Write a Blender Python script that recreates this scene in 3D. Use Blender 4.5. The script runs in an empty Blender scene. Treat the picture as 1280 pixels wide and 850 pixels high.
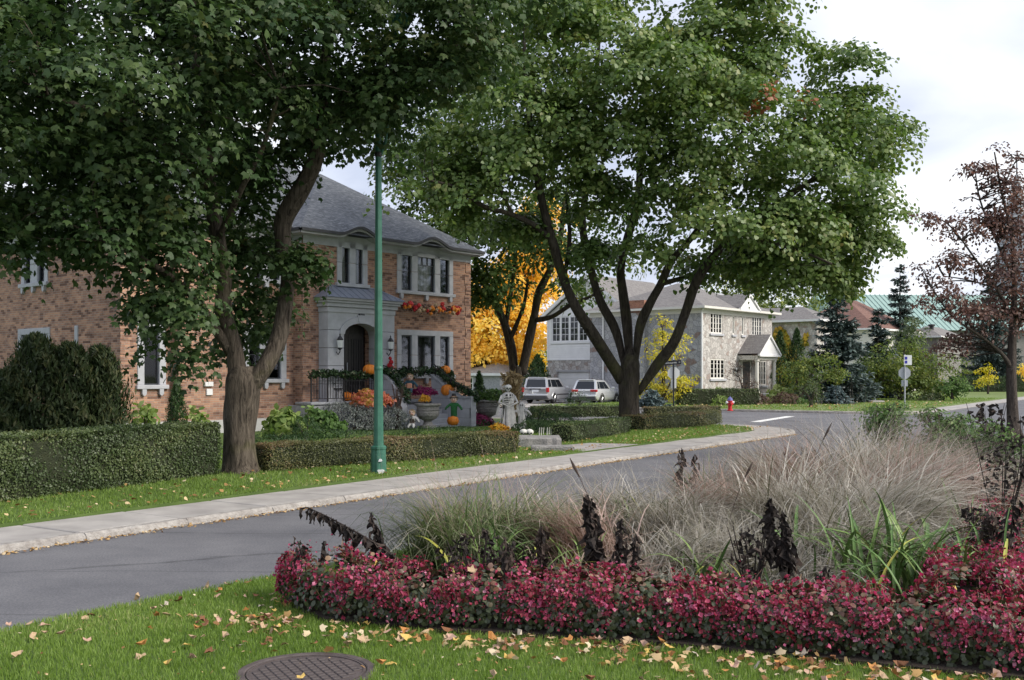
import bpy, bmesh, math, random
import numpy as np
from mathutils import Vector, Matrix
scene = bpy.context.scene
COL = scene.collection
rng = np.random.default_rng(7)
random.seed(7)
R = math.radians

# ---------------------------------------------------------------- camera
FPX, HZ, CH = 1300.0, 468.0, 2.0          # focal length in photo pixels, horizon row, eye height
cam_d = bpy.data.cameras.new('camera'); cam = bpy.data.objects.new('camera', cam_d); COL.objects.link(cam)
cam.location = (0, 0, CH); cam.rotation_euler = (R(90), 0, 0)
cam_d.sensor_width = 36; cam_d.lens = FPX / 1280 * 36
cam_d.shift_y = (HZ - 425) / 1280
cam_d.clip_end = 6000; cam_d.clip_start = 0.05
scene.camera = cam

# ---------------------------------------------------------------- sky and sun
SUN_AZ = Vector((0.93, -0.36)); SUN_EL = R(38)
w = bpy.data.worlds.new('World'); scene.world = w; w.use_nodes = True
nt = w.node_tree; nt.nodes.clear()
def wn(t): return nt.nodes.new(t)
out = wn('ShaderNodeOutputWorld'); bg = wn('ShaderNodeBackground')
sky = wn('ShaderNodeTexSky'); sky.sky_type = 'NISHITA'; sky.sun_disc = False
sky.sun_elevation = SUN_EL; sky.sun_rotation = math.atan2(SUN_AZ.x, SUN_AZ.y)
sky.dust_density = 2.0
tc = wn('ShaderNodeTexCoord'); sep = wn('ShaderNodeSeparateXYZ')
nt.links.new(tc.outputs['Generated'], sep.inputs[0])
mz = wn('ShaderNodeMath'); mz.operation = 'MAXIMUM'; mz.inputs[1].default_value = 0.0
nt.links.new(sep.outputs['Z'], mz.inputs[0])
az = wn('ShaderNodeMath'); az.operation = 'ADD'; az.inputs[1].default_value = 0.22
nt.links.new(mz.outputs[0], az.inputs[0])
dv = wn('ShaderNodeVectorMath'); dv.operation = 'DIVIDE'
cmb = wn('ShaderNodeCombineXYZ')
for i in range(3): nt.links.new(az.outputs[0], cmb.inputs[i])
nt.links.new(tc.outputs['Generated'], dv.inputs[0]); nt.links.new(cmb.outputs[0], dv.inputs[1])
n1 = wn('ShaderNodeTexNoise'); n1.inputs['Scale'].default_value = 1.25; n1.inputs['Detail'].default_value = 6
n1.inputs['Roughness'].default_value = 0.5; n1.inputs['Distortion'].default_value = 0.35
nt.links.new(dv.outputs[0], n1.inputs['Vector'])
rp = wn('ShaderNodeValToRGB')
rp.color_ramp.elements[0].position = 0.40; rp.color_ramp.elements[0].color = (0.325, 0.35, 0.43, 1)
rp.color_ramp.elements[1].position = 0.66; rp.color_ramp.elements[1].color = (0.60, 0.605, 0.62, 1)
e = rp.color_ramp.elements.new(0.51); e.color = (0.44, 0.46, 0.525, 1)
nt.links.new(n1.outputs['Fac'], rp.inputs[0])
sc_ = wn('ShaderNodeVectorMath'); sc_.operation = 'SCALE'; sc_.inputs['Scale'].default_value = 0.08
nt.links.new(sky.outputs[0], sc_.inputs[0])
mixc = wn('ShaderNodeMix'); mixc.data_type = 'RGBA'; mixc.inputs[0].default_value = 0.86
nt.links.new(sc_.outputs[0], mixc.inputs[6]); nt.links.new(rp.outputs[0], mixc.inputs[7])
nt.links.new(mixc.outputs[2], bg.inputs[0]); bg.inputs[1].default_value = 1.0
nt.links.new(bg.outputs[0], out.inputs[0])
sd = bpy.data.lights.new('sun', 'SUN'); so = bpy.data.objects.new('sun', sd); COL.objects.link(so)
sd.energy = 2.0; sd.angle = R(24); sd.color = (1.0, 0.93, 0.82)
sv = Vector((SUN_AZ.x * math.cos(SUN_EL), SUN_AZ.y * math.cos(SUN_EL), math.sin(SUN_EL)))
so.rotation_euler = sv.to_track_quat('Z', 'Y').to_euler(); so.location = (20, -10, 30)
vs = scene.view_settings; vs.view_transform = 'Standard'; vs.look = 'None'; vs.gamma = 1; vs.use_curve_mapping = False
vs.exposure = 1.15
scene.cycles.max_bounces = 7; scene.cycles.diffuse_bounces = 4; scene.cycles.glossy_bounces = 3
scene.cycles.transmission_bounces = 4; scene.cycles.transparent_max_bounces = 8
scene.cycles.use_denoising = True

# ---------------------------------------------------------------- measured places
def P(px, py, Y):                       # photo pixel at depth Y
    return Vector(((px - 640) / FPX * Y, Y, CH - (py - HZ) / FPX * Y))
def G(px, py, z=0.12):                  # photo pixel on ground of height z
    return P(px, py, (CH - z) * FPX / (py - HZ))
SU = Vector((0.55, 0.835)).normalized(); SV = Vector((-SU.y, SU.x))    # along and across the street
def S(u, v, z=0.0): q = SU * u + SV * v; return Vector((q.x, q.y, z))

# ---------------------------------------------------------------- materials
MATS = {}
def _n(nt, t, **kw):
    n = nt.nodes.new(t)
    for k, v in kw.items(): n.inputs[k].default_value = v
    return n
def newmat(name):
    m = bpy.data.materials.new(name); m.use_nodes = True; MATS[name] = m
    return m, m.node_tree, m.node_tree.nodes['Principled BSDF']
def ramp(nt, stops):
    r = nt.nodes.new('ShaderNodeValToRGB'); el = r.color_ramp.elements
    el[0].position, el[0].color = stops[0][0], (*stops[0][1], 1)
    el[1].position, el[1].color = stops[-1][0], (*stops[-1][1], 1)
    for p, c in stops[1:-1]:
        e = el.new(p); e.color = (*c, 1)
    return r
def rough(name, c0, c1, scale=4, r=0.8, bump=0.3, bscale=None, dist=0.01, spec=0.3, coord='Object', detail=6, metal=0.0):
    m, nt, b = newmat(name)
    tc = nt.nodes.new('ShaderNodeTexCoord')
    a = _n(nt, 'ShaderNodeTexNoise', Scale=scale, Detail=detail, Roughness=0.6)
    nt.links.new(tc.outputs[coord], a.inputs['Vector'])
    rr = ramp(nt, [(0.3, c0), (0.7, c1)]); nt.links.new(a.outputs['Fac'], rr.inputs[0])
    nt.links.new(rr.outputs[0], b.inputs['Base Color'])
    b.inputs['Roughness'].default_value = r; b.inputs['Specular IOR Level'].default_value = spec
    b.inputs['Metallic'].default_value = metal
    if bump:
        n2 = _n(nt, 'ShaderNodeTexNoise', Scale=bscale or scale * 6, Detail=5)
        nt.links.new(tc.outputs[coord], n2.inputs['Vector'])
        bp = _n(nt, 'ShaderNodeBump', Strength=bump, Distance=dist)
        nt.links.new(n2.outputs['Fac'], bp.inputs['Height']); nt.links.new(bp.outputs[0], b.inputs['Normal'])
    return m
def leafmat(name, stops, trans=0.3, r=0.55, spec=0.3):
    m, nt, b = newmat(name)
    at = nt.nodes.new('ShaderNodeAttribute'); at.attribute_name = 'var'
    rr = ramp(nt, stops); nt.links.new(at.outputs['Fac'], rr.inputs[0])
    nt.links.new(rr.outputs[0], b.inputs['Base Color'])
    b.inputs['Roughness'].default_value = r; b.inputs['Specular IOR Level'].default_value = spec
    tr = nt.nodes.new('ShaderNodeBsdfTranslucent')
    hs = nt.nodes.new('ShaderNodeHueSaturation'); hs.inputs['Saturation'].default_value = 1.15; hs.inputs['Value'].default_value = 1.3
    nt.links.new(rr.outputs[0], hs.inputs['Color']); nt.links.new(hs.outputs[0], tr.inputs['Color'])
    mx = nt.nodes.new('ShaderNodeMixShader'); mx.inputs[0].default_value = trans
    o = nt.nodes['Material Output']
    nt.links.new(b.outputs[0], mx.inputs[1]); nt.links.new(tr.outputs[0], mx.inputs[2]); nt.links.new(mx.outputs[0], o.inputs[0])
    return m
def plain(name, c, r=0.5, metal=0.0, spec=0.5, coat=0.0):
    m, nt, b = newmat(name)
    b.inputs['Base Color'].default_value = (*c, 1); b.inputs['Roughness'].default_value = r
    b.inputs['Metallic'].default_value = metal; b.inputs['Specular IOR Level'].default_value = spec
    b.inputs['Coat Weight'].default_value = coat
    return m
def brickmat(name, c1, c2, mortar, dark, bw=0.23, rh=0.075):
    m, nt, b = newmat(name)
    uv = nt.nodes.new('ShaderNodeUVMap')
    br = _n(nt, 'ShaderNodeTexBrick', Scale=1.0)
    br.inputs['Color1'].default_value = (*c1, 1); br.inputs['Color2'].default_value = (*c2, 1); br.inputs['Mortar'].default_value = (*mortar, 1)
    br.inputs['Mortar Size'].default_value = 0.007; br.inputs['Brick Width'].default_value = bw; br.inputs['Row Height'].default_value = rh
    br.inputs['Bias'].default_value = -0.15
    nt.links.new(uv.outputs[0], br.inputs['Vector'])
    # second, coarser set of single bricks fired darker
    mp = nt.nodes.new('ShaderNodeMapping'); mp.inputs['Scale'].default_value = (1 / bw, 1 / rh, 1)
    nt.links.new(uv.outputs[0], mp.inputs['Vector'])
    sx = nt.nodes.new('ShaderNodeSeparateXYZ'); nt.links.new(mp.outputs[0], sx.inputs[0])
    fl = nt.nodes.new('ShaderNodeMath'); fl.operation = 'FLOOR'; nt.links.new(sx.outputs['Y'], fl.inputs[0])
    md = nt.nodes.new('ShaderNodeMath'); md.operation = 'MODULO'; md.inputs[1].default_value = 2; nt.links.new(fl.outputs[0], md.inputs[0])
    hf = nt.nodes.new('ShaderNodeMath'); hf.operation = 'MULTIPLY_ADD'; hf.inputs[1].default_value = 0.5
    nt.links.new(md.outputs[0], hf.inputs[0]); nt.links.new(sx.outputs['X'], hf.inputs[2])
    fx = nt.nodes.new('ShaderNodeMath'); fx.operation = 'FLOOR'; nt.links.new(hf.outputs[0], fx.inputs[0])
    cb = nt.nodes.new('ShaderNodeCombineXYZ'); nt.links.new(fx.outputs[0], cb.inputs[0]); nt.links.new(fl.outputs[0], cb.inputs[1])
    wh = nt.nodes.new('ShaderNodeTexWhiteNoise'); wh.noise_dimensions = '2D'; nt.links.new(cb.outputs[0], wh.inputs['Vector'])
    rr = ramp(nt, [(0.0, (1.25, 1.2, 1.12)), (0.45, (1.0, 1.0, 1.0)), (0.80, (0.85, 0.82, 0.8)), (0.90, dark)])
    rr.color_ramp.interpolation = 'CONSTANT'
    nt.links.new(wh.outputs['Value'], rr.inputs[0])
    mul = nt.nodes.new('ShaderNodeMix'); mul.data_type = 'RGBA'; mul.blend_type = 'MULTIPLY'; mul.inputs[0].default_value = 1
    nt.links.new(br.outputs['Color'], mul.inputs[6]); nt.links.new(rr.outputs[0], mul.inputs[7])
    ns = _n(nt, 'ShaderNodeTexNoise', Scale=0.7, Detail=5); nt.links.new(uv.outputs[0], ns.inputs['Vector'])
    r2 = ramp(nt, [(0.3, (0.82, 0.8, 0.8)), (0.7, (1.12, 1.1, 1.08))]); nt.links.new(ns.outputs['Fac'], r2.inputs[0])
    mu2 = nt.nodes.new('ShaderNodeMix'); mu2.data_type = 'RGBA'; mu2.blend_type = 'MULTIPLY'; mu2.inputs[0].default_value = 1
    nt.links.new(mul.outputs[2], mu2.inputs[6]); nt.links.new(r2.outputs[0], mu2.inputs[7])
    nt.links.new(mu2.outputs[2], b.inputs['Base Color'])
    b.inputs['Roughness'].default_value = 0.9; b.inputs['Specular IOR Level'].default_value = 0.2
    bp = _n(nt, 'ShaderNodeBump', Strength=0.8, Distance=0.012); bp.invert = True
    nt.links.new(br.outputs['Fac'], bp.inputs['Height']); nt.links.new(bp.outputs[0], b.inputs['Normal'])
    return m
def stonewall(name, cols, mortar, scale=3.0):
    m, nt, b = newmat(name)
    uv = nt.nodes.new('ShaderNodeUVMap')
    nz = _n(nt, 'ShaderNodeTexNoise', Scale=2.5, Detail=2); nt.links.new(uv.outputs[0], nz.inputs['Vector'])
    mxv = nt.nodes.new('ShaderNodeMix'); mxv.data_type = 'VECTOR'; mxv.inputs[0].default_value = 0.06
    nt.links.new(uv.outputs[0], mxv.inputs[4]); nt.links.new(nz.outputs['Color'], mxv.inputs[5])
    v1 = _n(nt, 'ShaderNodeTexVoronoi', Scale=scale); v1.voronoi_dimensions = '2D'
    v2 = _n(nt, 'ShaderNodeTexVoronoi', Scale=scale); v2.voronoi_dimensions = '2D'; v2.feature = 'DISTANCE_TO_EDGE'
    nt.links.new(mxv.outputs[1], v1.inputs['Vector']); nt.links.new(mxv.outputs[1], v2.inputs['Vector'])
    sx = nt.nodes.new('ShaderNodeSeparateColor'); nt.links.new(v1.outputs['Color'], sx.inputs[0])
    k = len(cols); rr = ramp(nt, [(i / k, c) for i, c in enumerate(cols)]); rr.color_ramp.interpolation = 'CONSTANT'
    nt.links.new(sx.outputs[0], rr.inputs[0])
    ns = _n(nt, 'ShaderNodeTexNoise', Scale=9, Detail=6); nt.links.new(uv.outputs[0], ns.inputs['Vector'])
    r2 = ramp(nt, [(0.3, (0.75, 0.75, 0.75)), (0.7, (1.2, 1.2, 1.2))]); nt.links.new(ns.outputs['Fac'], r2.inputs[0])
    mul = nt.nodes.new('ShaderNodeMix'); mul.data_type = 'RGBA'; mul.blend_type = 'MULTIPLY'; mul.inputs[0].default_value = 1
    nt.links.new(rr.outputs[0], mul.inputs[6]); nt.links.new(r2.outputs[0], mul.inputs[7])
    st = nt.nodes.new('ShaderNodeMath'); st.operation = 'LESS_THAN'; st.inputs[1].default_value = 0.045
    nt.links.new(v2.outputs['Distance'], st.inputs[0])
    mx = nt.nodes.new('ShaderNodeMix'); mx.data_type = 'RGBA'; mx.inputs[7].default_value = (*mortar, 1)
    nt.links.new(st.outputs[0], mx.inputs[0]); nt.links.new(mul.outputs[2], mx.inputs[6])
    nt.links.new(mx.outputs[2], b.inputs['Base Color']); b.inputs['Roughness'].default_value = 0.9
    b.inputs['Specular IOR Level'].default_value = 0.2
    bp = _n(nt, 'ShaderNodeBump', Strength=0.7, Distance=0.03)
    mm = nt.nodes.new('ShaderNodeMath'); mm.operation = 'MINIMUM'; mm.inputs[1].default_value = 0.12
    nt.links.new(v2.outputs['Distance'], mm.inputs[0]); nt.links.new(mm.outputs[0], bp.inputs['Height'])
    nt.links.new(bp.outputs[0], b.inputs['Normal'])
    return m
def shinglemat(name, c0, c1, c2, bw=0.3, rh=0.14):
    m, nt, b = newmat(name)
    uv = nt.nodes.new('ShaderNodeUVMap')
    br = _n(nt, 'ShaderNodeTexBrick', Scale=1.0)
    br.inputs['Color1'].default_value = (*c0, 1); br.inputs['Color2'].default_value = (*c1, 1)
    br.inputs['Mortar'].default_value = (c0[0] * .45, c0[1] * .45, c0[2] * .45, 1)
    br.inputs['Mortar Size'].default_value = 0.006; br.inputs['Brick Width'].default_value = bw; br.inputs['Row Height'].default_value = rh
    nt.links.new(uv.outputs[0], br.inputs['Vector'])
    mp = nt.nodes.new('ShaderNodeMapping'); mp.inputs['Scale'].default_value = (1.3, 3.2, 1)
    nt.links.new(uv.outputs[0], mp.inputs['Vector'])
    ns = _n(nt, 'ShaderNodeTexNoise', Scale=3.2, Detail=3, Roughness=0.6); nt.links.new(mp.outputs[0], ns.inputs['Vector'])
    rr = ramp(nt, [(0.50, (0, 0, 0)), (0.64, (1, 1, 1))]); nt.links.new(ns.outputs['Fac'], rr.inputs[0])
    mx = nt.nodes.new('ShaderNodeMix'); mx.data_type = 'RGBA'; mx.inputs[7].default_value = (*c2, 1)
    ml = nt.nodes.new('ShaderNodeMath'); ml.operation = 'MULTIPLY'; ml.inputs[1].default_value = 0.6
    nt.links.new(rr.outputs[0], ml.inputs[0]); nt.links.new(ml.outputs[0], mx.inputs[0])
    nt.links.new(br.outputs['Color'], mx.inputs[6]); nt.links.new(mx.outputs[2], b.inputs['Base Color'])
    b.inputs['Roughness'].default_value = 0.85; b.inputs['Specular IOR Level'].default_value = 0.25
    bp = _n(nt, 'ShaderNodeBump', Strength=0.6, Distance=0.012); bp.invert = True
    nt.links.new(br.outputs['Fac'], bp.inputs['Height']); nt.links.new(bp.outputs[0], b.inputs['Normal'])
    return m
def barkmat(name, c0, c1, moss=0.3, scale=1.0):
    m, nt, b = newmat(name)
    tc = nt.nodes.new('ShaderNodeTexCoord')
    mp = nt.nodes.new('ShaderNodeMapping'); mp.inputs['Scale'].default_value = (14 * scale, 14 * scale, 2.2 * scale)
    nt.links.new(tc.outputs['Object'], mp.inputs['Vector'])
    a = _n(nt, 'ShaderNodeTexNoise', Scale=1.0, Detail=8, Roughness=0.65, Distortion=0.6); nt.links.new(mp.outputs[0], a.inputs['Vector'])
    rr = ramp(nt, [(0.32, c0), (0.68, c1)]); nt.links.new(a.outputs['Fac'], rr.inputs[0])
    g = _n(nt, 'ShaderNodeTexNoise', Scale=1.3, Detail=5); nt.links.new(tc.outputs['Object'], g.inputs['Vector'])
    gr = ramp(nt, [(0.54, (0, 0, 0)), (0.70, (moss, moss, moss))]); nt.links.new(g.outputs['Fac'], gr.inputs[0])
    mx = nt.nodes.new('ShaderNodeMix'); mx.data_type = 'RGBA'; mx.inputs[7].default_value = (0.10, 0.105, 0.03, 1)
    nt.links.new(gr.outputs[0], mx.inputs[0]); nt.links.new(rr.outputs[0], mx.inputs[6]); nt.links.new(mx.outputs[2], b.inputs['Base Color'])
    b.inputs['Roughness'].default_value = 0.95; b.inputs['Specular IOR Level'].default_value = 0.15
    bp = _n(nt, 'ShaderNodeBump', Strength=1.0, Distance=0.05); nt.links.new(a.outputs['Fac'], bp.inputs['Height']); nt.links.new(bp.outputs[0], b.inputs['Normal'])
    return m
def glassmat(name, tint=(0.5, 0.55, 0.6), refl=0.10):
    m, nt, b = newmat(name)
    nt.nodes.remove(b); o = nt.nodes['Material Output']
    t = nt.nodes.new('ShaderNodeBsdfTransparent'); t.inputs[0].default_value = (*tint, 1)
    g = nt.nodes.new('ShaderNodeBsdfGlossy'); g.inputs['Roughness'].default_value = 0.03; g.inputs[0].default_value = (0.9, 0.93, 1, 1)
    f = nt.nodes.new('ShaderNodeFresnel'); f.inputs[0].default_value = 1.35
    ad = nt.nodes.new('ShaderNodeMath'); ad.operation = 'ADD'; ad.inputs[1].default_value = refl
    nt.links.new(f.outputs[0], ad.inputs[0])
    mx = nt.nodes.new('ShaderNodeMixShader'); nt.links.new(ad.outputs[0], mx.inputs[0])
    nt.links.new(t.outputs[0], mx.inputs[1]); nt.links.new(g.outputs[0], mx.inputs[2]); nt.links.new(mx.outputs[0], o.inputs[0])
    return m
def asphaltmat(name):
    m, nt, b = newmat(name)
    tc = nt.nodes.new('ShaderNodeTexCoord')
    a = _n(nt, 'ShaderNodeTexNoise', Scale=0.55, Detail=9, Roughness=0.68); nt.links.new(tc.outputs['Object'], a.inputs['Vector'])
    r1 = ramp(nt, [(0.32, (0.085, 0.087, 0.099)), (0.68, (0.150, 0.151, 0.163))]); nt.links.new(a.outputs['Fac'], r1.inputs[0])
    f = _n(nt, 'ShaderNodeTexNoise', Scale=42, Detail=6, Roughness=0.9); nt.links.new(tc.outputs['Object'], f.inputs['Vector'])
    r2 = ramp(nt, [(0.32, (0.45, 0.45, 0.46)), (0.68, (1.7, 1.68, 1.64))]); nt.links.new(f.outputs['Fac'], r2.inputs[0])
    mu = nt.nodes.new('ShaderNodeMix'); mu.data_type = 'RGBA'; mu.blend_type = 'MULTIPLY'; mu.inputs[0].default_value = 1
    nt.links.new(r1.outputs[0], mu.inputs[6]); nt.links.new(r2.outputs[0], mu.inputs[7])
    # long faint seams and cracks along the lane
    mp = nt.nodes.new('ShaderNodeMapping'); mp.inputs['Rotation'].default_value = (0, 0, -math.atan2(SU.y, SU.x)); mp.inputs['Scale'].default_value = (0.13, 0.75, 1)
    nt.links.new(tc.outputs['Object'], mp.inputs['Vector'])
    v = _n(nt, 'ShaderNodeTexVoronoi', Scale=1.0); v.feature = 'DISTANCE_TO_EDGE'; v.voronoi_dimensions = '2D'
    nz = _n(nt, 'ShaderNodeTexNoise', Scale=3.0, Detail=4); nt.links.new(mp.outputs[0], nz.inputs['Vector'])
    mxv = nt.nodes.new('ShaderNodeMix'); mxv.data_type = 'VECTOR'; mxv.inputs[0].default_value = 0.22
    nt.links.new(mp.outputs[0], mxv.inputs[4]); nt.links.new(nz.outputs['Color'], mxv.inputs[5]); nt.links.new(mxv.outputs[1], v.inputs['Vector'])
    r3 = ramp(nt, [(0.0, (0.55, 0.55, 0.56)), (0.007, (0.8, 0.8, 0.8)), (0.014, (1, 1, 1))]); nt.links.new(v.outputs['Distance'], r3.inputs[0])
    m2 = nt.nodes.new('ShaderNodeMix'); m2.data_type = 'RGBA'; m2.blend_type = 'MULTIPLY'; m2.inputs[0].default_value = 1
    nt.links.new(mu.outputs[2], m2.inputs[6]); nt.links.new(r3.outputs[0], m2.inputs[7])
    nt.links.new(m2.outputs[2], b.inputs['Base Color']); b.inputs['Roughness'].default_value = 0.85; b.inputs['Specular IOR Level'].default_value = 0.3
    bp = _n(nt, 'ShaderNodeBump', Strength=0.4, Distance=0.006); nt.links.new(f.outputs['Fac'], bp.inputs['Height']); nt.links.new(bp.outputs[0], b.inputs['Normal'])
    return m
M = MATS
asphaltmat('asphalt')
rough('concrete', (0.26, 0.245, 0.235), (0.40, 0.38, 0.36), scale=1.7, bump=0.35, bscale=60, dist=0.006)
rough('kerb_concrete', (0.22, 0.20, 0.185), (0.42, 0.40, 0.375), scale=9, bump=0.9, bscale=35, dist=0.03)
rough('grass_ground', (0.055, 0.095, 0.02), (0.090, 0.14, 0.032), scale=3, bump=0.5, bscale=80, dist=0.02)
rough('far_grass', (0.105, 0.155, 0.042), (0.165, 0.205, 0.065), scale=0.8, bump=0.6, bscale=30, dist=0.03)
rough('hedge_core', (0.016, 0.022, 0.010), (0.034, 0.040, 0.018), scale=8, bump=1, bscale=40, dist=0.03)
rough('soil', (0.018, 0.013, 0.010), (0.045, 0.034, 0.026), scale=8, bump=1, bscale=40, dist=0.03)
rough('limestone', (0.36, 0.37, 0.40), (0.47, 0.48, 0.52), scale=3, bump=0.25, bscale=40, dist=0.006)
rough('limestone_dark', (0.23, 0.24, 0.26), (0.40, 0.41, 0.44), scale=7, bump=0.5, bscale=30, dist=0.01)
rough('granite', (0.17, 0.165, 0.16), (0.31, 0.30, 0.29), scale=5, bump=0.9, bscale=24, dist=0.03)
rough('hall_stone', (0.16, 0.155, 0.15), (0.25, 0.24, 0.23), scale=0.8, bump=0.3)
rough('foundation', (0.42, 0.42, 0.42), (0.52, 0.52, 0.52), scale=3, bump=0.2)
brickmat('brick', (0.37, 0.225, 0.165), (0.255, 0.15, 0.115), (0.36, 0.31, 0.275), (0.52, 0.49, 0.50))
brickmat('brick_far', (0.33, 0.15, 0.10), (0.26, 0.12, 0.09), (0.4, 0.35, 0.3), (0.5, 0.5, 0.5))
shinglemat('slate_shingle', (0.095, 0.103, 0.118), (0.14, 0.15, 0.168), (0.25, 0.268, 0.292))
shinglemat('grey_shingle', (0.16, 0.15, 0.15), (0.21, 0.20, 0.195), (0.25, 0.24, 0.23), 0.3, 0.15)
shinglemat('brown_shingle', (0.15, 0.085, 0.07), (0.20, 0.11, 0.09), (0.22, 0.14, 0.12), 0.3, 0.15)
stonewall('field_stone', [(0.46, 0.44, 0.425), (0.39, 0.37, 0.355), (0.53, 0.51, 0.49), (0.43, 0.405, 0.385), (0.37, 0.335, 0.315), (0.49, 0.465, 0.445), (0.41, 0.39, 0.375), (0.50, 0.48, 0.46), (0.33, 0.275, 0.25)], (0.24, 0.23, 0.22), 3.6)
stonewall('field_stone_shaded', [(0.35, 0.35, 0.37), (0.30, 0.30, 0.32), (0.41, 0.41, 0.43), (0.33, 0.33, 0.34), (0.37, 0.365, 0.37), (0.32, 0.32, 0.34), (0.38, 0.38, 0.40), (0.34, 0.34, 0.35), (0.36, 0.36, 0.38), (0.31, 0.31, 0.32), (0.24, 0.18, 0.16)], (0.22, 0.22, 0.23), 2.9)  # greyer, darker copy of the front stone; the side wall's shade is in the colour
rough('white_paint', (0.70, 0.70, 0.71), (0.78, 0.78, 0.79), scale=2, bump=0.05, r=0.5)
rough('cream_paint', (0.62, 0.60, 0.56), (0.70, 0.68, 0.64), scale=2, bump=0.05, r=0.55)
rough('black_iron', (0.012, 0.012, 0.014), (0.022, 0.022, 0.025), scale=10, bump=0.2, r=0.45, spec=0.5)
rough('dark_frame', (0.030, 0.034, 0.042), (0.042, 0.046, 0.055), scale=6, bump=0.05, r=0.4, spec=0.5)
rough('dark_wood', (0.022, 0.021, 0.022), (0.045, 0.042, 0.042), scale=8, bump=0.3, r=0.4, spec=0.5)
rough('metal_roof', (0.23, 0.26, 0.33), (0.30, 0.33, 0.40), scale=1.5, bump=0.05, r=0.38, metal=0.35, spec=0.5)
rough('green_metal', (0.235, 0.355, 0.325), (0.285, 0.405, 0.37), scale=0.4, bump=0.05, r=0.5)
rough('gutter', (0.045, 0.045, 0.05), (0.07, 0.07, 0.075), scale=3, bump=0.05, r=0.5)
rough('fascia_grey', (0.34, 0.34, 0.36), (0.42, 0.42, 0.44), scale=3, bump=0.1, r=0.6)
rough('curtain', (0.60, 0.58, 0.50), (0.75, 0.73, 0.66), scale=6, bump=0.2, r=0.9)
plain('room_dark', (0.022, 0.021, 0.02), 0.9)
plain('mortar_dark', (0.16, 0.16, 0.17), 0.95)
glassmat('glass', (0.78, 0.80, 0.82), 0.0); glassmat('car_glass', (0.10, 0.12, 0.14), 0.03)
barkmat('maple_bark', (0.020, 0.016, 0.013), (0.15, 0.125, 0.10), 0.45, 1.25)
barkmat('maple_bark_dark', (0.020, 0.017, 0.014), (0.085, 0.072, 0.060), 0.35)
barkmat('thin_bark', (0.04, 0.032, 0.028), (0.12, 0.10, 0.09), 0.1, 3)
leafmat('maple_leaf', [(0, (0.022, 0.047, 0.018)), (0.5, (0.044, 0.082, 0.026)), (0.84, (0.088, 0.13, 0.042)), (0.96, (0.15, 0.15, 0.05)), (1, (0.24, 0.16, 0.05))], 0.28, 0.5, 0.3)
leafmat('maple_leaf_mid', [(0, (0.058, 0.110, 0.032)), (0.42, (0.110, 0.178, 0.047)), (0.75, (0.182, 0.242, 0.070)), (0.92, (0.25, 0.26, 0.09)), (0.975, (0.32, 0.21, 0.07)), (1, (0.30, 0.085, 0.05))], 0.33, 0.45, 0.45)
leafmat('maple_leaf_back', [(0, (0.040, 0.078, 0.02)), (0.5, (0.072, 0.125, 0.03)), (0.85, (0.135, 0.175, 0.042)), (1, (0.42, 0.26, 0.04))], 0.35)
leafmat('yellow_leaf', [(0, (0.74, 0.44, 0.09)), (0.4, (0.84, 0.60, 0.13)), (0.75, (0.88, 0.70, 0.18)), (1, (0.80, 0.72, 0.24))], 0.5)
leafmat('yellow_green_leaf', [(0, (0.22, 0.26, 0.04)), (0.4, (0.50, 0.46, 0.06)), (1, (0.78, 0.62, 0.09))], 0.4)
leafmat('lime_leaf', [(0, (0.10, 0.17, 0.04)), (0.6, (0.22, 0.30, 0.08)), (1, (0.45, 0.50, 0.22))], 0.35)
leafmat('crab_leaf', [(0, (0.075, 0.048, 0.048)), (0.4, (0.13, 0.076, 0.068)), (0.75, (0.21, 0.125, 0.098)), (0.9, (0.26, 0.10, 0.06)), (1, (0.16, 0.17, 0.09))], 0.3, 0.45)
leafmat('hedge_leaf', [(0, (0.045, 0.070, 0.028)), (0.5, (0.080, 0.115, 0.042)), (0.85, (0.13, 0.165, 0.065)), (1, (0.17, 0.14, 0.065))], 0.25, 0.45, 0.4)
leafmat('hedge_leaf_bronze', [(0, (0.052, 0.064, 0.026)), (0.45, (0.100, 0.115, 0.042)), (0.8, (0.16, 0.155, 0.06)), (1, (0.22, 0.14, 0.08))], 0.25, 0.45, 0.4)
leafmat('yew_leaf', [(0, (0.018, 0.042, 0.015)), (0.6, (0.042, 0.085, 0.026)), (1, (0.09, 0.14, 0.045))], 0.15, 0.5)
leafmat('cedar_leaf', [(0, (0.020, 0.036, 0.016)), (0.6, (0.050, 0.074, 0.028)), (1, (0.12, 0.12, 0.05))], 0.2, 0.6)
leafmat('spruce_needle', [(0, (0.030, 0.052, 0.044)), (0.6, (0.070, 0.105, 0.096)), (1, (0.17, 0.215, 0.21))], 0.1, 0.6)
leafmat('blue_spruce_needle', [(0, (0.06, 0.09, 0.09)), (0.6, (0.12, 0.17, 0.18)), (1, (0.24, 0.30, 0.31))], 0.1, 0.6)
leafmat('shrub_leaf', [(0, (0.06, 0.10, 0.026)), (0.5, (0.125, 0.175, 0.042)), (0.85, (0.26, 0.28, 0.065)), (1, (0.48, 0.42, 0.07))], 0.35)
leafmat('green_leaf', [(0, (0.05, 0.10, 0.03)), (0.6, (0.10, 0.18, 0.05)), (1, (0.22, 0.30, 0.10))], 0.35)
leafmat('silver_leaf', [(0, (0.10, 0.12, 0.11)), (0.6, (0.22, 0.24, 0.22)), (1, (0.38, 0.40, 0.38))], 0.2)
leafmat('brown_leaf', [(0, (0.06, 0.035, 0.028)), (0.6, (0.12, 0.075, 0.055)), (1, (0.20, 0.14, 0.09))], 0.2)
leafmat('coral_leaf', [(0, (0.55, 0.14, 0.08)), (0.4, (0.65, 0.24, 0.16)), (0.7, (0.55, 0.35, 0.08)), (1, (0.20, 0.20, 0.05))], 0.35)
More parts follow.
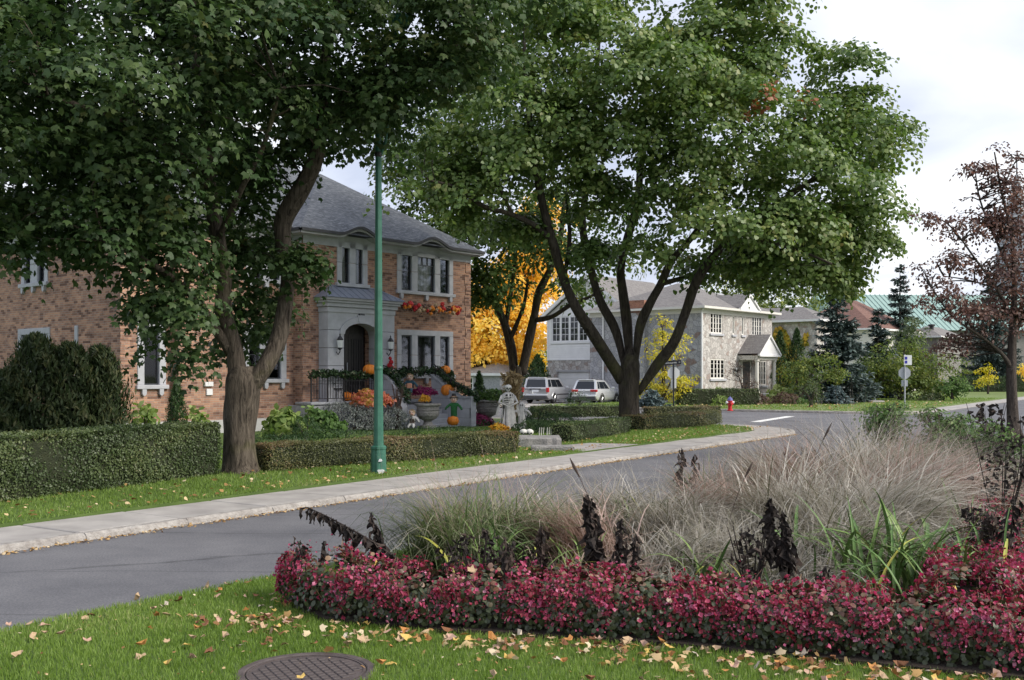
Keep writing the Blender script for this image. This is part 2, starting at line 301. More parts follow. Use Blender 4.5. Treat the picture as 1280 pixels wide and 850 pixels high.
leafmat('grass_blade', [(0, (0.090, 0.155, 0.026)), (0.45, (0.155, 0.245, 0.046)), (0.8, (0.225, 0.32, 0.08)), (1, (0.38, 0.38, 0.18))], 0.35, 0.5)
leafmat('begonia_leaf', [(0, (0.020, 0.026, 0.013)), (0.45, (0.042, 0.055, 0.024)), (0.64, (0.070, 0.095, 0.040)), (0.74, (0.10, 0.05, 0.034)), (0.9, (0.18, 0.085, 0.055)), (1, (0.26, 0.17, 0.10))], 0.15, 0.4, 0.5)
leafmat('begonia_flower', [(0, (0.13, 0.022, 0.028)), (0.28, (0.29, 0.04, 0.065)), (0.58, (0.48, 0.08, 0.16)), (0.84, (0.60, 0.18, 0.31)), (1, (0.72, 0.42, 0.52))], 0.35, 0.5)
leafmat('fountain_blade', [(0, (0.045, 0.05, 0.026)), (0.2, (0.13, 0.13, 0.072)), (0.45, (0.26, 0.24, 0.19)), (0.75, (0.40, 0.365, 0.315)), (1, (0.62, 0.59, 0.53))], 0.3, 0.6)
leafmat('fountain_pink', [(0, (0.07, 0.06, 0.035)), (0.3, (0.20, 0.145, 0.105)), (0.65, (0.36, 0.25, 0.21)), (1, (0.56, 0.44, 0.39))], 0.3, 0.6)
leafmat('fountain_green', [(0, (0.035, 0.07, 0.02)), (0.4, (0.10, 0.155, 0.05)), (0.75, (0.22, 0.25, 0.13)), (1, (0.48, 0.44, 0.35))], 0.3, 0.6)
leafmat('blue_fescue', [(0, (0.12, 0.16, 0.12)), (0.6, (0.28, 0.32, 0.26)), (1, (0.50, 0.50, 0.42))], 0.25, 0.6)
leafmat('dead_leaf_stuff', [(0, (0.16, 0.07, 0.03)), (0.4, (0.42, 0.26, 0.10)), (0.8, (0.60, 0.45, 0.25)), (1, (0.68, 0.58, 0.42))], 0.2, 0.7)
leafmat('straw', [(0, (0.22, 0.15, 0.07)), (1, (0.48, 0.38, 0.22))], 0.2, 0.7)
leafmat('mum_flower', [(0, (0.13, 0.008, 0.05)), (0.7, (0.28, 0.02, 0.11)), (1, (0.40, 0.06, 0.18))], 0.2)
leafmat('mum_gold', [(0, (0.55, 0.22, 0.02)), (1, (0.75, 0.50, 0.05))], 0.2)
leafmat('garland_leaf', [(0, (0.012, 0.03, 0.012)), (0.7, (0.03, 0.065, 0.022)), (0.93, (0.07, 0.12, 0.05)), (1, (0.3, 0.3, 0.2))], 0.15)
leafmat('ivy_yellow', [(0, (0.20, 0.20, 0.03)), (0.5, (0.46, 0.38, 0.04)), (1, (0.60, 0.35, 0.05))], 0.3)
rough('daylily_green', (0.06, 0.13, 0.028), (0.115, 0.20, 0.055), scale=6, bump=0.1, r=0.45)
rough('daylily_mid', (0.10, 0.19, 0.045), (0.20, 0.27, 0.08), scale=6, bump=0.1, r=0.45)
rough('daylily_yellow', (0.42, 0.36, 0.06), (0.30, 0.34, 0.07), scale=5, bump=0.1, r=0.5)
rough('withered', (0.014, 0.011, 0.010), (0.045, 0.036, 0.032), scale=14, bump=0.6, bscale=60, dist=0.01, r=0.85)
rough('withered_brown', (0.035, 0.024, 0.020), (0.085, 0.062, 0.052), scale=14, bump=0.6, bscale=60, dist=0.01, r=0.85)
for nm, a, b_ in [('tan', (0.34, 0.23, 0.13), (0.48, 0.35, 0.23)), ('orange', (0.36, 0.15, 0.04), (0.48, 0.24, 0.08)), ('yellow', (0.48, 0.32, 0.07), (0.56, 0.40, 0.14)),
                  ('brown', (0.13, 0.055, 0.028), (0.24, 0.11, 0.05)), ('pale', (0.42, 0.36, 0.29), (0.54, 0.47, 0.38)), ('pink', (0.38, 0.23, 0.17), (0.50, 0.33, 0.25))]:
    rough('fallen_' + nm, a, b_, scale=9, bump=0.2, r=0.75)
rough('post_green', (0.022, 0.098, 0.066), (0.044, 0.150, 0.104), scale=5, bump=0.12, bscale=40, dist=0.004, r=0.42, spec=0.5)
rough('cast_iron', (0.055, 0.044, 0.043), (0.105, 0.085, 0.082), scale=14, bump=0.5, bscale=90, dist=0.004, r=0.6, spec=0.4)
rough('pumpkin', (0.60, 0.16, 0.02), (0.72, 0.25, 0.03), scale=3, bump=0.1, r=0.45)
rough('pumpkin_stem', (0.10, 0.10, 0.04), (0.18, 0.15, 0.06), scale=9, bump=0.2)
rough('bone', (0.55, 0.54, 0.52), (0.72, 0.71, 0.68), scale=8, bump=0.2, r=0.6)
rough('rag', (0.40, 0.39, 0.38), (0.62, 0.61, 0.60), scale=5, bump=0.3, r=0.9)
rough('twig', (0.05, 0.032, 0.028), (0.11, 0.075, 0.06), scale=9, bump=0.3)
rough('skin_cloth', (0.62, 0.45, 0.36), (0.68, 0.52, 0.42), scale=6, bump=0.05, r=0.8)
rough('denim', (0.03, 0.07, 0.10), (0.05, 0.10, 0.13), scale=10, bump=0.1, r=0.9)
rough('peach_cloth', (0.70, 0.32, 0.20), (0.75, 0.38, 0.26), scale=6, bump=0.1, r=0.9)
rough('green_cloth', (0.02, 0.10, 0.035), (0.035, 0.15, 0.05), scale=8, bump=0.1, r=0.9)
rough('red_cloth', (0.30, 0.01, 0.015), (0.42, 0.02, 0.03), scale=8, bump=0.1, r=0.8)
rough('plum_cloth', (0.10, 0.012, 0.035), (0.15, 0.02, 0.05), scale=8, bump=0.2, r=0.9)
plain('black_plastic', (0.012, 0.012, 0.013), 0.5)
plain('tyre', (0.018, 0.018, 0.019), 0.85)
plain('rim_silver', (0.55, 0.56, 0.58), 0.35, 0.8)
plain('car_silver', (0.56, 0.57, 0.60), 0.28, 0.45, 0.5, 0.6)
plain('car_white_silver', (0.66, 0.68, 0.71), 0.25, 0.35, 0.5, 0.6)
plain('car_trim', (0.05, 0.05, 0.053), 0.6)
plain('tail_red', (0.45, 0.015, 0.02), 0.2, 0.0, 0.5, 0.5)
plain('plate_white', (0.72, 0.74, 0.78), 0.5)
plain('lamp_glass', (0.65, 0.68, 0.7), 0.15)
rough('hydrant_red', (0.50, 0.025, 0.03), (0.60, 0.05, 0.05), scale=6, bump=0.1, r=0.45)
rough('hydrant_blue', (0.10, 0.10, 0.30), (0.16, 0.16, 0.40), scale=6, bump=0.1, r=0.45)
rough('galvanised', (0.36, 0.38, 0.42), (0.45, 0.47, 0.52), scale=5, bump=0.05, r=0.5, metal=0.3)
plain('sign_black', (0.012, 0.013, 0.02), 0.5)
plain('sign_white', (0.75, 0.76, 0.78), 0.5)
plain('sign_blue', (0.03, 0.03, 0.35), 0.5)
rough('road_paint', (0.62, 0.62, 0.60), (0.75, 0.75, 0.73), scale=12, bump=0.1, r=0.7)
# ---------------------------------------------------------------- helpers
class Fr:                                # a wall plane: a = metres to the right seen from outside, d = metres inward, z up
    def __init__(s, ox, oy, rx, ry): s.o = (ox, oy); s.r = (rx, ry); s.i = (-ry, rx)
    def pt(s, a, d, z): return (s.o[0] + s.r[0] * a + s.i[0] * d, s.o[1] + s.r[1] * a + s.i[1] * d, z)
ID = Fr(0, 0, 1, 0)
class MB:
    def __init__(s): s.v = []; s.f = []; s.uv = None; s.sm = False
    def add(s, vs, fs):
        k = len(s.v); s.v += [tuple(p) for p in vs]; s.f += [tuple(i + k for i in f) for f in fs]; return s
    def quad(s, a, b, c, d, uv=None):
        s.add([a, b, c, d], [(0, 1, 2, 3)])
        if uv is not None:
            if s.uv is None: s.uv = {}
            s.uv[len(s.f) - 1] = uv
        return s
    def poly(s, pts, uv=None):
        s.add(pts, [tuple(range(len(pts)))])
        if uv is not None:
            if s.uv is None: s.uv = {}
            s.uv[len(s.f) - 1] = uv
        return s
    def box(s, x0, x1, y0, y1, z0, z1, F=ID):
        p = F.pt
        return s.add([p(x0, y0, z0), p(x1, y0, z0), p(x1, y1, z0), p(x0, y1, z0), p(x0, y0, z1), p(x1, y0, z1), p(x1, y1, z1), p(x0, y1, z1)],
                     [(0, 3, 2, 1), (4, 5, 6, 7), (0, 1, 5, 4), (1, 2, 6, 5), (2, 3, 7, 6), (3, 0, 4, 7)])
    def cbox(s, x0, x1, y0, y1, z0, z1, c=0.015, F=ID):   # chamfered box
        X, Y, Z = (x0, x1), (y0, y1), (z0, z1); vs = []; ix = {}
        for i in (0, 1):
            for j in (0, 1):
                for k in (0, 1):
                    sx, sy, sz = (1 - 2 * i) * c, (1 - 2 * j) * c, (1 - 2 * k) * c
                    for ax in range(3):
                        ix[(i, j, k, ax)] = len(vs)
                        q = [X[i] + sx, Y[j] + sy, Z[k] + sz]; q[ax] = (X[i], Y[j], Z[k])[ax]
                        vs.append(F.pt(*q))
        fs = []
        g = lambda i, j, k, a: ix[(i, j, k, a)]
        for i in (0, 1):
            f = [g(i, 0, 0, 0), g(i, 1, 0, 0), g(i, 1, 1, 0), g(i, 0, 1, 0)]; fs.append(f if i else f[::-1])
            f = [g(0, i, 0, 1), g(1, i, 0, 1), g(1, i, 1, 1), g(0, i, 1, 1)]; fs.append(f[::-1] if i else f)
            f = [g(0, 0, i, 2), g(1, 0, i, 2), g(1, 1, i, 2), g(0, 1, i, 2)]; fs.append(f if i else f[::-1])
        for i in (0, 1):
            for j in (0, 1):
                o = (i + j) % 2 == 0
                f = [g(i, j, 0, 0), g(i, j, 1, 0), g(i, j, 1, 1), g(i, j, 0, 1)]; fs.append(f if o else f[::-1])
                f = [g(i, 0, j, 0), g(i, 0, j, 2), g(i, 1, j, 2), g(i, 1, j, 0)]; fs.append(f if o else f[::-1])
                f = [g(0, i, j, 1), g(1, i, j, 1), g(1, i, j, 2), g(0, i, j, 2)]; fs.append(f if o else f[::-1])
                for k in (0, 1):
                    f = [g(i, j, k, 0), g(i, j, k, 1), g(i, j, k, 2)]; fs.append(f if (i + j + k) % 2 else f[::-1])
        return s.add(vs, fs)
    def prism(s, pts, y0, y1, F=ID):      # polygon in the (a, z) plane, extruded inward
        n = len(pts); p = F.pt
        vs = [p(a, y0, z) for a, z in pts] + [p(a, y1, z) for a, z in pts]
        fs = [tuple(range(n)), tuple(range(2 * n - 1, n - 1, -1))] + [((i + 1) % n, i, i + n, (i + 1) % n + n) for i in range(n)]
        return s.add(vs, fs)
    def slab(s, pts, z0, z1):             # polygon in plan
        n = len(pts); vs = [(p[0], p[1], z0) for p in pts] + [(p[0], p[1], z1) for p in pts]
        return s.add(vs, [tuple(range(n - 1, -1, -1)), tuple(range(n, 2 * n))] + [(i, (i + 1) % n, (i + 1) % n + n, i + n) for i in range(n)])
    def tube(s, path, rad, n=8, cap=True, flare=None):
        path = [Vector(p) for p in path]; m = len(path)
        if not hasattr(rad, '__len__'): rad = [rad] * m
        t0 = (path[1] - path[0]).normalized()
        up = Vector((1, 0, 0)) if abs(t0.x) < 0.8 else Vector((0, 1, 0))
        nrm = (up - t0 * up.dot(t0)).normalized(); rings = []
        for i in range(m):
            t = (path[min(i + 1, m - 1)] - path[max(i - 1, 0)]).normalized()
            nrm = (nrm - t * nrm.dot(t)).normalized(); bn = t.cross(nrm)
            ring = []
            for k in range(n):
                a = 2 * math.pi * k / n; r = rad[i]
                if flare: r *= flare(i / (m - 1), a)
                ring.append(path[i] + nrm * (math.cos(a) * r) + bn * (math.sin(a) * r))
            rings.append(ring)
        vs = [p for r in rings for p in r]; fs = []
        for i in range(m - 1):
            for k in range(n):
                k2 = (k + 1) % n
                fs.append((i * n + k, i * n + k2, (i + 1) * n + k2, (i + 1) * n + k))
        if cap: fs += [tuple(range(n - 1, -1, -1)), tuple(range((m - 1) * n, m * n))]
        return s.add(vs, fs)
    def lathe(s, prof, c=(0, 0, 0), n=16, mod=None):
        vs = []; m = len(prof)
        for r, z in prof:
            for k in range(n):
                a = 2 * math.pi * k / n; q = r * (mod(a, z) if mod else 1)
                vs.append((c[0] + q * math.cos(a), c[1] + q * math.sin(a), c[2] + z))
        fs = [(i * n + k, i * n + (k + 1) % n, (i + 1) * n + (k + 1) % n, (i + 1) * n + k) for i in range(m - 1) for k in range(n)]
        fs += [tuple(range(n - 1, -1, -1)), tuple(range((m - 1) * n, m * n))]
        return s.add(vs, fs)
    def build(s, name, mat, parent=None, smooth=False, kind=None, label=None, cat=None, group=None, loc=None):
        me = bpy.data.meshes.new(name); me.from_pydata(s.v, [], s.f)
        if s.uv is not None:
            ul = me.uv_layers.new(name='UVMap')
            for i, p in enumerate(me.polygons):
                u = s.uv.get(i)
                if u:
                    for k, li in enumerate(p.loop_indices): ul.data[li].uv = u[k]
        if mat: me.materials.append(M[mat])
        if smooth or s.sm: me.shade_smooth()
        me.update()
        return link(name, me, parent, kind, label, cat, group, loc)
def link(name, me, parent=None, kind=None, label=None, cat=None, group=None, loc=None):
    o = bpy.data.objects.new(name, me); COL.objects.link(o)
    if parent: o.parent = parent
    if loc: o.location = loc
    for k, v in (('kind', kind), ('label', label), ('category', cat), ('group', group)):
        if v: o[k] = v
    return o
def thing(name, label, cat, loc=(0, 0, 0), rz=0.0, group=None):
    o = bpy.data.objects.new(name, None); COL.objects.link(o); o.empty_display_size = 0.2
    o.location = loc; o.rotation_euler = (0, 0, rz); o['label'] = label; o['category'] = cat
    if group: o['group'] = group
    return o
def copytree(o, parent=None):
    c = o.copy(); COL.objects.link(c); c.parent = parent
    for ch in o.children: copytree(ch, c)
    return c
def smoothpath(pts, k=4):                 # Catmull-Rom through rows of numbers
    a = np.array(pts, float); m = len(a)
    if m < 3: k = max(k, 3)
    e = np.vstack([2 * a[0] - a[1], a, 2 * a[-1] - a[-2]]); o = []
    for i in range(1, m):
        p0, p1, p2, p3 = e[i - 1], e[i], e[i + 1], e[i + 2]
        for j in range(k):
            t = j / k
            o.append(0.5 * (2 * p1 + (p2 - p0) * t + (2 * p0 - 5 * p1 + 4 * p2 - p3) * t * t + (3 * p1 - p0 - 3 * p2 + p3) * t ** 3))
    o.append(a[-1]); return np.array(o)

# leaf templates: rows of (across, along, lift), triangles
def fan(out, c):
    v = [c] + out; n = len(out)
    return np.array(v, float), np.array([(0, 1 + i, 1 + (i + 1) % n) for i in range(n)])
MAPLE = (np.array([(0, 0, 0), (.42, .08, -.05), (.56, .53, -.10), (.22, .58, .04), (0, 1, -.12), (-.22, .58, .04), (-.56, .53, -.10), (-.42, .08, -.05)], float), np.array([(0, 1, 7), (1, 2, 3), (1, 3, 5), (1, 5, 7), (3, 4, 5), (5, 6, 7)]))
STAR = (np.array([(0, 0, 0), (.46, .22, -.06), (.40, .60, -.05), (0, 1, -.12), (-.40, .60, -.05), (-.46, .22, .05)], float), np.array([(0, 1, 5), (1, 2, 5), (2, 4, 5), (2, 3, 4)]))
RHOMB = (np.array([(0, 0, 0), (.33, .48, .06), (0, 1, -.04), (-.33, .48, .06)], float), np.array([(0, 1, 2), (0, 2, 3)]))
OVAL = (np.array([(0, 0, 0), (.38, .28, .05), (.34, .72, .04), (0, 1, -.05), (-.34, .72, .04), (-.38, .28, .05)], float), np.array([(0, 1, 5), (1, 2, 5), (2, 4, 5), (2, 3, 4)]))
SPRAY = (np.array([(0, 0, 0), (.16, .45, .05), (0, 1, -.08), (-.16, .45, .05)], float), np.array([(0, 1, 2), (0, 2, 3)]))
NEEDLE = (np.array([(-.10, 0, 0), (.10, 0, 0), (.16, .6, .05), (0, 1, -.06), (-.16, .6, .05)], float), np.array([(0, 1, 2), (0, 2, 4), (2, 3, 4)]))
PETAL = (np.array([(0, 0, 0), (.42, .5, .16), (0, 1, .05), (-.42, .5, .16), (0, .5, -.22)], float), np.array([(0, 1, 4), (1, 2, 4), (2, 3, 4), (3, 0, 4)]))
def unit(a): return a / np.maximum(np.linalg.norm(a, axis=1, keepdims=True), 1e-9)
def leaves(name, pos, nrm, dr, size, var, T, mat, parent=None, kind=None, **kw):
    n = len(pos); nrm = unit(nrm); dr = unit(dr - nrm * np.sum(dr * nrm, 1, keepdims=True)); sd_ = np.cross(dr, nrm)
    tv, tf = T; size = np.broadcast_to(size, (n,))
    V = pos[:, None, :] + size[:, None, None] * (tv[None, :, 0, None] * sd_[:, None, :] + tv[None, :, 1, None] * dr[:, None, :] + tv[None, :, 2, None] * nrm[:, None, :])
    k = len(tv); F_ = (tf[None] + (np.arange(n) * k)[:, None, None]).reshape(-1, 3)
    return rawmesh(name, V.reshape(-1, 3), F_, np.repeat(np.clip(var, 0, 1), k), mat, parent, kind, **kw)
def rawmesh(name, V, F_, var, mat, parent=None, kind=None, label=None, cat=None, group=None, smooth=False):
    me = bpy.data.meshes.new(name); w_ = F_.shape[1]
    me.vertices.add(len(V)); me.vertices.foreach_set('co', V.astype(np.float32).ravel())
    me.loops.add(F_.size); me.loops.foreach_set('vertex_index', F_.astype(np.int32).ravel())
    me.polygons.add(len(F_)); me.polygons.foreach_set('loop_start', np.arange(0, F_.size, w_, dtype=np.int32))
    me.polygons.foreach_set('loop_total', np.full(len(F_), w_, np.int32))
    me.update(calc_edges=True)
    if var is not None:
        at = me.attributes.new('var', 'FLOAT', 'POINT'); at.data.foreach_set('value', np.asarray(var, np.float32))
    me.materials.append(M[mat])
    if smooth: me.shade_smooth()
    return link(name, me, parent, kind, label, cat, group)
def rdir(n): return unit(rng.normal(size=(n, 3)))
UP = np.array([0, 0, 1.0])
def crown(lobes, nclump, per, cr, size, shell=0.55, droop=0.45, flat=0.7, low=-1.0, jitter=0.45):
    """leaf clumps spread through ellipsoid lobes; each clump a small domed spray"""
    L = np.array(lobes, float); wt = (L[:, 3] * L[:, 5] + L[:, 3] * L[:, 4] + L[:, 4] * L[:, 5]); wt /= wt.sum()
    nb = max(len(L) * 2, nclump * 2 // 7); kb = np.concatenate([np.arange(len(L)), rng.choice(len(L), nb - len(L), p=wt)]); db = rdir(nb); db[:, 2] = np.where(db[:, 2] < low, -db[:, 2], db[:, 2])
    B = L[kb, :3] + db * L[kb, 3:6] * (shell + (1 - shell) * rng.random(nb) ** 0.6)[:, None]      # boughs, then sprays over each bough
    rb = np.minimum(cr * 1.75, L[kb, 3:6].min(1) * .8)[:, None] * rng.uniform(.7, 1.25, nb)[:, None] * np.array([1, 1, .62])
    k = rng.integers(0, nb, nclump); d = rdir(nclump); d[:, 2] = np.where(d[:, 2] < -.15, -d[:, 2], d[:, 2])
    C = B[k] + d * rb[k]
    o = unit(d * .8 + unit(db[k] / L[kb[k], 3:6]) * .5); nC = unit(o * 0.65 + UP * flat + rng.normal(size=(nclump, 3)) * 0.22)
    e1 = unit(np.cross(nC, rdir(nclump))); e2 = np.cross(nC, e1)
    n = nclump * per; ci = np.repeat(np.arange(nclump), per)
    crr = cr * rng.uniform(0.6, 1.35, nclump)
    r = crr[ci] * np.sqrt(rng.random(n)); a = rng.random(n) * 2 * np.pi
    rd = e1[ci] * np.cos(a)[:, None] + e2[ci] * np.sin(a)[:, None]
    pos = C[ci] + rd * r[:, None] - nC[ci] * (droop * r * r / crr[ci])[:, None] + rng.normal(size=(n, 3)) * (0.14 * cr)
    nn = nC[ci] + rd * (0.7 * r / crr[ci])[:, None] + rng.normal(size=(n, 3)) * jitter
    dd = rd * 0.8 + rng.normal(size=(n, 3)) * 0.45 - UP * 0.45
    cv = .5 * rng.random(nb)[k] + .5 * rng.random(nclump)
    var = 0.55 * cv[ci] + 0.45 * rng.random(n)
    return C, pos, nn, dd, size * rng.uniform(0.7, 1.25, n), var
def plobe(px, py, Y, rx, rz, ry):       # lobe measured in the photograph: centre pixel, depth, radii in px / px / m
    c = P(px, py, Y); return (c.x, c.y, c.z, rx * Y / FPX, ry, rz * Y / FPX)
def plimb(pts, Y0):                      # (px, py, dY, radius px)
    o = []
    for px, py, dy, r in pts:
        q = P(px, py, Y0 + dy); o.append((q.x, q.y, q.z, r * (Y0 + dy) / FPX))
    return o
def limbs_mesh(name, limbs, mat, parent, n=9, wob=0.06, flare0=True, k=5):
    mb = MB()
    for li, l in enumerate(limbs):
        s_ = smoothpath(l, k); rr = s_[:, 3]
        if li == 0 and flare0:
            ph = rng.random() * 6
            def fl(t, a):
                g = max(0, 1 - t * 3.0) ** 2
                return 1 + g * (0.35 + 0.22 * math.sin(3 * a + ph) + 0.12 * math.sin(7 * a + ph * 2)) + wob * math.sin(5 * a + t * 9) + wob * .6 * math.sin(9 * a - t * 14)
            mb.tube(s_[:, :3], rr, 20, flare=fl)
        else:
            ph = rng.random() * 6
            mb.tube(s_[:, :3], rr, n, flare=lambda t, a: 1 + wob * math.sin(3 * a + t * 8 + ph) + wob * math.sin(2 * a - t * 21))
    return mb.build(name, mat, parent, smooth=True)
def twigs(name, C, anchors, mat, parent, frac=0.5, r0=0.024, r1=0.005):
    A = np.array(anchors); V = []; Fs = []; k = 0
    for c in C[rng.random(len(C)) < frac]:
        d = np.linalg.norm(A - c, axis=1); p = A[np.argmin(d + (A[:, 2] > c[2]) * 1.5)]
        ln = np.linalg.norm(c - p)
        if ln < 0.15 or ln > 1.7: continue
        mid = (p + c) / 2 + np.array([0, 0, 0.12 * ln]) + rng.normal(size=3) * 0.08 * ln
        pts = [p, (p + mid) / 2 + rng.normal(size=3) * .03 * ln, mid, (mid + c) / 2 + rng.normal(size=3) * .03 * ln, c]
        for i, q in enumerate(pts):
            rr = r0 + (r1 - r0) * i / 4
            if i < 4: t = pts[i + 1] - q
            t = t / (np.linalg.norm(t) + 1e-9); u_ = np.cross(t, [0.3, 0.9, 0.2]); u_ /= np.linalg.norm(u_) + 1e-9; w_ = np.cross(t, u_)
            for j in range(3):
                a = j * 2.0944; V.append(q + rr * (math.cos(a) * u_ + math.sin(a) * w_))
            if i:
                b = k + 3 * i
                for j in range(3): Fs.append((b - 3 + j, b - 3 + (j + 1) % 3, b + (j + 1) % 3, b + j))
        k += 15
    if Fs: return rawmesh(name, np.array(V), np.array(Fs), None, mat, parent, 'stuff', smooth=True)
def text_mesh(name, body, size, mat, parent, mtx, ext=0.002):
    cu = bpy.data.curves.new(name, 'FONT'); cu.body = body; cu.size = size; cu.extrude = ext; cu.align_x = 'CENTER'; cu.align_y = 'CENTER'
    t = bpy.data.objects.new('tmp', cu); COL.objects.link(t)
    me = bpy.data.meshes.new_from_object(t.evaluated_get(bpy.context.evaluated_depsgraph_get()))
    bpy.data.objects.remove(t); me.materials.clear(); me.materials.append(M[mat]); me.transform(mtx)
    return link(name, me, parent)
def in_poly(x, y, poly):
    x = np.asarray(x); y = np.asarray(y); c = np.zeros(x.shape, bool); n = len(poly)
    for i in range(n):
        x0, y0 = poly[i]; x1, y1 = poly[(i + 1) % n]
        if y0 == y1: continue
        c ^= ((y0 > y) != (y1 > y)) & (x < (x1 - x0) * (y - y0) / (y1 - y0) + x0)
    return c
# ================================================================ ground, road, pavements
def plane_mesh(name, pts, z, mat, kind='structure'):
    mb = MB(); mb.poly([(p[0], p[1], z) for p in pts]); return mb.build(name, mat, kind=kind)
mb = MB(); mb.quad((-1500, -400, -0.03), (1500, -400, -0.03), (1500, 2600, -0.03), (-1500, 2600, -0.03)); mb.build('ground', 'far_grass', kind='structure')
VE = lambda u: 7.38 if u < 5 else max(6.2, 7.38 - 0.068 * (u - 5))
US = [-30, -10, 0, 4, 6.5, 8, 10, 13, 16, 20, 25, 30, 33]
# carriageway: lane beside the median, then the side street through the junction
mb = MB()
r1 = [S(-60, 11.16), S(-60, 4.5), S(38.2, 4.5), S(38.2, 11.16)]
mb.poly([(p.x, p.y, 0) for p in r1])
mb.poly([(p.x, p.y, 0) for p in (S(38.2, 90), S(38.2, 4.5), S(53.2, 4.5), S(53.2, 90))])
mb.poly([(p.x, p.y, 0) for p in (S(53.2, 11.16), S(53.2, 4.5), S(260, 4.5), S(260, 11.16))])
mb.poly([(p.x, p.y, 0) for p in (S(33.4, 16.2), S(33.4, 11.16), S(38.2, 11.16), S(38.2, 16.2))])
mb.poly([(p.x, p.y, 0) for p in (S(53.2, 16.2), S(53.2, 11.16), S(58.2, 11.16), S(58.2, 16.2))])
road = mb.build('road', 'asphalt', kind='structure')
# white stop line of the side street
mb = MB(); a, b = G(944, 527.5, 0), G(988, 520.5, 0); d = (b - a).normalized(); nn_ = Vector((-d.y, d.x, 0)) * 0.22
mb.quad(a - nn_, a + nn_, b + nn_, b - nn_); sl = mb.build('stop_line', 'road_paint', kind='structure'); sl.location.z = 0.006
# median lawn (the camera stands on it)
med = [S(u, VE(u)) for u in US] + [S(34.5, 5.2), S(35, 3), S(35, -9), S(-30, -9)]
mb = MB(); mb.slab([(p.x, p.y) for p in med][::-1], -0.02, 0.10); mb.build('median_lawn', 'grass_ground', kind='structure')
BED = [(-1.78, 8.5), (-1.45, 7.98), (-0.5, 7.62), (0.35, 7.45), (1.2, 7.2), (1.95, 6.9), (2.65, 6.6), (3.2, 6.4), (4.3, 6.3), (4.9, 6.7), (5.5, 8.1), (6.35, 10.2), (7.2, 12.0), (8.1, 14.0), (9.4, 17), (12.4, 22.5), (15.6, 28.5), (14.5, 30),
       (10.5, 25.5), (6.2, 19.6), (2.9, 15.2), (0.6, 12.6), (-0.9, 10.9), (-1.7, 9.5)]
mb = MB(); mb.slab(BED, 0.05, 0.135); mb.build('flower_bed_soil', 'soil', kind='structure')
# pavement along the house block with a rounded corner
def ring(cu, cv, r, a0, a1, n): return [(cu + r * math.cos(a0 + (a1 - a0) * i / n), cv + r * math.sin(a0 + (a1 - a0) * i / n)) for i in range(n + 1)]
VC, VB, ZS = 11.16, 12.55, 0.085
mb = MB(); pts = [(-40, VC + .13), (33.4, VC + .13)] + ring(33.4, VC + 4.8, 4.67, -math.pi / 2, 0, 8) + [(38.07, 75), (30, 75), (30, VB + .2), (-40, VB + .2)]
mb.slab([tuple(S(*p).xy) for p in pts], -0.02, ZS - 0.03); swk = mb.build('pavement', 'mortar_dark', kind='structure')
def slab_obj(q, name='paving_slab', mat='concrete', par=None, z0=0.0, z1=ZS, c=0.012):
    q = [Vector(p) for p in q]; cen = sum(q, Vector((0, 0))) / len(q)
    inn = [p + (cen - p).normalized() * 0.022 for p in q]; up_ = [p + (cen - p).normalized() * (0.022 + c * 1.4) for p in q]
    n = len(q); mb = MB(); jz = random.uniform(-.006, .006)
    mb.add([(p.x, p.y, z0) for p in inn] + [(p.x, p.y, z1 - c + jz) for p in inn] + [(p.x, p.y, z1 + jz) for p in up_],
           [(i, (i + 1) % n, (i + 1) % n + n, i + n) for i in range(n)] + [(i + n, (i + 1) % n + n, (i + 1) % n + 2 * n, i + 2 * n) for i in range(n)] + [tuple(range(2 * n, 3 * n))])
    return mb.build(name, mat, par)
u = -3.0
while u < 33.3:
    u2 = min(u + 1.52, 33.4)
    slab_obj([S(u, VC + .17).xy, S(u2, VC + .17).xy, S(u2, VB).xy, S(u, VB).xy], par=swk)
    u = u2
ci, co = ring(33.4, VC + 4.8, 3.41, -math.pi / 2, 0, 5), ring(33.4, VC + 4.8, 4.63, -math.pi / 2, 0, 5)
for i in range(5): slab_obj([S(*co[i]).xy, S(*co[i + 1]).xy, S(*ci[i + 1]).xy, S(*ci[i]).xy], par=swk)
for i in range(14): slab_obj([S(38.03, VC + 4.8 + i * 1.5).xy, S(38.03, VC + 6.3 + i * 1.5).xy, S(36.8, VC + 6.3 + i * 1.5).xy, S(36.8, VC + 4.8 + i * 1.5).xy], par=swk)
# kerb: worn nosing, one stone per slab length
def kerb_run(path, par, name='kerb_stone', w=0.17, h=0.09):
    for (a, b) in zip(path[:-1], path[1:]):
        a, b = Vector(a), Vector(b); d = (b - a); L = d.length; d /= L; nrm = Vector((-d.y, d.x)); mb = MB(); n = max(2, int(L / 0.16)); rows = []
        for i in range(n + 1):
            q = a + d * (0.006 + (L - 0.012) * i / n); j = lambda s=.018: random.uniform(-s, s)
            q0 = q + nrm * (0.0 + j(.008)); rows.append([(q0.x, q0.y, -0.01), (*(q + nrm * (0.018 + j(.008))), h * .6 + j(.012)), (*(q + nrm * (.05 + j(.012))), h - .004 + j(.005)), (*(q + nrm * w), h - .006), (*(q + nrm * w), -0.01)])
        vs = [p for r in rows for p in r]; k = 5
        fs = [(i * k + j, (i + 1) * k + j, (i + 1) * k + j + 1, i * k + j + 1) for i in range(n) for j in range(4)] + [tuple(range(k)), tuple(range(n * k, n * k + k))[::-1]]
        mb.add(vs, fs); mb.build(name, 'kerb_concrete', par, smooth=False)
kerb = MB(); kerb.box(-.01, .01, -.01, .01, -.03, -.01); kerb = kerb.build('kerb', 'kerb_concrete', kind='structure')
kerb_run([tuple(S(-3 + 1.52 * i, VC).xy) for i in range(25)] , kerb)
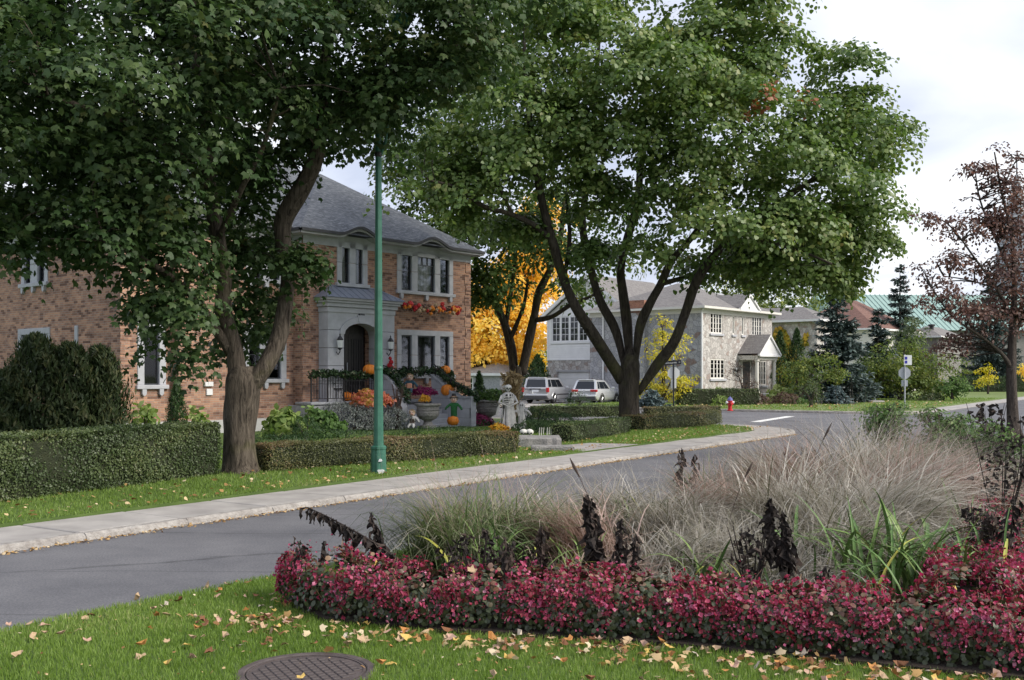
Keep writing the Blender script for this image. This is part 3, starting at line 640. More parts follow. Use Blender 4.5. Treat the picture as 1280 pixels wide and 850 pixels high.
kerb_run([tuple(S(*p).xy) for p in [(33.48, VC)] + ring(33.4, VC + 4.8, 4.8, -math.pi / 2 + .03, 0, 7)] + [tuple(S(38.2, VC + 4.8 + 1.5 * i).xy) for i in range(1, 12)], kerb)
# lawn of the house block
mb = MB(); pts = [(-40, VB), (33.4, VB)] + ring(33.4, VC + 4.8, 3.39, -math.pi / 2, 0, 8) + [(36.79, 75), (-40, 75)]
mb.slab([tuple(S(*p).xy) for p in pts], 0.0, 0.12); mb.build('front_lawn', 'grass_ground', kind='structure')
# lawn and pavement across the junction
mb = MB(); pts = [(56, VC), (260, VC), (260, VB), (56, VB)]
mb.slab([tuple(S(*p).xy) for p in pts], -0.02, 0.06); sw2 = mb.build('far_pavement', 'mortar_dark', kind='structure')
for i in range(44):
    slab_obj([S(56 + i * 1.55, VC + .02).xy, S(57.55 + i * 1.55, VC + .02).xy, S(57.55 + i * 1.55, VB).xy, S(56 + i * 1.55, VB).xy], par=sw2)
cr2 = ring(58.0, VC + 4.8, 4.8, math.pi, math.pi * 1.5, 8)
mb = MB(); pts = ring(58.0, VC + 4.8, 4.57, math.pi, math.pi * 1.5, 8) + [(58.0, VB), (260, VB), (260, 33), (53.43, 33)]
mb.slab([tuple(S(*p).xy) for p in pts], 0.0, 0.12); mb.build('corner_lawn', 'far_grass', kind='structure')
kerb_run([tuple(S(53.2, VC + 4.8 + 1.6 * i).xy) for i in range(11, 0, -1)] + [tuple(S(*p).xy) for p in cr2], kerb, w=0.24, h=0.135)
# driveway of the white-fronted garage, path to the porch
mb = MB(); pts = [(-3.5, 62), (6.5, 62), (13, 79.5), (0.5, 81)]
mb.slab(pts, -0.05, 0.0); mb.build('driveway', 'concrete', kind='structure')
# ---------------------------------------------------------------- garden steps and path
st = thing('garden_step', 'upper rough grey stone slab step beside the low skull ornaments', 'stone step', G(680, 556), group='stone steps at the path')
def step_slab(px0, px1, y, depth, z0, z1, label, root):
    root['label'] = label; root.location = (0, 0, 0)
    a, b = G(px0, y, z0), G(px1, y, z0); d = (b - a).normalized(); n_ = Vector((-d.y, d.x, 0)); mb = MB(); k = 9
    bot, top = [], []
    fr = [a + (b - a) * (i / k) - n_ * random.uniform(0, .03) for i in range(k + 1)]; bk = [a + (b - a) * (1 - i / k) + n_ * (depth + random.uniform(-.03, .03)) for i in range(k + 1)]
    o = fr + bk; n = len(o); c = sum(o, Vector()) / n
    mb.add([(p.x, p.y, z0) for p in o] + [(p.x, p.y, z1 - .03 + random.uniform(-.012, .012)) for p in o] + [(*(p + (c - p).normalized() * .035).xy, z1 + random.uniform(-.006, .006)) for p in o],
           [(i, (i + 1) % n, (i + 1) % n + n, i + n) for i in range(n)] + [(i + n, (i + 1) % n + n, (i + 1) % n + 2 * n, i + 2 * n) for i in range(n)] + [tuple(range(2 * n, 3 * n))])
    mb.build('stone', 'granite', root)
step_slab(648, 702, 559, 1.3, 0.12, 0.36, 'upper rough grey stone slab step beside the skull ornaments', st)
st2 = thing('garden_step', 'x', 'stone step', (0, 0, 0), group='stone steps at the path')
step_slab(664, 718, 565, 0.55, 0.10, 0.24, 'lower rough grey stone slab step nearest the pavement', st2)
q = [G(662, 574, .12), G(722, 565, .12), G(760, 566, .12), G(700, 578, .12)]
mb = MB(); mb.slab([(p.x, p.y) for p in [S(22.2, VB), S(25.2, VB), S(24.9, VB + 1.3), S(22.6, VB + 1.6)]], 0.1, 0.128); mb.build('garden_path', 'concrete', kind='structure')

# ---------------------------------------------------------------- grass blades
def blades(name, x, y, z, h, w, mat='grass_blade', one=False):
    n = len(x); a = rng.random(n) * 2 * np.pi; ln = rng.uniform(.1, .6, n) * h
    b = rng.random(n) * 2 * np.pi; cx, cy = np.cos(a) * w, np.sin(a) * w
    lx, ly = np.cos(b) * ln, np.sin(b) * ln
    V = np.empty((n, 5, 3))
    V[:, 0] = np.stack([x - cx, y - cy, z], 1); V[:, 1] = np.stack([x + cx, y + cy, z], 1)
    V[:, 2] = np.stack([x + cx * .8 + lx * .35, y + cy * .8 + ly * .35, z + h * .6], 1); V[:, 3] = np.stack([x - cx * .8 + lx * .35, y - cy * .8 + ly * .35, z + h * .6], 1)
    V[:, 4] = np.stack([x + lx, y + ly, z + h], 1)
    F_ = np.array([(0, 1, 2), (0, 2, 3), (3, 2, 4)])[None] + (np.arange(n) * 5)[:, None, None]
    pn = 0.5 + 0.25 * np.sin(x * 1.7 + 1.3 * np.sin(y * 1.1)) * np.sin(y * 1.9 + 0.7 * np.sin(x * 2.3))
    dry = np.clip(np.sin(x * .9 + 2 + np.sin(y * 1.3)) * np.sin(y * .7 + x * .5) - .35, 0, 1)
    var = np.clip(0.55 * pn + 0.45 * rng.random(n) + 0.2 * (rng.random(n) > .9) + .45 * dry * rng.random(n), 0, 1)
    if one: V = V[:, [0, 1, 4]]; F_ = np.arange(n * 3).reshape(-1, 3)
    o = rawmesh(name, V.reshape(-1, 3), F_.reshape(-1, 3), np.repeat(var, 3 if one else 5), mat, None, 'stuff')
    return o
def vis(x, y, m=0.06): return (y > 5.2) & (np.abs(x / y) < 0.4923 + m)
N = 400000
x = rng.uniform(-5.2, 4.5, N); y = rng.uniform(5.3, 13.5, N)
uu = x * SU.x + y * SU.y; vv = x * SV.x + y * SV.y
ve = np.where(uu < 5, 7.38, 7.38 - .068 * (uu - 5))
MH = G(383, 841, .10); MHR = 0.44
keep = vis(x, y) & (vv < ve + .03) & ~in_poly(x, y, BED) & ((x - MH.x) ** 2 + (y - MH.y) ** 2 > (MHR - .015) ** 2) & (rng.random(N) < np.clip(1.25 - (y - 5.5) / 9, .35, 1))
x, y = x[keep], y[keep]; n = len(x)
g = blades('grass', x, y, np.full(n, .098), rng.uniform(.022, .055, n), rng.uniform(.0016, .0028, n) * (1 + (y - 5.5) * .10)); g['label'] = 'short mown green grass of the near lawn'; g['category'] = 'grass'
N = 150000
u_ = rng.uniform(5, 37, N); v_ = VB + rng.random(N) ** 1.2 * 8.5
x = SU.x * u_ + SV.x * v_; y = SU.y * u_ + SV.y * v_
cu, cv = 33.4, VC + 4.8
keep = vis(x, y) & ~((u_ > cu) & (v_ < cv) & ((u_ - cu) ** 2 + (v_ - cv) ** 2 > 3.39 ** 2)) & (u_ < 36.7) & ~((u_ > 22.4) & (u_ < 25.1) & (v_ < VB + 1.5)) & (rng.random(N) < np.clip(16 / y, .2, 1))
x, y = x[keep], y[keep]; n = len(x)
g = blades('grass', x, y, np.full(n, .118), rng.uniform(.03, .07, n), rng.uniform(.0055, .009, n) * (y / 18), one=True); g['label'] = 'short green grass verge beyond the pavement'; g['category'] = 'grass'
N = 22000
u_ = rng.uniform(54, 90, N); v_ = rng.uniform(12.7, 34, N); x = SU.x * u_ + SV.x * v_; y = SU.y * u_ + SV.y * v_
keep = vis(x, y) & (((u_ - 58) ** 2 + (v_ - VC - 4.8) ** 2 < 4.7 ** 2) | (u_ > 58) | (v_ > VC + 4.8)); x, y = x[keep], y[keep]; n = len(x)
g = blades('grass', x, y, np.full(n, .118), rng.uniform(.03, .08, n), rng.uniform(.025, .035, n), one=True); g['label'] = 'mown grass of the corner lawn around the fire hydrant'; g['category'] = 'grass'
# ---------------------------------------------------------------- manhole cover
mh = thing('manhole_cover', 'round rusty brown iron manhole cover set in the near lawn', 'manhole cover', (MH.x, MH.y, 0.0))
mb = MB(); mb.lathe([(MHR, .06), (MHR, .112), (MHR - .012, .117), (MHR - .05, .117), (MHR - .058, .112), (MHR - .058, .06)], n=64); mb.build('ring', 'cast_iron', mh)
mb = MB(); mb.lathe([(MHR - .062, .06), (MHR - .062, .108), (0.001, .108)], n=48); pl_ = mb.build('plate', 'cast_iron', mh)
mb = MB(); mb.lathe([(MHR - .067, .105), (MHR - .067, .114), (MHR - .08, .114), (MHR - .08, .105)], n=64); mb.build('rim', 'cast_iron', pl_)
tread = MB(); tread.cbox(-.024, .024, -.024, .024, .104, .1155, .004); tm = None
for i in range(-6, 7):
    for j in range(-6, 7):
        tx, ty = i * .058 + (j % 2) * .0, j * .058
        if math.hypot(tx, ty) < MHR - .115:
            ca, sa = math.cos(.5), math.sin(.5)
            if tm is None: o = tread.build('tread_stud', 'cast_iron', pl_); tm = o.data
            else: o = link('tread_stud', tm, pl_)
            o.location = (ca * tx - sa * ty, sa * tx + ca * ty, 0); o.rotation_euler.z = .5
# ================================================================ houses
def wall_holes(F, a0, a1, z0, z1, holes, rev=0.18, uo=0.0):
    """wall face with real openings and their reveals; UVs in metres"""
    mb = MB(); mb.uv = {}
    xs = sorted(set([a0, a1] + [h[0] for h in holes] + [h[1] for h in holes])); zs = sorted(set([z0, z1] + [h[2] for h in holes] + [h[3] for h in holes]))
    ins = lambda a, z: any(h[0] < a < h[1] and h[2] < z < h[3] for h in holes)
    for i in range(len(xs) - 1):
        for j in range(len(zs) - 1):
            if ins((xs[i] + xs[i + 1]) / 2, (zs[j] + zs[j + 1]) / 2): continue
            A, B, C, D = xs[i], xs[i + 1], zs[j], zs[j + 1]
            mb.quad(F.pt(A, 0, C), F.pt(B, 0, C), F.pt(B, 0, D), F.pt(A, 0, D), [(A + uo, C), (B + uo, C), (B + uo, D), (A + uo, D)])
    for h in holes:
        A, B, C, D = h[:4]
        for p, q in (((A, C), (A, D)), ((B, D), (B, C)), ((A, D), (B, D)), ((B, C), (A, C))):
            mb.quad(F.pt(p[0], 0, p[1]), F.pt(p[0], rev, p[1]), F.pt(q[0], rev, q[1]), F.pt(q[0], 0, q[1]), [(0, p[1]), (rev, p[1]), (rev, q[1]), (0, q[1])])
    return mb
def window(F, par, a0, a1, z0, z1, frame='dark_frame', d=0.10, fw=0.05, cols=1, rows=1, mid=None, curtain=None, room=True, bar=0.018):
    """one light: frame mesh (the part), glazing bars, panes and what hangs behind them"""
    mb = MB()
    for (p, q, r, s) in ((a0, a0 + fw, z0, z1), (a1 - fw, a1, z0, z1), (a0 + fw, a1 - fw, z0, z0 + fw), (a0 + fw, a1 - fw, z1 - fw, z1)): mb.box(p, q, d, d + .06, r, s, F)
    if mid: mb.box(a0 + fw, a1 - fw, d + .004, d + .05, mid - fw * .4, mid + fw * .4, F)
    w_ = mb.build('window', frame, par)
    ia, ib, iz, ih = a0 + fw, a1 - fw, z0 + fw, z1 - fw
    for i in range(1, cols):
        x = ia + (ib - ia) * i / cols; m = MB(); m.box(x - bar / 2, x + bar / 2, d + .012, d + .034, iz, ih, F); m.build('glazing_bar', frame, w_)
    for j in range(1, rows):
        z = iz + (ih - iz) * j / rows; m = MB(); m.box(ia, ib, d + .016, d + .030, z - bar / 2, z + bar / 2, F); m.build('glazing_bar', frame, w_)
    m = MB(); m.box(ia, ib, d + .036, d + .042, iz, ih, F); m.build('pane', 'glass', w_)
    if curtain:
        for (f0, f1, zf) in curtain:
            m = MB(); n = 10; A, B = ia + (ib - ia) * f0, ia + (ib - ia) * f1
            for i in range(n):
                p, q = A + (B - A) * i / n, A + (B - A) * (i + 1) / n; y1, y2 = d + .14 + .02 * (i % 2), d + .14 + .02 * ((i + 1) % 2); zb = iz + (ih - iz) * zf
                m.quad(F.pt(p, y1, zb), F.pt(q, y2, zb), F.pt(q, y2, ih), F.pt(p, y1, ih))
            m.build('curtain', 'curtain', w_)
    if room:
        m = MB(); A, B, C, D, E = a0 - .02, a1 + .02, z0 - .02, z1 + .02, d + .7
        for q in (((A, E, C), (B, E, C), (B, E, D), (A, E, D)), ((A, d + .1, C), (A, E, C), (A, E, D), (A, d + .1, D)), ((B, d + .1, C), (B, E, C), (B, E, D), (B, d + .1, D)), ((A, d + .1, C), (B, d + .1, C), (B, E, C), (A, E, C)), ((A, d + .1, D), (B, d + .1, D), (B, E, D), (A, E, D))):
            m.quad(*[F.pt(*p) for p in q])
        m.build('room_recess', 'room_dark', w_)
    return w_
def hip(parent, x0, x1, y0, y1, z, pitch, mat, name='roof', ov=0.0, thick=0.0, gable=None):
    """hip roof over a rectangle, UV in metres along eave and up slope"""
    x0 -= ov; x1 += ov; y0 -= ov; y1 += ov; w_, d_ = x1 - x0, y1 - y0; h = min(w_, d_) / 2; t = h * pitch; sl = math.hypot(1, pitch)
    mb = MB(); mb.uv = {}
    if w_ >= d_: A, B = (x0 + h, (y0 + y1) / 2, z + t), (x1 - h, (y0 + y1) / 2, z + t)
    else: A, B = ((x0 + x1) / 2, y0 + h, z + t), ((x0 + x1) / 2, y1 - h, z + t)
    c = [(x0, y0, z), (x1, y0, z), (x1, y1, z), (x0, y1, z)]
    def face(pts):
        e = Vector(pts[1]) - Vector(pts[0]); e.normalize(); o = Vector(pts[0]); uv = []
        for p in pts:
            q = Vector(p) - o; a = q.dot(e); uv.append((a, (q - e * a).length))
        mb.poly(pts, uv)
    if w_ >= d_: face([c[0], c[1], B, A]); face([c[1], c[2], B]); face([c[2], c[3], A, B]); face([c[3], c[0], A])
    else: face([c[0], c[1], A]); face([c[1], c[2], B, A]); face([c[2], c[3], B]); face([c[3], c[0], A, B])
    mb.poly([(x0, y0, z - .01), (x0, y1, z - .01), (x1, y1, z - .01), (x1, y0, z - .01)], [(0, 0)] * 4)
    return mb.build(name, mat, parent)

# ---------------------------------------------------------------- the brick house
HD = Vector((0.646, 0.763)).normalized(); HANG = math.atan2(HD.y, HD.x)
H0 = Vector((-7.11, 35.3, 0.12))
house = thing('brick_house', 'two-storey orange brick house with grey slate roof and limestone arched entrance', 'house', H0, HANG)
ZE, ZF = 6.62, 0.42                       # eave height, foundation top (above the house base)
FC = Fr(0, 0, 1, 0); FB = Fr(-4.44, 0.5, 1, 0); FA = Fr(-6.16, 0.85, 1, 0); LC = 8.42
FCs = Fr(0, 0.5, 0, -1); FBs = Fr(-4.44, 0.85, 0, -1); FS = Fr(-6.16, 12.85, 0, -1)     # walls that face left
bump = lambda a: 0.30 * math.cos(max(-1, min(1, (a - 2.28) / 1.0)) * math.pi / 2) ** 2 + 0.30 * math.cos(max(-1, min(1, (a - 5.92) / 1.05)) * math.pi / 2) ** 2
L2 = [(4.60, 5.14), (5.44, 6.38), (6.66, 7.18)]
tw = [(1.72, 2.08), (2.35, 2.70)]
# front of the right-hand block
holesC = [(a, b, 5.02, 6.48) for a, b in L2] + [(a, b, 5.10, 6.55) for a, b in tw] + [(a, b, 1.85, 3.36) for a, b in L2] + [(1.42, 3.0, 0.95, 3.66)]
wall_holes(FC, 0, LC, ZF, ZE - .02, holesC, .22).build('wall', 'brick', house)
wall_holes(FCs, 0, .5, ZF, ZE - .02, [], uo=3.1).build('wall', 'brick', house)
holesB = [(2.62, 3.06, 1.72, 3.35), (3.34, 3.92, 1.72, 3.35), (2.72, 3.12, 5.05, 6.45), (3.42, 3.86, 5.05, 6.45)]
wall_holes(FB, 0, 4.44, ZF, ZE - .02, holesB, .2, 7.7).build('wall', 'brick', house)
wall_holes(FBs, 0, .35, ZF, ZE - .02, [], uo=1.3).build('wall', 'brick', house)
wall_holes(FA, 0, 1.72, ZF, ZE - .02, [(.78, 1.30, 1.55, 3.35)], .2, 5.2).build('wall', 'brick', house)
sa = lambda w_: 12.0 - w_                   # distance from the corner, measured along the side wall
holesS = [(sa(6.45), sa(5.75), 1.6, 3.22), (sa(5.35), sa(4.60), 1.6, 3.22), (sa(6.2), sa(5.75), 4.92, 6.2), (sa(5.25), sa(4.75), 4.92, 6.2)]
wall_holes(FS, 0, 12, ZF, ZE - .02, holesS, .2, 2.2).build('wall', 'brick', house)
wall_holes(Fr(LC, 0, 0, 1), 0, 12.85, ZF, ZE - .02, [], uo=1).build('wall', 'brick', house)
wall_holes(Fr(LC, 12.85, -1, 0), 0, LC + 6.16, ZF, ZE - .02, [], uo=1).build('wall', 'brick', house)
mb = MB()
for F, L in ((FC, LC), (FCs, .5), (FB, 4.44), (FBs, .35), (FA, 1.72), (FS, 12.0), (Fr(LC, 0, 0, 1), 12.85)): mb.box(0, L, -.03, .1, -.1, ZF, F)
mb.build('foundation', 'foundation', house)
# quoins: every few courses stand proud at the corners
for F, a in ((FC, LC - .36), (FC, .0), (FCs, .14), (FB, 0.0), (FA, 0.0)):
    z = ZF + .35; i = 0
    while z < 6.0:
        if not (F is FC and a == 0 and z < 1.3):
            m = MB(); m.uv = {}; W = .36 if i % 2 else .30; a_ = a if a < 1 else a + (.36 - W); u0 = a_ + 1.7
            m.box(a_ + .002, a_ + W, -.022, .02, z, z + .36, F)
            for k in range(6): m.uv[k] = [(u0, z), (u0 + W, z), (u0 + W, z + .36), (u0, z + .36)]
            m.build('quoin', 'brick', house)
        z += .43; i += 1
# frieze and eave
def frieze(F, L, a0=0.0, b=None):
    m = MB(); n = 40 if b else 1
    for i in range(n):
        p, q = a0 + (L - a0) * i / n, a0 + (L - a0) * (i + 1) / n
        zp, zq = ZE + (b(p) if b else 0), ZE + (b(q) if b else 0); lo = ZE - .27
        P_ = F.pt
        m.add([P_(p, -.03, lo), P_(q, -.03, lo), P_(q, -.03, zq), P_(p, -.03, zp), P_(p, .1, lo), P_(q, .1, lo)], [(0, 1, 2, 3), (0, 4, 5, 1)])
    m.build('frieze', 'limestone', house)
    m = MB(); lt = MB()
    for i in range(n):
        p, q = a0 - (.38 if i == 0 else 0) + (L - a0) * i / n, a0 + (L - a0) * (i + 1) / n + (.38 if i == n - 1 else 0)
        bp, bq = (b(p) if b else 0), (b(q) if b else 0); P_ = F.pt
        m.add([P_(p, -.40, ZE + bp + .02), P_(q, -.40, ZE + bq + .02), P_(q, -.40, ZE + bq + .10), P_(p, -.40, ZE + bp + .10), P_(p, -.02, ZE + bp), P_(q, -.02, ZE + bq)], [(0, 1, 2, 3), (0, 4, 5, 1)])
        lt.add([P_(p, -.46, ZE + bp + .09), P_(q, -.46, ZE + bq + .09), P_(q, -.46, ZE + bq + .19), P_(p, -.46, ZE + bp + .19), P_(p, -.36, ZE + bp + .09), P_(q, -.36, ZE + bq + .09), P_(p, -.36, ZE + bp + .19), P_(q, -.36, ZE + bq + .19)], [(0, 1, 2, 3), (0, 4, 5, 1), (3, 2, 7, 6)])
    m.build('soffit', 'fascia_grey', house); lt.build('gutter', 'gutter', house)
bumpB = lambda a: 0.28 * math.cos(max(-1, min(1, (a - 3.28) / 1.0)) * math.pi / 2) ** 2
frieze(FC, LC, 0, bump); frieze(FCs, .5); frieze(FB, 4.44, 0, bumpB); frieze(FA, 1.72); frieze(FS, 12.0); frieze(Fr(LC, 0, 0, 1), 12.85)
# roof: grid over the front slope so the eyebrow eaves swell out of it
def slope(F, L, h, p, b, flipx=True):
    mb = MB(); mb.uv = {}; n, m_ = 64, 14; o = .42
    def pt(i, j):
        d = (h + o) * (j / m_) ** 1.6; a = -o + d * (0.0) + (L + 2 * o) * i / n
        a0, a1 = -o + d, L + o - d; a = a0 + (a1 - a0) * i / n
        return F.pt(a, d - o, ZE + .16 + d * p + b(a) * max(0, 1 - d / 1.9) ** 1.3), (a, d * math.hypot(1, p))
    for i in range(n):
        for j in range(m_):
            q = [pt(i, j), pt(i + 1, j), pt(i + 1, j + 1), pt(i, j + 1)]
            mb.quad(*[k[0] for k in q], [k[1] for k in q])
    return mb
PIT = 0.66
HB = 5.6
mb = slope(FC, LC, LC / 2, PIT, bump); rf = mb.build('roof', 'slate_shingle', house, smooth=True)
hip(house, 0, LC, 0, 12.85, ZE + .155, PIT, 'slate_shingle', ov=.42)
mb = slope(FB, 4.44, 2.2, PIT, bumpB); mb.build('roof', 'slate_shingle', house, smooth=True)
hip(house, -6.16, LC, 0.55, 12.85, ZE + .15, PIT, 'slate_shingle', ov=.42)
# stone window surrounds
def surround(F, par, lights, z0, z1, side=.22, head=.2, sill=True, pr=.03, brackets=True, arch=None):
    A, B = lights[0][0] - side, lights[-1][1] + side
    par_ = par
    def blk(a0, a1, c0, c1, nm='stone_trim', p=pr, mat='limestone'):
        m = MB(); m.cbox(a0, a1, -p, .10, c0, c1, .012, F); m.build(nm, mat, par_)
    blk(A, B, z1 - .006, z1 + head)
    xs = [A] + [x for l in lights for x in l] + [B]
    for i in range(0, len(xs), 2):
        zz = z0; seg = (z1 - z0) / 2
        for k in range(2): blk(xs[i] - (.006 if i else 0), xs[i + 1] + (.006 if i + 2 < len(xs) else 0), zz + .006, zz + seg - .006); zz += seg
    if sill: blk(A - .06, B + .06, z0 - .12, z0 + .006, 'sill', pr + .08)
    if sill and brackets:
        for a in np.linspace(A + .12, B - .26, 3 if B - A > 1.3 else 2):
            m = MB(); m.prism([(a, z0 - .12), (a + .14, z0 - .12), (a + .14, z0 - .26), (a + .10, z0 - .32), (a + .04, z0 - .32), (a, z0 - .26)], -.10, .02, F); m.build('sill_bracket', 'limestone', par_)
cu_ = [(0, .22, 0), (.8, 1, 0)]
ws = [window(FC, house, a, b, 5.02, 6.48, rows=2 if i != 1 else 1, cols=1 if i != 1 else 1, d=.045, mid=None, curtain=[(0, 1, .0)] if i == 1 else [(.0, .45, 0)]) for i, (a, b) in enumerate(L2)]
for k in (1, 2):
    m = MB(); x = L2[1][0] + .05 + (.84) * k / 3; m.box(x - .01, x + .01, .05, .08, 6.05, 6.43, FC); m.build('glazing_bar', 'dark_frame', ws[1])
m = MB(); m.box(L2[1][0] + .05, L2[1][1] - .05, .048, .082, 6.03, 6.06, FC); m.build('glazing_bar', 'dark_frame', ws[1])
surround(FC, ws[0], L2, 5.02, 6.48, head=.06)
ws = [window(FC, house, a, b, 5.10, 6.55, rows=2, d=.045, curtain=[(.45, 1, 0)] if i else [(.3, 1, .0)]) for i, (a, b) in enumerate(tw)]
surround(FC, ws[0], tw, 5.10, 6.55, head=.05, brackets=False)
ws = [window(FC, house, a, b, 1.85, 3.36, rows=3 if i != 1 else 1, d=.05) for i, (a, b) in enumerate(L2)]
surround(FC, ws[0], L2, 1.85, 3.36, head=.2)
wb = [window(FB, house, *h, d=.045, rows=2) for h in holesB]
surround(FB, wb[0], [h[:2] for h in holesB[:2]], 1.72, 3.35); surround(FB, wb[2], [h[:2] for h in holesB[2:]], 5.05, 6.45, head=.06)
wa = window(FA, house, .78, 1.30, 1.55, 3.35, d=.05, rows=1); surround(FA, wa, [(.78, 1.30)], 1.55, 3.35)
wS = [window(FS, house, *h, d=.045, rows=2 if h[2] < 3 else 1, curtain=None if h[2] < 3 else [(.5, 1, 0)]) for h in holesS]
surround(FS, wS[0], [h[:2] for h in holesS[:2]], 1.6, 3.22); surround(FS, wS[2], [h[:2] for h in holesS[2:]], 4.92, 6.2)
m = MB(); m.cbox(sa(2.72), sa(2.52), -.04, .05, .9, 3.42, .012, FS); m.build('stone_strip', 'limestone', house)
m = MB(); m.cbox(.92, 1.22, -.10, .02, 1.50, 1.64, .01, FB); vt = m.build('wall_vent', 'white_paint', house)
m = MB(); m.cbox(1.0, 1.22, -.06, .02, 1.22, 1.42, .01, FB); m.build('vent_hood', 'white_paint', vt)

# portico
FP = Fr(0, -.49, 1, 0); PA, PB, OA, OB = 0.70, 3.80, 1.42, 3.00
port = MB(); port.box(PA + .02, OA - .02, .02, .50, .95, 4.1, FP); port.box(OB + .02, PB - .02, .02, .50, .95, 4.1, FP); port.box(OA - .02, OB + .02, .02, .50, 3.80, 4.1, FP)
port = port.build('portico', 'mortar_dark', house)
zs = [.93, 1.55, 2.17, 2.79, 3.41]
for (A, B) in ((PA, OA), (OB, PB)):
    for i in range(4):
        m = MB(); m.cbox(A, B, 0, .505, zs[i] + .008, zs[i + 1] - .008, .014, FP); m.build('stone_block', 'limestone', port)
mid, hw = (OA + OB) / 2, (OB - OA) / 2
az_ = lambda a: 3.28 + .40 * math.sqrt(max(0, 1 - ((a - mid) / hw) ** 2))
def arch_pts(r, n): return [(mid - hw * r * math.cos(math.pi * i / n), 3.28 + (.40 + (r - 1) * .8) * math.sin(math.pi * i / n)) for i in range(n + 1)]
inn, outr = arch_pts(1.0, 9), arch_pts(1.28, 9)
for i in range(9):
    key = i == 4; q = [inn[i], inn[i + 1], outr[i + 1], outr[i]]
    if key: q[2] = (q[2][0] + .03, q[2][1] + .06); q[3] = (q[3][0] - .03, q[3][1] + .06)
    m = MB(); m.prism(q, -.05 if key else -.03, .505, FP); m.build('keystone' if key else 'arch_stone', 'limestone', port)
for sgn in (-1, 1):
    op = outr[:5] if sgn < 0 else outr[5:][::-1]
    ed = PA if sgn < 0 else PB
    poly = [(ed, 3.42)] + [(p[0] - sgn * -.0, max(p[1], 3.42) + .004) for p in op] + [(mid + sgn * .14, 4.02), (ed, 4.02)]
    m = MB(); m.prism(poly if sgn < 0 else poly[::-1], .004, .5, FP); m.build('stone_block', 'limestone', port)
m = MB(); m.cbox(mid - .135, mid + .135, -.004, .5, 3.84, 4.02, .01, FP); m.build('stone_block', 'limestone', port)
for (z0_, z1_, o_) in ((4.02, 4.20, .03), (4.21, 4.34, .09), (4.345, 4.42, .16), (4.425, 4.52, .22)):
    m = MB(); m.cbox(PA - o_, PB + o_, -o_, .50, z0_, z1_, .012, FP); m.build('cornice', 'limestone' if z0_ < 4.4 else 'fascia_grey', port)
CA, CB, CY, CZ0, CZ1 = PA - .26, PB + .26, -.26, 4.525, 4.98
mb = MB(); a_, b_, c_, d_ = FP.pt(CA, CY, CZ0), FP.pt(CB, CY, CZ0), FP.pt(CB - .75, .485, CZ1), FP.pt(CA + .75, .485, CZ1)
e_, f_ = FP.pt(CA, .485, CZ0), FP.pt(CB, .485, CZ0)
mb.quad(a_, b_, c_, d_); mb.poly([e_, a_, d_]); mb.poly([b_, f_, c_]); mb.poly([e_, f_, b_, a_]); can = mb.build('canopy_roof', 'metal_roof', house)
for i in range(1, 12):
    t = i / 12; x = CA + (CB - CA) * t
    top = min(1, min((x - CA) / .75, (CB - x) / .75)); p = Vector(FP.pt(x, CY, CZ0 + .01)); q_ = Vector(FP.pt(x, CY + .745 * top, CZ0 + .01 + (CZ1 - CZ0) * top))
    m = MB(); m.tube([p, q_], .016, 4); m.build('seam', 'metal_roof', can)
for (p, q_) in ((a_, d_), (b_, c_), (d_, c_)):
    m = MB(); m.tube([Vector(p) + Vector((0, 0, .01)), Vector(q_) + Vector((0, 0, .01))], .022, 5); m.build('seam', 'metal_roof', can)
m = MB(); m.cbox(mid - .13, mid + .13, -.03, .02, 3.86, 4.02, .008, FP); pq = m.build('number_plaque', 'sign_black', house)
mt = Matrix.Translation(Vector(FP.pt(mid, -.032, 3.94))) @ Matrix.Rotation(R(90), 4, 'X')
text_mesh('numeral', '200', .13, 'limestone_dark', pq, mt)
m = MB(); m.box(OA, OB, .28, .34, .95, 3.75, FC); door = m.build('door', 'dark_wood', house)
for k in range(2):
    A = OA + .06 + k * .78; m = MB(); m.cbox(A, A + .70, .25, .29, 1.05, 3.35, .02, FC); m.build('door_leaf', 'dark_wood', door)
    for j in range(5): m = MB(); x = A + .12 + j * .115; m.box(x - .012, x + .012, .225, .245, 1.5, 3.15, FC); m.build('grille_bar', 'black_iron', door)
m = MB(); m.tube([FC.pt(mid - .06, .20, 1.95), FC.pt(mid - .06, .20, 2.3)], .018, 6); m.build('handle', 'galvanised', door)
# lanterns beside the arch
def lantern(a, z):
    m = MB(); m.tube([FP.pt(a, 0, z - .12), FP.pt(a, -.10, z - .22), FP.pt(a, -.20, z - .12), FP.pt(a, -.20, z)], .018, 6); l = m.build('wall_lantern', 'black_iron', house)
    m = MB(); c = FP.pt(a, -.20, z); m.lathe([(.02, -.06), (.09, -.02), (.075, .0), (.11, .28), (.12, .30), (.05, .40), (.02, .43), (.03, .46), (.001, .52)], c, 6); m.build('lantern_cap', 'black_iron', l)
    m = MB(); m.lathe([(.083, .02), (.116, .27)], c, 6); m.build('lantern_glass', 'lamp_glass', l)
lantern(1.06, 2.78); lantern(3.42, 2.78)

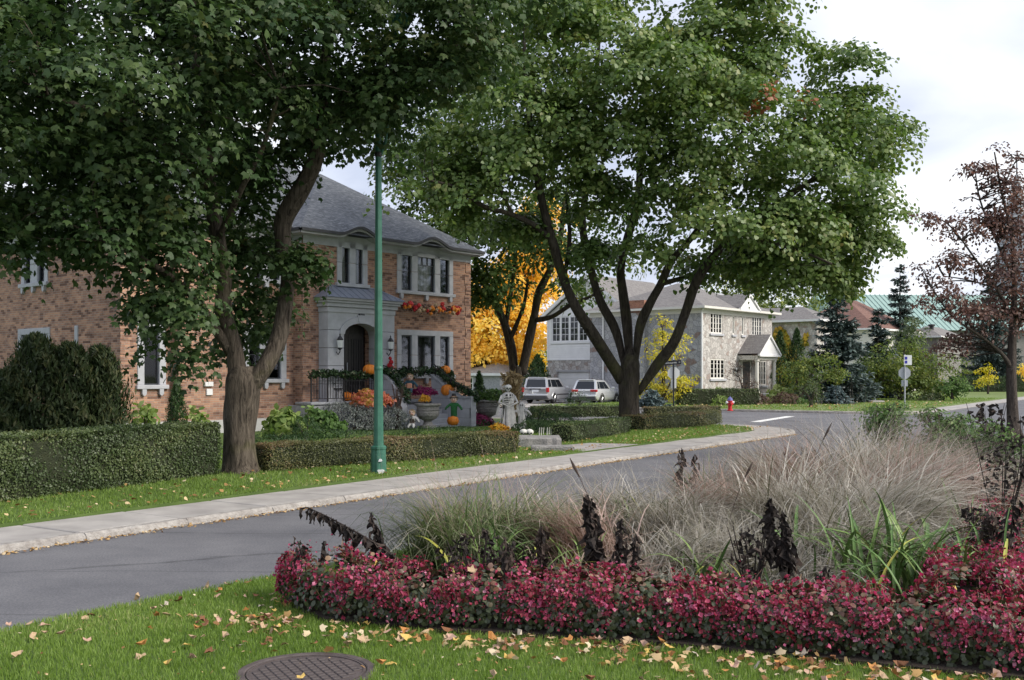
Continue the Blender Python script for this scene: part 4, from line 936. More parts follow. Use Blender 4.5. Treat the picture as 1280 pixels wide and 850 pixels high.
# porch platform, stair and walls
ZP = 0.95
PO = -.8                                   # platform front
m = MB(); m.box(-.26, 6.4, PO + .03, 0.0, -.1, ZP - .1); porch = m.build('porch', 'mortar_dark', house)
m = MB(); m.cbox(-.32, 6.45, PO - .06, -.002, ZP - .09, ZP, .015); m.build('porch_floor', 'limestone_dark', porch)
for j, z0_ in enumerate((.03, .44)):
    x = -.28
    while x < 2.8:
        x2 = min(x + random.uniform(.7, 1.1), 2.8); m = MB(); m.cbox(x + .006, x2 - .006, PO, PO + .12, z0_ + .006, z0_ + .40, .015); m.build('stone_block', 'limestone_dark', porch); x = x2
    m = MB(); m.cbox(-.285, -.16, PO + .13, .45, z0_ + .006, z0_ + .40, .015); m.build('stone_block', 'limestone_dark', porch)
for i in range(5):
    m = MB(); m.cbox(3.08, 5.36, PO - .3 * (i + 1), PO - .3 * i - .002, -.1, ZP - .17 * (i + 1), .012); m.build('stair_tread', 'limestone', porch)
# left stair wall with its curved coping; right stair wall with raked coping
def swall(a0, a1, prof, name):
    m = MB(); pts = [(0, -.1)] + [(0, prof[0][1] - .05)] + [(x, z - .05) for x, z in prof[1:]] + [(prof[-1][0], -.1)]
    F = Fr(a0 + .02, PO, 0, -1)
    m.prism([(x, z) for x, z in pts][::-1], 0.0, a1 - a0 - .04, F); w_ = m.build(name, 'mortar_dark', porch)
    return w_, F
profL = [(0, 1.90), (.2, 1.86), (.42, 1.74), (.62, 1.56), (.78, 1.36), (.92, 1.14), (1.02, .95), (1.08, .72)]
profR = [(0, 1.86), (1.32, 1.06), (2.0, 1.06)]
def zat(prof, x): return float(np.interp(x, [p[0] for p in prof], [p[1] for p in prof]))
for (a0, a1, prof, L) in ((2.84, 3.06, profL, 1.08), (5.38, 5.62, profR, 2.0)):
    w_, F = swall(a0, a1, prof, 'stair_wall'); z = -.05; row = 0
    while z < 1.9:
        x = -.25 * (row % 2)
        while x < L:
            x0_, x1_ = max(x, 0), min(x + .55, L); top = [zat(prof, t) - .07 for t in np.linspace(x0_ + .006, x1_ - .006, 6)]
            if x1_ - x0_ > .05 and max(top) > z + .05:
                ptb = [(x0_ + .006, z + .005)] + [(x1_ - .006, z + .005)] + [(t, max(z + .006, min(z + .345, tt))) for t, tt in list(zip(np.linspace(x0_ + .006, x1_ - .006, 6), top))[::-1]]
                m = MB(); m.prism(ptb, -.022, .10, F); m.build('stone_block', 'limestone', w_)
            x += .55
        z += .35; row += 1
    cp = MB(); n = 14
    for i in range(n):
        t0, t1 = L * i / n, L * (i + 1) / n; z0_, z1_ = zat(prof, t0), zat(prof, t1)
        cp.prism([(t0, z0_ - .06), (t1 + .003, z1_ - .06), (t1 + .003, z1_ + .03), (t0, z0_ + .03)], -.06, a1 - a0 + .02, F)
    cp.build('coping', 'limestone_dark' if L > 1.5 else 'limestone', w_)
    m = MB(); m.cbox(L + .001, L + .05, -.03, a1 - a0 - .01, -.1, prof[-1][1] + .02, .012, F); m.build('wall_end', 'limestone', w_)
# iron railing
def railing(a0, a1, y, z=ZP):
    m = MB(); m.box(a0, a1, y - .02, y + .02, z + .88, z + .92); m.box(a0, a1, y - .012, y + .012, z + .10, z + .125); m.box(a0, a1, y - .012, y + .012, z + .70, z + .72); r_ = m.build('railing', 'black_iron', house)
    n = int((a1 - a0) / .115); bm = None
    for i in range(n + 1):
        x = a0 + (a1 - a0) * i / n; th = .02 if i % 6 == 0 else .008
        m = MB(); m.box(-th, th, -th, th, (0 if i % 6 == 0 else .10), .9); m.build('baluster', 'black_iron', r_, loc=(x, y, z))
        if i < n and i % 3 == 1:
            m = MB(); c = (x + .057, y, z + .79); m.tube([(c[0] + .045 * math.cos(t), c[1], c[2] + .045 * math.sin(t)) for t in np.linspace(0, 2 * math.pi, 11)], .006, 4, cap=False); m.build('ring', 'black_iron', r_)
    return r_
railing(-.24, 2.80, PO + .04); railing(5.66, 6.40, PO + .04)
m = MB(); F = Fr(2.95, PO, 0, -1)
rl = MB(); rl.tube([F.pt(x, 0, zat(profL, x) + .30) for x in np.linspace(0, 1.0, 8)], .018, 6); rl.build('handrail', 'black_iron', house)
rl = MB(); rl.tube([(5.5, PO - x, zat(profR, x) + .42 - max(0, x - 1.4) * .3) for x in np.linspace(0, 1.9, 9)], .018, 6); rl = rl.build('handrail', 'black_iron', house)
for x in (0.1, .9, 1.8): m = MB(); m.box(5.488, 5.512, PO - x - .012, PO - x + .012, zat(profR, x), zat(profR, x) + .42 - max(0, x - 1.4) * .3); m.build('baluster', 'black_iron', rl)
def HL(a, y, z): q = Vector((H0.x, H0.y)) + HD * a + Vector((-HD.y, HD.x)) * y; return Vector((q.x, q.y, H0.z + z))   # house frame to world
# ================================================================ trees
def big_tree(name, label, base_px, Y0, trunk, limbs, lobes, bark, leafm, nclump, per, cr, size, T, twig=.5, low=-1.0, shell=.5, extra=None, droop=.45):
    b = P(base_px[0], base_px[1], Y0)
    t = thing(name, label, 'tree', (0, 0, 0))
    L = [plimb(trunk, Y0)] + [plimb(l, Y0) for l in limbs]
    limbs_mesh('trunk', L, bark, t)
    lb = [plobe(*l) for l in lobes]
    C, pos, nn, dd, sz, var = crown(lb, nclump, per, cr, size, shell=shell, low=low, droop=droop)
    if extra is not None: var = extra(pos, var)
    leaves('crown', pos, nn, dd, sz, var, T, leafm, t, 'stuff')
    anch = [p[:3] for l in L[1:] for p in smoothpath(l, 4)[2:]]
    twigs('branch', C, anch, bark, t, twig)
    return t
# near maple, leaning over the left half of the picture
big_tree('maple_tree', 'large dark green maple with leaning forked trunk beside the long clipped hedge', (300, 592), 20.0,
    [(302, 599, 0, 27), (301, 587, 0, 22), (300, 563, 0, 19), (300, 530, 0, 19.5), (302, 500, 0, 21), (304, 474, 0, 21), (304, 458, 0, 15)],
    [[(298, 480, 0, 13.3), (293, 440, 0, 10.9), (280, 390, -.2, 10.1), (281, 345, -.3, 9.36), (272, 295, -.4, 9.36), (262, 230, -.5, 8.58), (255, 150, -.7, 7.02), (245, 70, -1, 5.46), (240, -20, -1.2, 3.9)],
     [(312, 485, 0, 12.5), (328, 462, 0, 11.7), (345, 430, .1, 10.9), (354, 395, .2, 9.36), (360, 345, .3, 8.58), (354, 300, .3, 10.4), (356, 272, .3, 11.4), (378, 235, .2, 11.4), (396, 195, .1, 10.4), (401, 140, 0, 9.5), (405, 80, 0, 7.02), (420, 0, -.2, 5.46), (440, -90, -.5, 3.9)],
     [(288, 440, 0, 7.02), (262, 400, -.5, 6.24), (235, 365, -1.2, 4.68), (190, 330, -2.2, 3.9), (130, 300, -3.2, 3.12)],
     [(265, 240, -.5, 5.46), (220, 190, -1.5, 4.68), (150, 150, -2.5, 3.9), (60, 120, -3.2, 3.12)],
     [(400, 150, 0, 5.7), (450, 110, -.4, 3.9), (520, 75, -.8, 3.12), (600, 50, -1.2, 2.34)],
     [(272, 300, -.4, 4.68), (300, 240, -1.5, 3.9), (330, 180, -2.2, 3.12), (350, 110, -2.6, 2.34)],
     [(360, 345, .3, 2.34), (370, 330, -.2, 1.9), (372, 300, -.4, 1.42)]],
    [(60, 210, 17.5, 150, 120, 2.2), (-60, 160, 18, 160, 190, 3), (150, 100, 17, 170, 110, 2.4), (225, 170, 18, 100, 95, 1.7), (320, 70, 18, 150, 95, 2.3), (430, 95, 19, 100, 90, 2.0), (520, 55, 19, 115, 85, 2.0), (610, 20, 19, 90, 62, 1.5),
     (250, -90, 20, 330, 150, 4.5), (500, -80, 20, 200, 110, 3.5), (40, -60, 19, 200, 120, 3.5), (330, 180, 21.2, 60, 75, .9), (190, 300, 18, 68, 60, 1.2), (215, 385, 18.6, 48, 46, .9), (165, 398, 18.2, 50, 24, .7), (250, 445, 18.9, 26, 24, .4),
     (322, 335, 21.0, 38, 60, .6), (340, 395, 20.9, 26, 40, .4), (372, 330, 19.6, 14, 22, .3), (20, 300, 17.6, 70, 45, 1.4), (130, 285, 17.6, 60, 40, 1.2), (395, 165, 21.2, 40, 40, .7), (450, 130, 19, 60, 45, 1.0), (565, 105, 19, 60, 40, 1.0), (5, 335, 17.6, 32, 22, .6), (230, 250, 21.5, 110, 75, 1.4), (130, 185, 21, 120, 90, 1.5), (300, 140, 21.5, 95, 90, 1.5), (50, 110, 21, 120, 100, 1.5), (20, 255, 20.5, 60, 50, 1.2), (262, 330, 21.2, 50, 60, .7), (205, 335, 18.6, 52, 52, .9), (300, 395, 21.2, 34, 50, .5), (225, 420, 18.8, 40, 28, .7), (478, 90, 18.3, 55, 62, .7), (325, 270, 21.3, 50, 55, .6)],
    'maple_bark', 'maple_leaf', 2000, 47, .54, .12, MAPLE, .14, droop=.5)
# great maple at the corner
red_c = [(934, 148, 13), (990, 130, 12), (1003, 143, 8)]
def redpatch(pos, var):
    for px, py, r in red_c:                 # the front-most leaves of three turned sprigs
        q = np.array(P(px, py, 34.0)); k = np.hypot(pos[:, 0] - q[0], pos[:, 2] - q[2]) < r * 34 / FPX
        var = np.where(k & (pos[:, 1] < 33.8) & (rng.random(len(var)) < .6), 0.995, var)
    return var
big_tree('maple_tree', 'broad green maple with five spreading dark limbs behind the clipped corner hedge', (787, 535), 36.0,
    [(788, 541, 0, 17), (787, 530, 0, 14), (786, 510, 0, 12.4), (786, 485, 0, 12.6), (787, 468, 0, 12.8), (788, 456, 0, 11.5), (788, 446, 0, 8), (788, 436, 0, 3)],
    [[(778, 475, 0, 7.78), (762, 450, -.3, 7.78), (740, 415, -.8, 7.13), (715, 375, -1.2, 6.48), (700, 335, -1.5, 5.83), (690, 300, -1.8, 5.51), (678, 255, -2, 5.18), (668, 200, -2.3, 4.54), (660, 130, -2.6, 3.24), (655, 50, -3, 2.27)],
     [(784, 474, .2, 3.2), (770, 415, .5, 5.83), (752, 380, .6, 5.51), (742, 350, .8, 5.18), (735, 315, .8, 4.86), (728, 280, 1, 4.54), (735, 215, 1.2, 3.56), (745, 120, 1.5, 2.59), (750, 20, 2, 1.94)],
     [(788, 469, 0, 3.92), (784, 410, .3, 6.48), (779, 370, .3, 5.83), (776, 335, .3, 5.51), (784, 300, 0, 5.18), (797, 250, -.3, 4.86), (801, 200, -.4, 4.21), (806, 130, -.6, 3.24), (815, 40, -1, 2.59)],
     [(793, 464, 0, 3.56), (800, 410, -.3, 5.83), (812, 380, -.6, 5.51), (826, 355, -.8, 5.18), (840, 325, -1, 4.54), (870, 290, -1.2, 3.89), (900, 240, -1.4, 3.24), (930, 160, -1.6, 2.27)],
     [(797, 492, 0, 3.92), (820, 458, -.3, 6.8), (842, 428, -.7, 6.48), (857, 390, -1, 6.16), (872, 350, -1.4, 5.83), (900, 312, -1.8, 5.18), (945, 275, -2.2, 4.21), (1000, 235, -2.4, 3.24), (1050, 200, -2.6, 2.27)],
     [(690, 300, -1.8, 3.89), (668, 282, -2.2, 3.56), (640, 268, -2.8, 3.24), (605, 258, -3.2, 2.92), (570, 235, -3.6, 2.27), (535, 225, -4, 1.3)],
     [(640, 268, -2.8, 2.27), (622, 230, -3, 2.07), (605, 205, -3.2, 1.62)],
     [(826, 355, -.8, 3.24), (860, 345, -.4, 2.92), (905, 330, .2, 2.59), (960, 325, .8, 1.94)],
     [(705, 350, -1.4, 2.92), (712, 300, -1, 2.59), (708, 250, -.8, 1.94)],
     [(900, 312, -1.8, 3.24), (940, 300, -2.4, 2.59), (990, 310, -3, 1.94), (1040, 330, -3.4, 1.3)]],
    [(560, 215, 33, 70, 50, 1.6), (600, 248, 33, 70, 35, 1.4), (640, 160, 33.5, 95, 80, 2.2), (685, 60, 34.5, 95, 90, 2.6), (725, -20, 36, 62, 80, 2.6), (720, 175, 33.5, 85, 55, 1.8), (790, 125, 33, 95, 78, 2.4), (885, 85, 34.5, 78, 75, 2.4), (930, 40, 35, 75, 80, 2.2), (900, 170, 33, 95, 70, 2.2),
     (970, 190, 34, 85, 72, 2.2), (1062, 160, 35.5, 58, 52, 1.9), (1112, 190, 36, 34, 40, 1.3), (1000, 260, 33.5, 95, 60, 2.0), (1055, 258, 35, 55, 55, 1.6), (1070, 300, 35, 36, 38, 1.2), (920, 275, 33, 90, 50, 1.8), (835, 232, 33.4, 65, 48, 1.4), (745, 250, 34.6, 45, 30, 1.0), (825, 312, 33.4, 38, 30, .8), (738, 330, 34.4, 22, 26, .6),
     (985, 328, 35, 80, 42, 1.8), (1042, 342, 35.5, 38, 26, 1.0), (905, 326, 36, 70, 24, 1.6), (640, 285, 35, 40, 18, 1.0), (935, -45, 36, 66, 60, 2.4), (1058, 105, 36, 42, 36, 1.6), (1128, 160, 36, 18, 20, .8)],
    'maple_bark_dark', 'maple_leaf_mid', 2000, 52, .60, .145, STAR, .1, extra=redpatch)
# the maple further back by the parked cars
big_tree('maple_tree', 'dark trunked maple with V fork standing between the brick house and the parked cars', (640, 522), 47.0,
    [(641, 527, 0, 12.5), (640, 515, 0, 9.9), (641, 495, 0, 9.24), (645, 470, 0, 9.24), (648, 458, 0, 7.92)],
    [[(643, 468, 0, 5.94), (640, 440, .2, 5.94), (632, 410, .3, 5.28), (622, 385, .5, 4.62), (608, 360, .8, 3.96), (595, 330, 1, 3.3), (585, 290, 1.2, 2.31)],
     [(652, 468, 0, 5.94), (660, 430, -.2, 5.94), (668, 395, -.3, 5.28), (674, 365, -.4, 4.95), (688, 335, -.6, 3.96), (700, 300, -.8, 3.3), (705, 250, -1, 2.31)],
     [(637, 425, .2, 3.3), (648, 400, 0, 2.64), (655, 380, -.2, 2.31), (660, 350, -.3, 1.65)],
     [(671, 400, -.4, 3.3), (690, 396, -.9, 2.97), (712, 382, -1.6, 2.64), (735, 372, -2.2, 1.98), (755, 362, -2.6, 1.32)],
     [(632, 410, .3, 2.97), (638, 370, .6, 2.64), (645, 320, 1, 1.98)],
     [(605, 355, .8, 2.31), (590, 345, .6, 1.98), (570, 345, .4, 1.32)]],
    [(600, 310, 46, 55, 50, 2.0), (555, 290, 46.5, 55, 40, 1.8), (650, 290, 47, 70, 55, 2.4), (710, 300, 46.5, 60, 55, 2.2), (620, 350, 45.5, 42, 22, 1.2), (575, 345, 46, 32, 22, 1.0), (540, 240, 47, 60, 50, 2.2), (620, 200, 48, 110, 70, 3), (760, 330, 47.5, 40, 45, 1.5), (690, 365, 46, 30, 18, .9), (650, 130, 49, 120, 90, 3), (735, 372, 45, 20, 10, .6), (590, 375, 46.5, 28, 14, .8), (500, 215, 47.5, 28, 35, 1.2), (485, 175, 48, 22, 30, 1.0)],
    'maple_bark_dark', 'maple_leaf_back', 620, 46, .78, .22, RHOMB, .3)
# yellow maple behind
big_tree('maple_tree', 'golden yellow autumn maple glowing behind the dark forked maple', (607, 500), 86.0,
    [(607, 506, 0, 14), (606, 495, 0, 11), (606, 480, 0, 11), (607, 470, 0, 9)],
    [[(602, 475, 0, 6), (592, 455, 0, 6), (582, 435, .2, 5), (572, 410, .3, 3)], [(607, 472, 0, 6), (606, 450, 0, 6), (608, 420, .2, 5), (612, 385, .3, 3)], [(611, 475, 0, 6), (622, 455, -.2, 5), (632, 435, -.3, 4), (650, 405, -.5, 3)], [(622, 455, -.2, 4), (640, 442, 0, 3), (660, 425, .2, 2)]],
    [(610, 415, 85.5, 50, 35, 2.8), (650, 415, 86, 34, 50, 2.6), (640, 370, 86, 50, 42, 3), (665, 345, 87, 30, 50, 2.6), (615, 445, 84.5, 34, 14, 1.8), (590, 400, 86, 28, 25, 2), (662, 440, 87, 18, 26, 1.8), (680, 300, 88, 30, 50, 2.6), (580, 425, 85, 20, 22, 1.4)],
    'thin_bark', 'yellow_leaf', 520, 46, .9, .34, RHOMB, .3)
# purple-leaved crab apple on the right
big_tree('crab_apple_tree', 'small purple-leaved tree with open ragged crown at the right edge of the flower bed', (1266, 535), 24.0,
    [(1267, 548, 0, 8), (1266, 530, 0, 6.5), (1265, 500, 0, 6), (1264, 470, 0, 6), (1265, 430, 0, 5), (1267, 390, 0, 4), (1268, 340, 0, 3), (1264, 290, 0, 2.2), (1252, 240, 0, 1.5), (1243, 190, 0, .8)],
    [[(1264, 460, 0, 4), (1250, 440, -.2, 2.1), (1225, 420, -.4, 1.8), (1190, 395, -.6, 1.2), (1165, 360, -.8, 0.72)],
     [(1266, 400, 0, 2.4), (1245, 360, -.2, 1.8), (1220, 325, -.3, 1.3), (1185, 280, -.4, 0.9), (1150, 268, -.5, 0.48)],
     [(1268, 350, 0, 2.1), (1245, 300, .2, 1.5), (1225, 250, .2, 1.1), (1218, 205, .2, 0.6)],
     [(1268, 420, 0, 2.4), (1285, 380, .2, 1.8), (1300, 330, .3, 1.2)], [(1264, 440, 0, 2.1), (1230, 432, .3, 1.5), (1200, 428, .5, 0.9)], [(1245, 360, -.2, 1.2), (1210, 350, 0, 0.9), (1180, 345, .2, 0.6)],
     [(1252, 240, 0, 1.2), (1265, 210, 0, 0.84), (1277, 190, 0, 0.48)]],
    [(1215, 392, 23.6, 42, 30, .8), (1170, 370, 23.4, 28, 28, .5), (1250, 392, 24, 48, 36, .9), (1240, 340, 24, 55, 42, .9), (1280, 340, 24, 50, 70, 1.0), (1195, 285, 23.6, 42, 17, .5), (1160, 272, 23.5, 22, 8, .3), (1235, 280, 24, 40, 35, .7), (1222, 215, 24, 14, 20, .3), (1245, 210, 24, 10, 36, .3), (1265, 240, 24, 22, 36, .5), (1180, 330, 23.6, 30, 16, .4), (1200, 430, 24, 38, 16, .6), (1275, 290, 24, 30, 40, .8), (1155, 335, 23.6, 14, 10, .3), (1185, 440, 24, 20, 14, .4), (1278, 200, 24, 10, 14, .3)],
    'thin_bark', 'crab_leaf', 820, 12, .21, .09, RHOMB, .3, shell=.1, droop=.2)

# ---------------------------------------------------------------- hedges
def hedge(label, a, b, th, h, n, size, mat, z0=0.12, group='clipped hedges', curve=None, name='hedge', bulge=.05):
    """clipped hedge from a to b along its front foot, th thick"""
    a, b = Vector(a[:2]), Vector(b[:2]); t = thing(name, label, 'hedge', (a.x, a.y, z0), group=group)
    d = b - a; L = d.length; d /= L; nv = Vector((-d.y, d.x))
    def pt(u_, v_, z):
        bow = 0 if curve is None else curve * math.sin(math.pi * u_ / L)
        q = d * u_ + nv * (v_ + bow); return (q.x, q.y, z)
    mb = MB(); k = max(6, int(L / .35)); prof = [(0.10, .03), (.05, h * .3), (.05, h * .85), (.12, h - .04), (th - .12, h - .04), (th - .05, h * .85), (th - .05, .03)]
    ph = rng.random(40) * 6
    vs = []
    for i in range(k + 1):
        for j, (v_, z) in enumerate(prof):
            uu_ = .05 + (L - .1) * i / k; vs.append(pt(uu_, v_ + .02 * math.sin(uu_ * 3.1 + ph[j]), z + .012 * math.sin(uu_ * 4 + ph[j + 8])))
    m = len(prof); mb.add(vs, [(i * m + j, (i + 1) * m + j, (i + 1) * m + (j + 1) % m, i * m + (j + 1) % m) for i in range(k) for j in range(m)] + [tuple(range(m)), tuple(range(k * m, k * m + m))[::-1]])
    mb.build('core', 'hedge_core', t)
    ar = np.array([L * h * 1.0, L * th, th * h, th * h, L * h * .35]); ar /= ar.sum(); s_ = rng.choice(5, n, p=ar); r1, r2 = rng.random(n), rng.random(n)
    dep = rng.random(n) ** 1.5 * .10
    U = np.select([s_ == 0, s_ == 1, s_ == 2, s_ == 3, s_ == 4], [r1 * L, r1 * L, dep, L - dep, r1 * L]); Vv = np.select([s_ == 0, s_ == 1, s_ == 2, s_ == 3, s_ == 4], [dep, r2 * th, r1 * th, r1 * th, th - dep])
    Z = np.select([s_ == 0, s_ == 1, s_ == 2, s_ == 3, s_ == 4], [r2 * h, h - dep * .5, r2 * h, r2 * h, r2 * h])
    shoot = (rng.random(n) < .05) * (np.sin(U * 11.0) * np.sin(U * 4.1 + 1) > .2) * rng.random(n) * .09
    lump = shoot + bulge * (np.sin(U * 2.3 + 1.0) * .5 + np.sin(U * 5.7 + Z * 6) * .35 + np.sin(Z * 9 + U * 3.3) * .3)
    NX = np.select([s_ == 2, s_ == 3], [-1.0, 1.0], 0.0); NY = np.select([s_ == 0, s_ == 4], [-1.0, 1.0], 0.0); NZ = np.where(s_ == 1, 1.0, 0.0)
    Vv = Vv + lump * NY + np.where(s_ == 0, .05 * (1 - np.clip(Z / (h * .3), 0, 1)) , 0); Z = np.clip(Z + lump * NZ * .6, .02, None); U = U + lump * NX
    # rounded shoulders
    e = np.clip((Z - (h - .12)) / .12, 0, 1); Vv = Vv + np.where(s_ == 0, .06 * e ** 2, 0)
    bow = 0 if curve is None else curve * np.sin(np.pi * U / L)
    Vt = Vv + bow
    pos = np.stack([d.x * U + nv.x * Vt, d.y * U + nv.y * Vt, Z], 1)
    nr = np.stack([d.x * NX + nv.x * NY, d.y * NX + nv.y * NY, NZ], 1) + rng.normal(size=(n, 3)) * .55 + UP * .25
    var = .5 * (0.5 + .5 * np.sin(U * 1.9 + 2 * np.sin(Z * 4))) + .55 * rng.random(n) - .1
    if mat == 'hedge_leaf_bronze': var = var + .25 * np.clip((Z - h * .55) / (h * .45), 0, 1)
    leaves('foliage', pos, nr, rdir(n) + UP * .4, size * rng.uniform(.7, 1.3, n), var, RHOMB, mat, t, 'stuff')
    tw_ = MB()
    for i in range(int(L * 5)):
        uu_ = rng.random() * L; p0 = pt(uu_, .12 + rng.random() * .15, 0.0); p1 = pt(uu_ + rng.normal() * .08, .06 + rng.random() * .06, h * rng.uniform(.3, .6)); tw_.tube([p0, p1], [.012, .005], 4)
    tw_.build('stem', 'thin_bark', t, kind='stuff')
    return t
g1a, g1b = G(-40, 634), G(276, 594)
hedge('tall long dark green clipped hedge left of the near maple trunk', g1a, g1b, .95, .97, 42000, .042, 'hedge_leaf')
hedge('long low bronze-topped hedge running behind the green lamp post', G(336, 590), G(650, 567), .75, .52, 30000, .036, 'hedge_leaf_bronze')
hedge('short square clipped hedge left of the corner maple trunk', G(716, 553), G(789, 541), .7, .50, 7000, .045, 'hedge_leaf', curve=-.1)
hedge('rounded clipped hedge right of the corner maple trunk', G(806, 538), G(902, 529.5), .9, .50, 9000, .05, 'hedge_leaf_bronze', curve=-.5)
hedge('thin low hedge behind the corner maple, in front of the parked cars', G(668, 523), G(792, 521), .6, .50, 7000, .055, 'hedge_leaf', bulge=.08)
hedge('low hedge curving away behind the rounded corner hedge', G(812, 521), G(902, 519), .6, .42, 4500, .06, 'hedge_leaf_bronze')
hedge('low hedge along the side of the grey stone house behind the street sign', G(850, 506.5), G(950, 506), .9, .98, 4500, .075, 'hedge_leaf')
hedge('tall dark hedge beyond the young yellow tree at the right', P(1192, 490, 112), P(1300, 489, 112), 1.4, 1.75, 4000, .16, 'yew_leaf', z0=0)
# low mounds of yew and bedding in the front garden
def mound(name, label, cat, px, py, Y, rx, h, ry, n, size, mat, T=RHOMB, group=None, up=.3, stems=True, z0=.12, var0=0.0):
    c = P(px, py, Y); t = thing(name, label, cat, (c.x, c.y, z0), group=group)
    d = rdir(n); d[:, 2] = np.abs(d[:, 2]); r = .72 + .28 * rng.random(n) ** .5
    r *= 1 + .14 * np.sin(d[:, 0] * 7 + px) * np.sin(d[:, 1] * 6 + 2) + .10 * np.sin(d[:, 2] * 11 + d[:, 0] * 5)
    pos = d * r[:, None] * np.array([rx, ry, h]); pos[:, 2] = np.maximum(pos[:, 2], .02)
    leaves('foliage', pos, d + rng.normal(size=(n, 3)) * .5, rdir(n) * .7 + d * .5 + UP * up, size * rng.uniform(.7, 1.3, n), var0 + .35 * (.5 + .5 * np.sin(d[:, 0] * 5 + d[:, 2] * 4)) + .6 * rng.random(n), T, mat, t, 'stuff')
    if stems:
        s_ = MB()
        for i in range(7):
            q = rdir(1)[0]; q[2] = abs(q[2]) + .3; s_.tube([(0, 0, -.05), tuple(q * np.array([rx, ry, h]) * .35), tuple(q * np.array([rx, ry, h]) * .8)], [.02, .014, .006], 4)
        s_.build('stem', 'thin_bark', t)
    return t
yg = 'low dark yews in the front garden'
for px, py, Y, rx, h, ry, lab in [(668, 541, 33.5, .75, .42, .5, 'low dark yew mound behind the white skull ornaments'), (686, 541, 33.4, .6, .40, .5, 'low dark yew mound behind the small white bone ornaments'), (700, 533, 36, .75, .62, .6, 'rounded dark yew at the right end of the yew row'),
                                  (672, 528, 38.5, .8, .65, .6, 'dark yew between the ghost ornament and the parked cars'), (655, 534, 36.5, .6, .4, .5, 'small dark yew at the foot of the skeleton figure'), (722, 507, 56, .8, 1.0, .7, 'small round shrub by the rear wheel of the right car')]:
    mound('yew_bush', lab, 'shrub', px, py, Y, rx, h, ry, 2600, .06, 'yew_leaf', SPRAY, yg)
def conifer(name, label, px, py, Y, h, r, n, size, mat, group=None, tip=1.0, T=SPRAY, loose=0):
    c = P(px, py, Y); t = thing(name, label, 'conifer', (c.x, c.y, .05), group=group)
    z = rng.random(n) ** .85; a = rng.random(n) * 2 * np.pi; prof = r * np.clip((1 - z) ** (.42 if loose else .75), .02, 1) * np.minimum(1, .6 + z * 4) * (1 + (loose * np.abs(rng.normal(size=n)) * .35))
    rr = prof * (.55 + .45 * rng.random(n) ** .5) * (1 + .18 * np.sin(a * 4 + z * 13) + .12 * np.sin(a * 9 - z * 23))
    pos = np.stack([np.cos(a) * rr, np.sin(a) * rr, z * h], 1); od = np.stack([np.cos(a), np.sin(a), 0 * a], 1)
    leaves('foliage', pos, od + rng.normal(size=(n, 3)) * .5, od * .5 + UP * tip + rng.normal(size=(n, 3)) * .4, size * rng.uniform(.6, 1.3, n), .45 * (.5 + .5 * np.sin(a * 4 + z * 13)) + .5 * rng.random(n), T, mat, t, 'stuff')
    m = MB(); m.tube([(0, 0, -.1), (0, 0, h * .5), (0, 0, h * .93)], [.05 + r * .05, .03, .01], 6); m.build('trunk', 'thin_bark', t)
    return t
cg = 'row of cedars against the brick side wall'
for px, top, Y, r, lab in [(8, 470, 24.5, .62, 'leftmost loose cedar, cut by the left edge of the photo'), (45, 425, 25.0, .85, 'second loose cedar from the left, below the side windows'), (88, 436, 25.4, .85, 'third loose cedar from the left against the side wall'), (125, 440, 26.0, .72, 'rightmost loose cedar at the end of the cedar row')]:
    conifer('cedar', lab, px, 545, Y, CH - (top - HZ) / FPX * Y, r * .85, 5200, .17, 'cedar_leaf', cg, loose=1)
conifer('dwarf_cedar', 'small dense cone-shaped cedar under the single brick wall window', 221, 535, 31, 1.75, .42, 3600, .09, 'yew_leaf')
conifer('dwarf_cedar', 'small dark cone-shaped evergreen beside the right stair wall', 599, 530, 40, 2.0, .42, 2200, .12, 'yew_leaf')
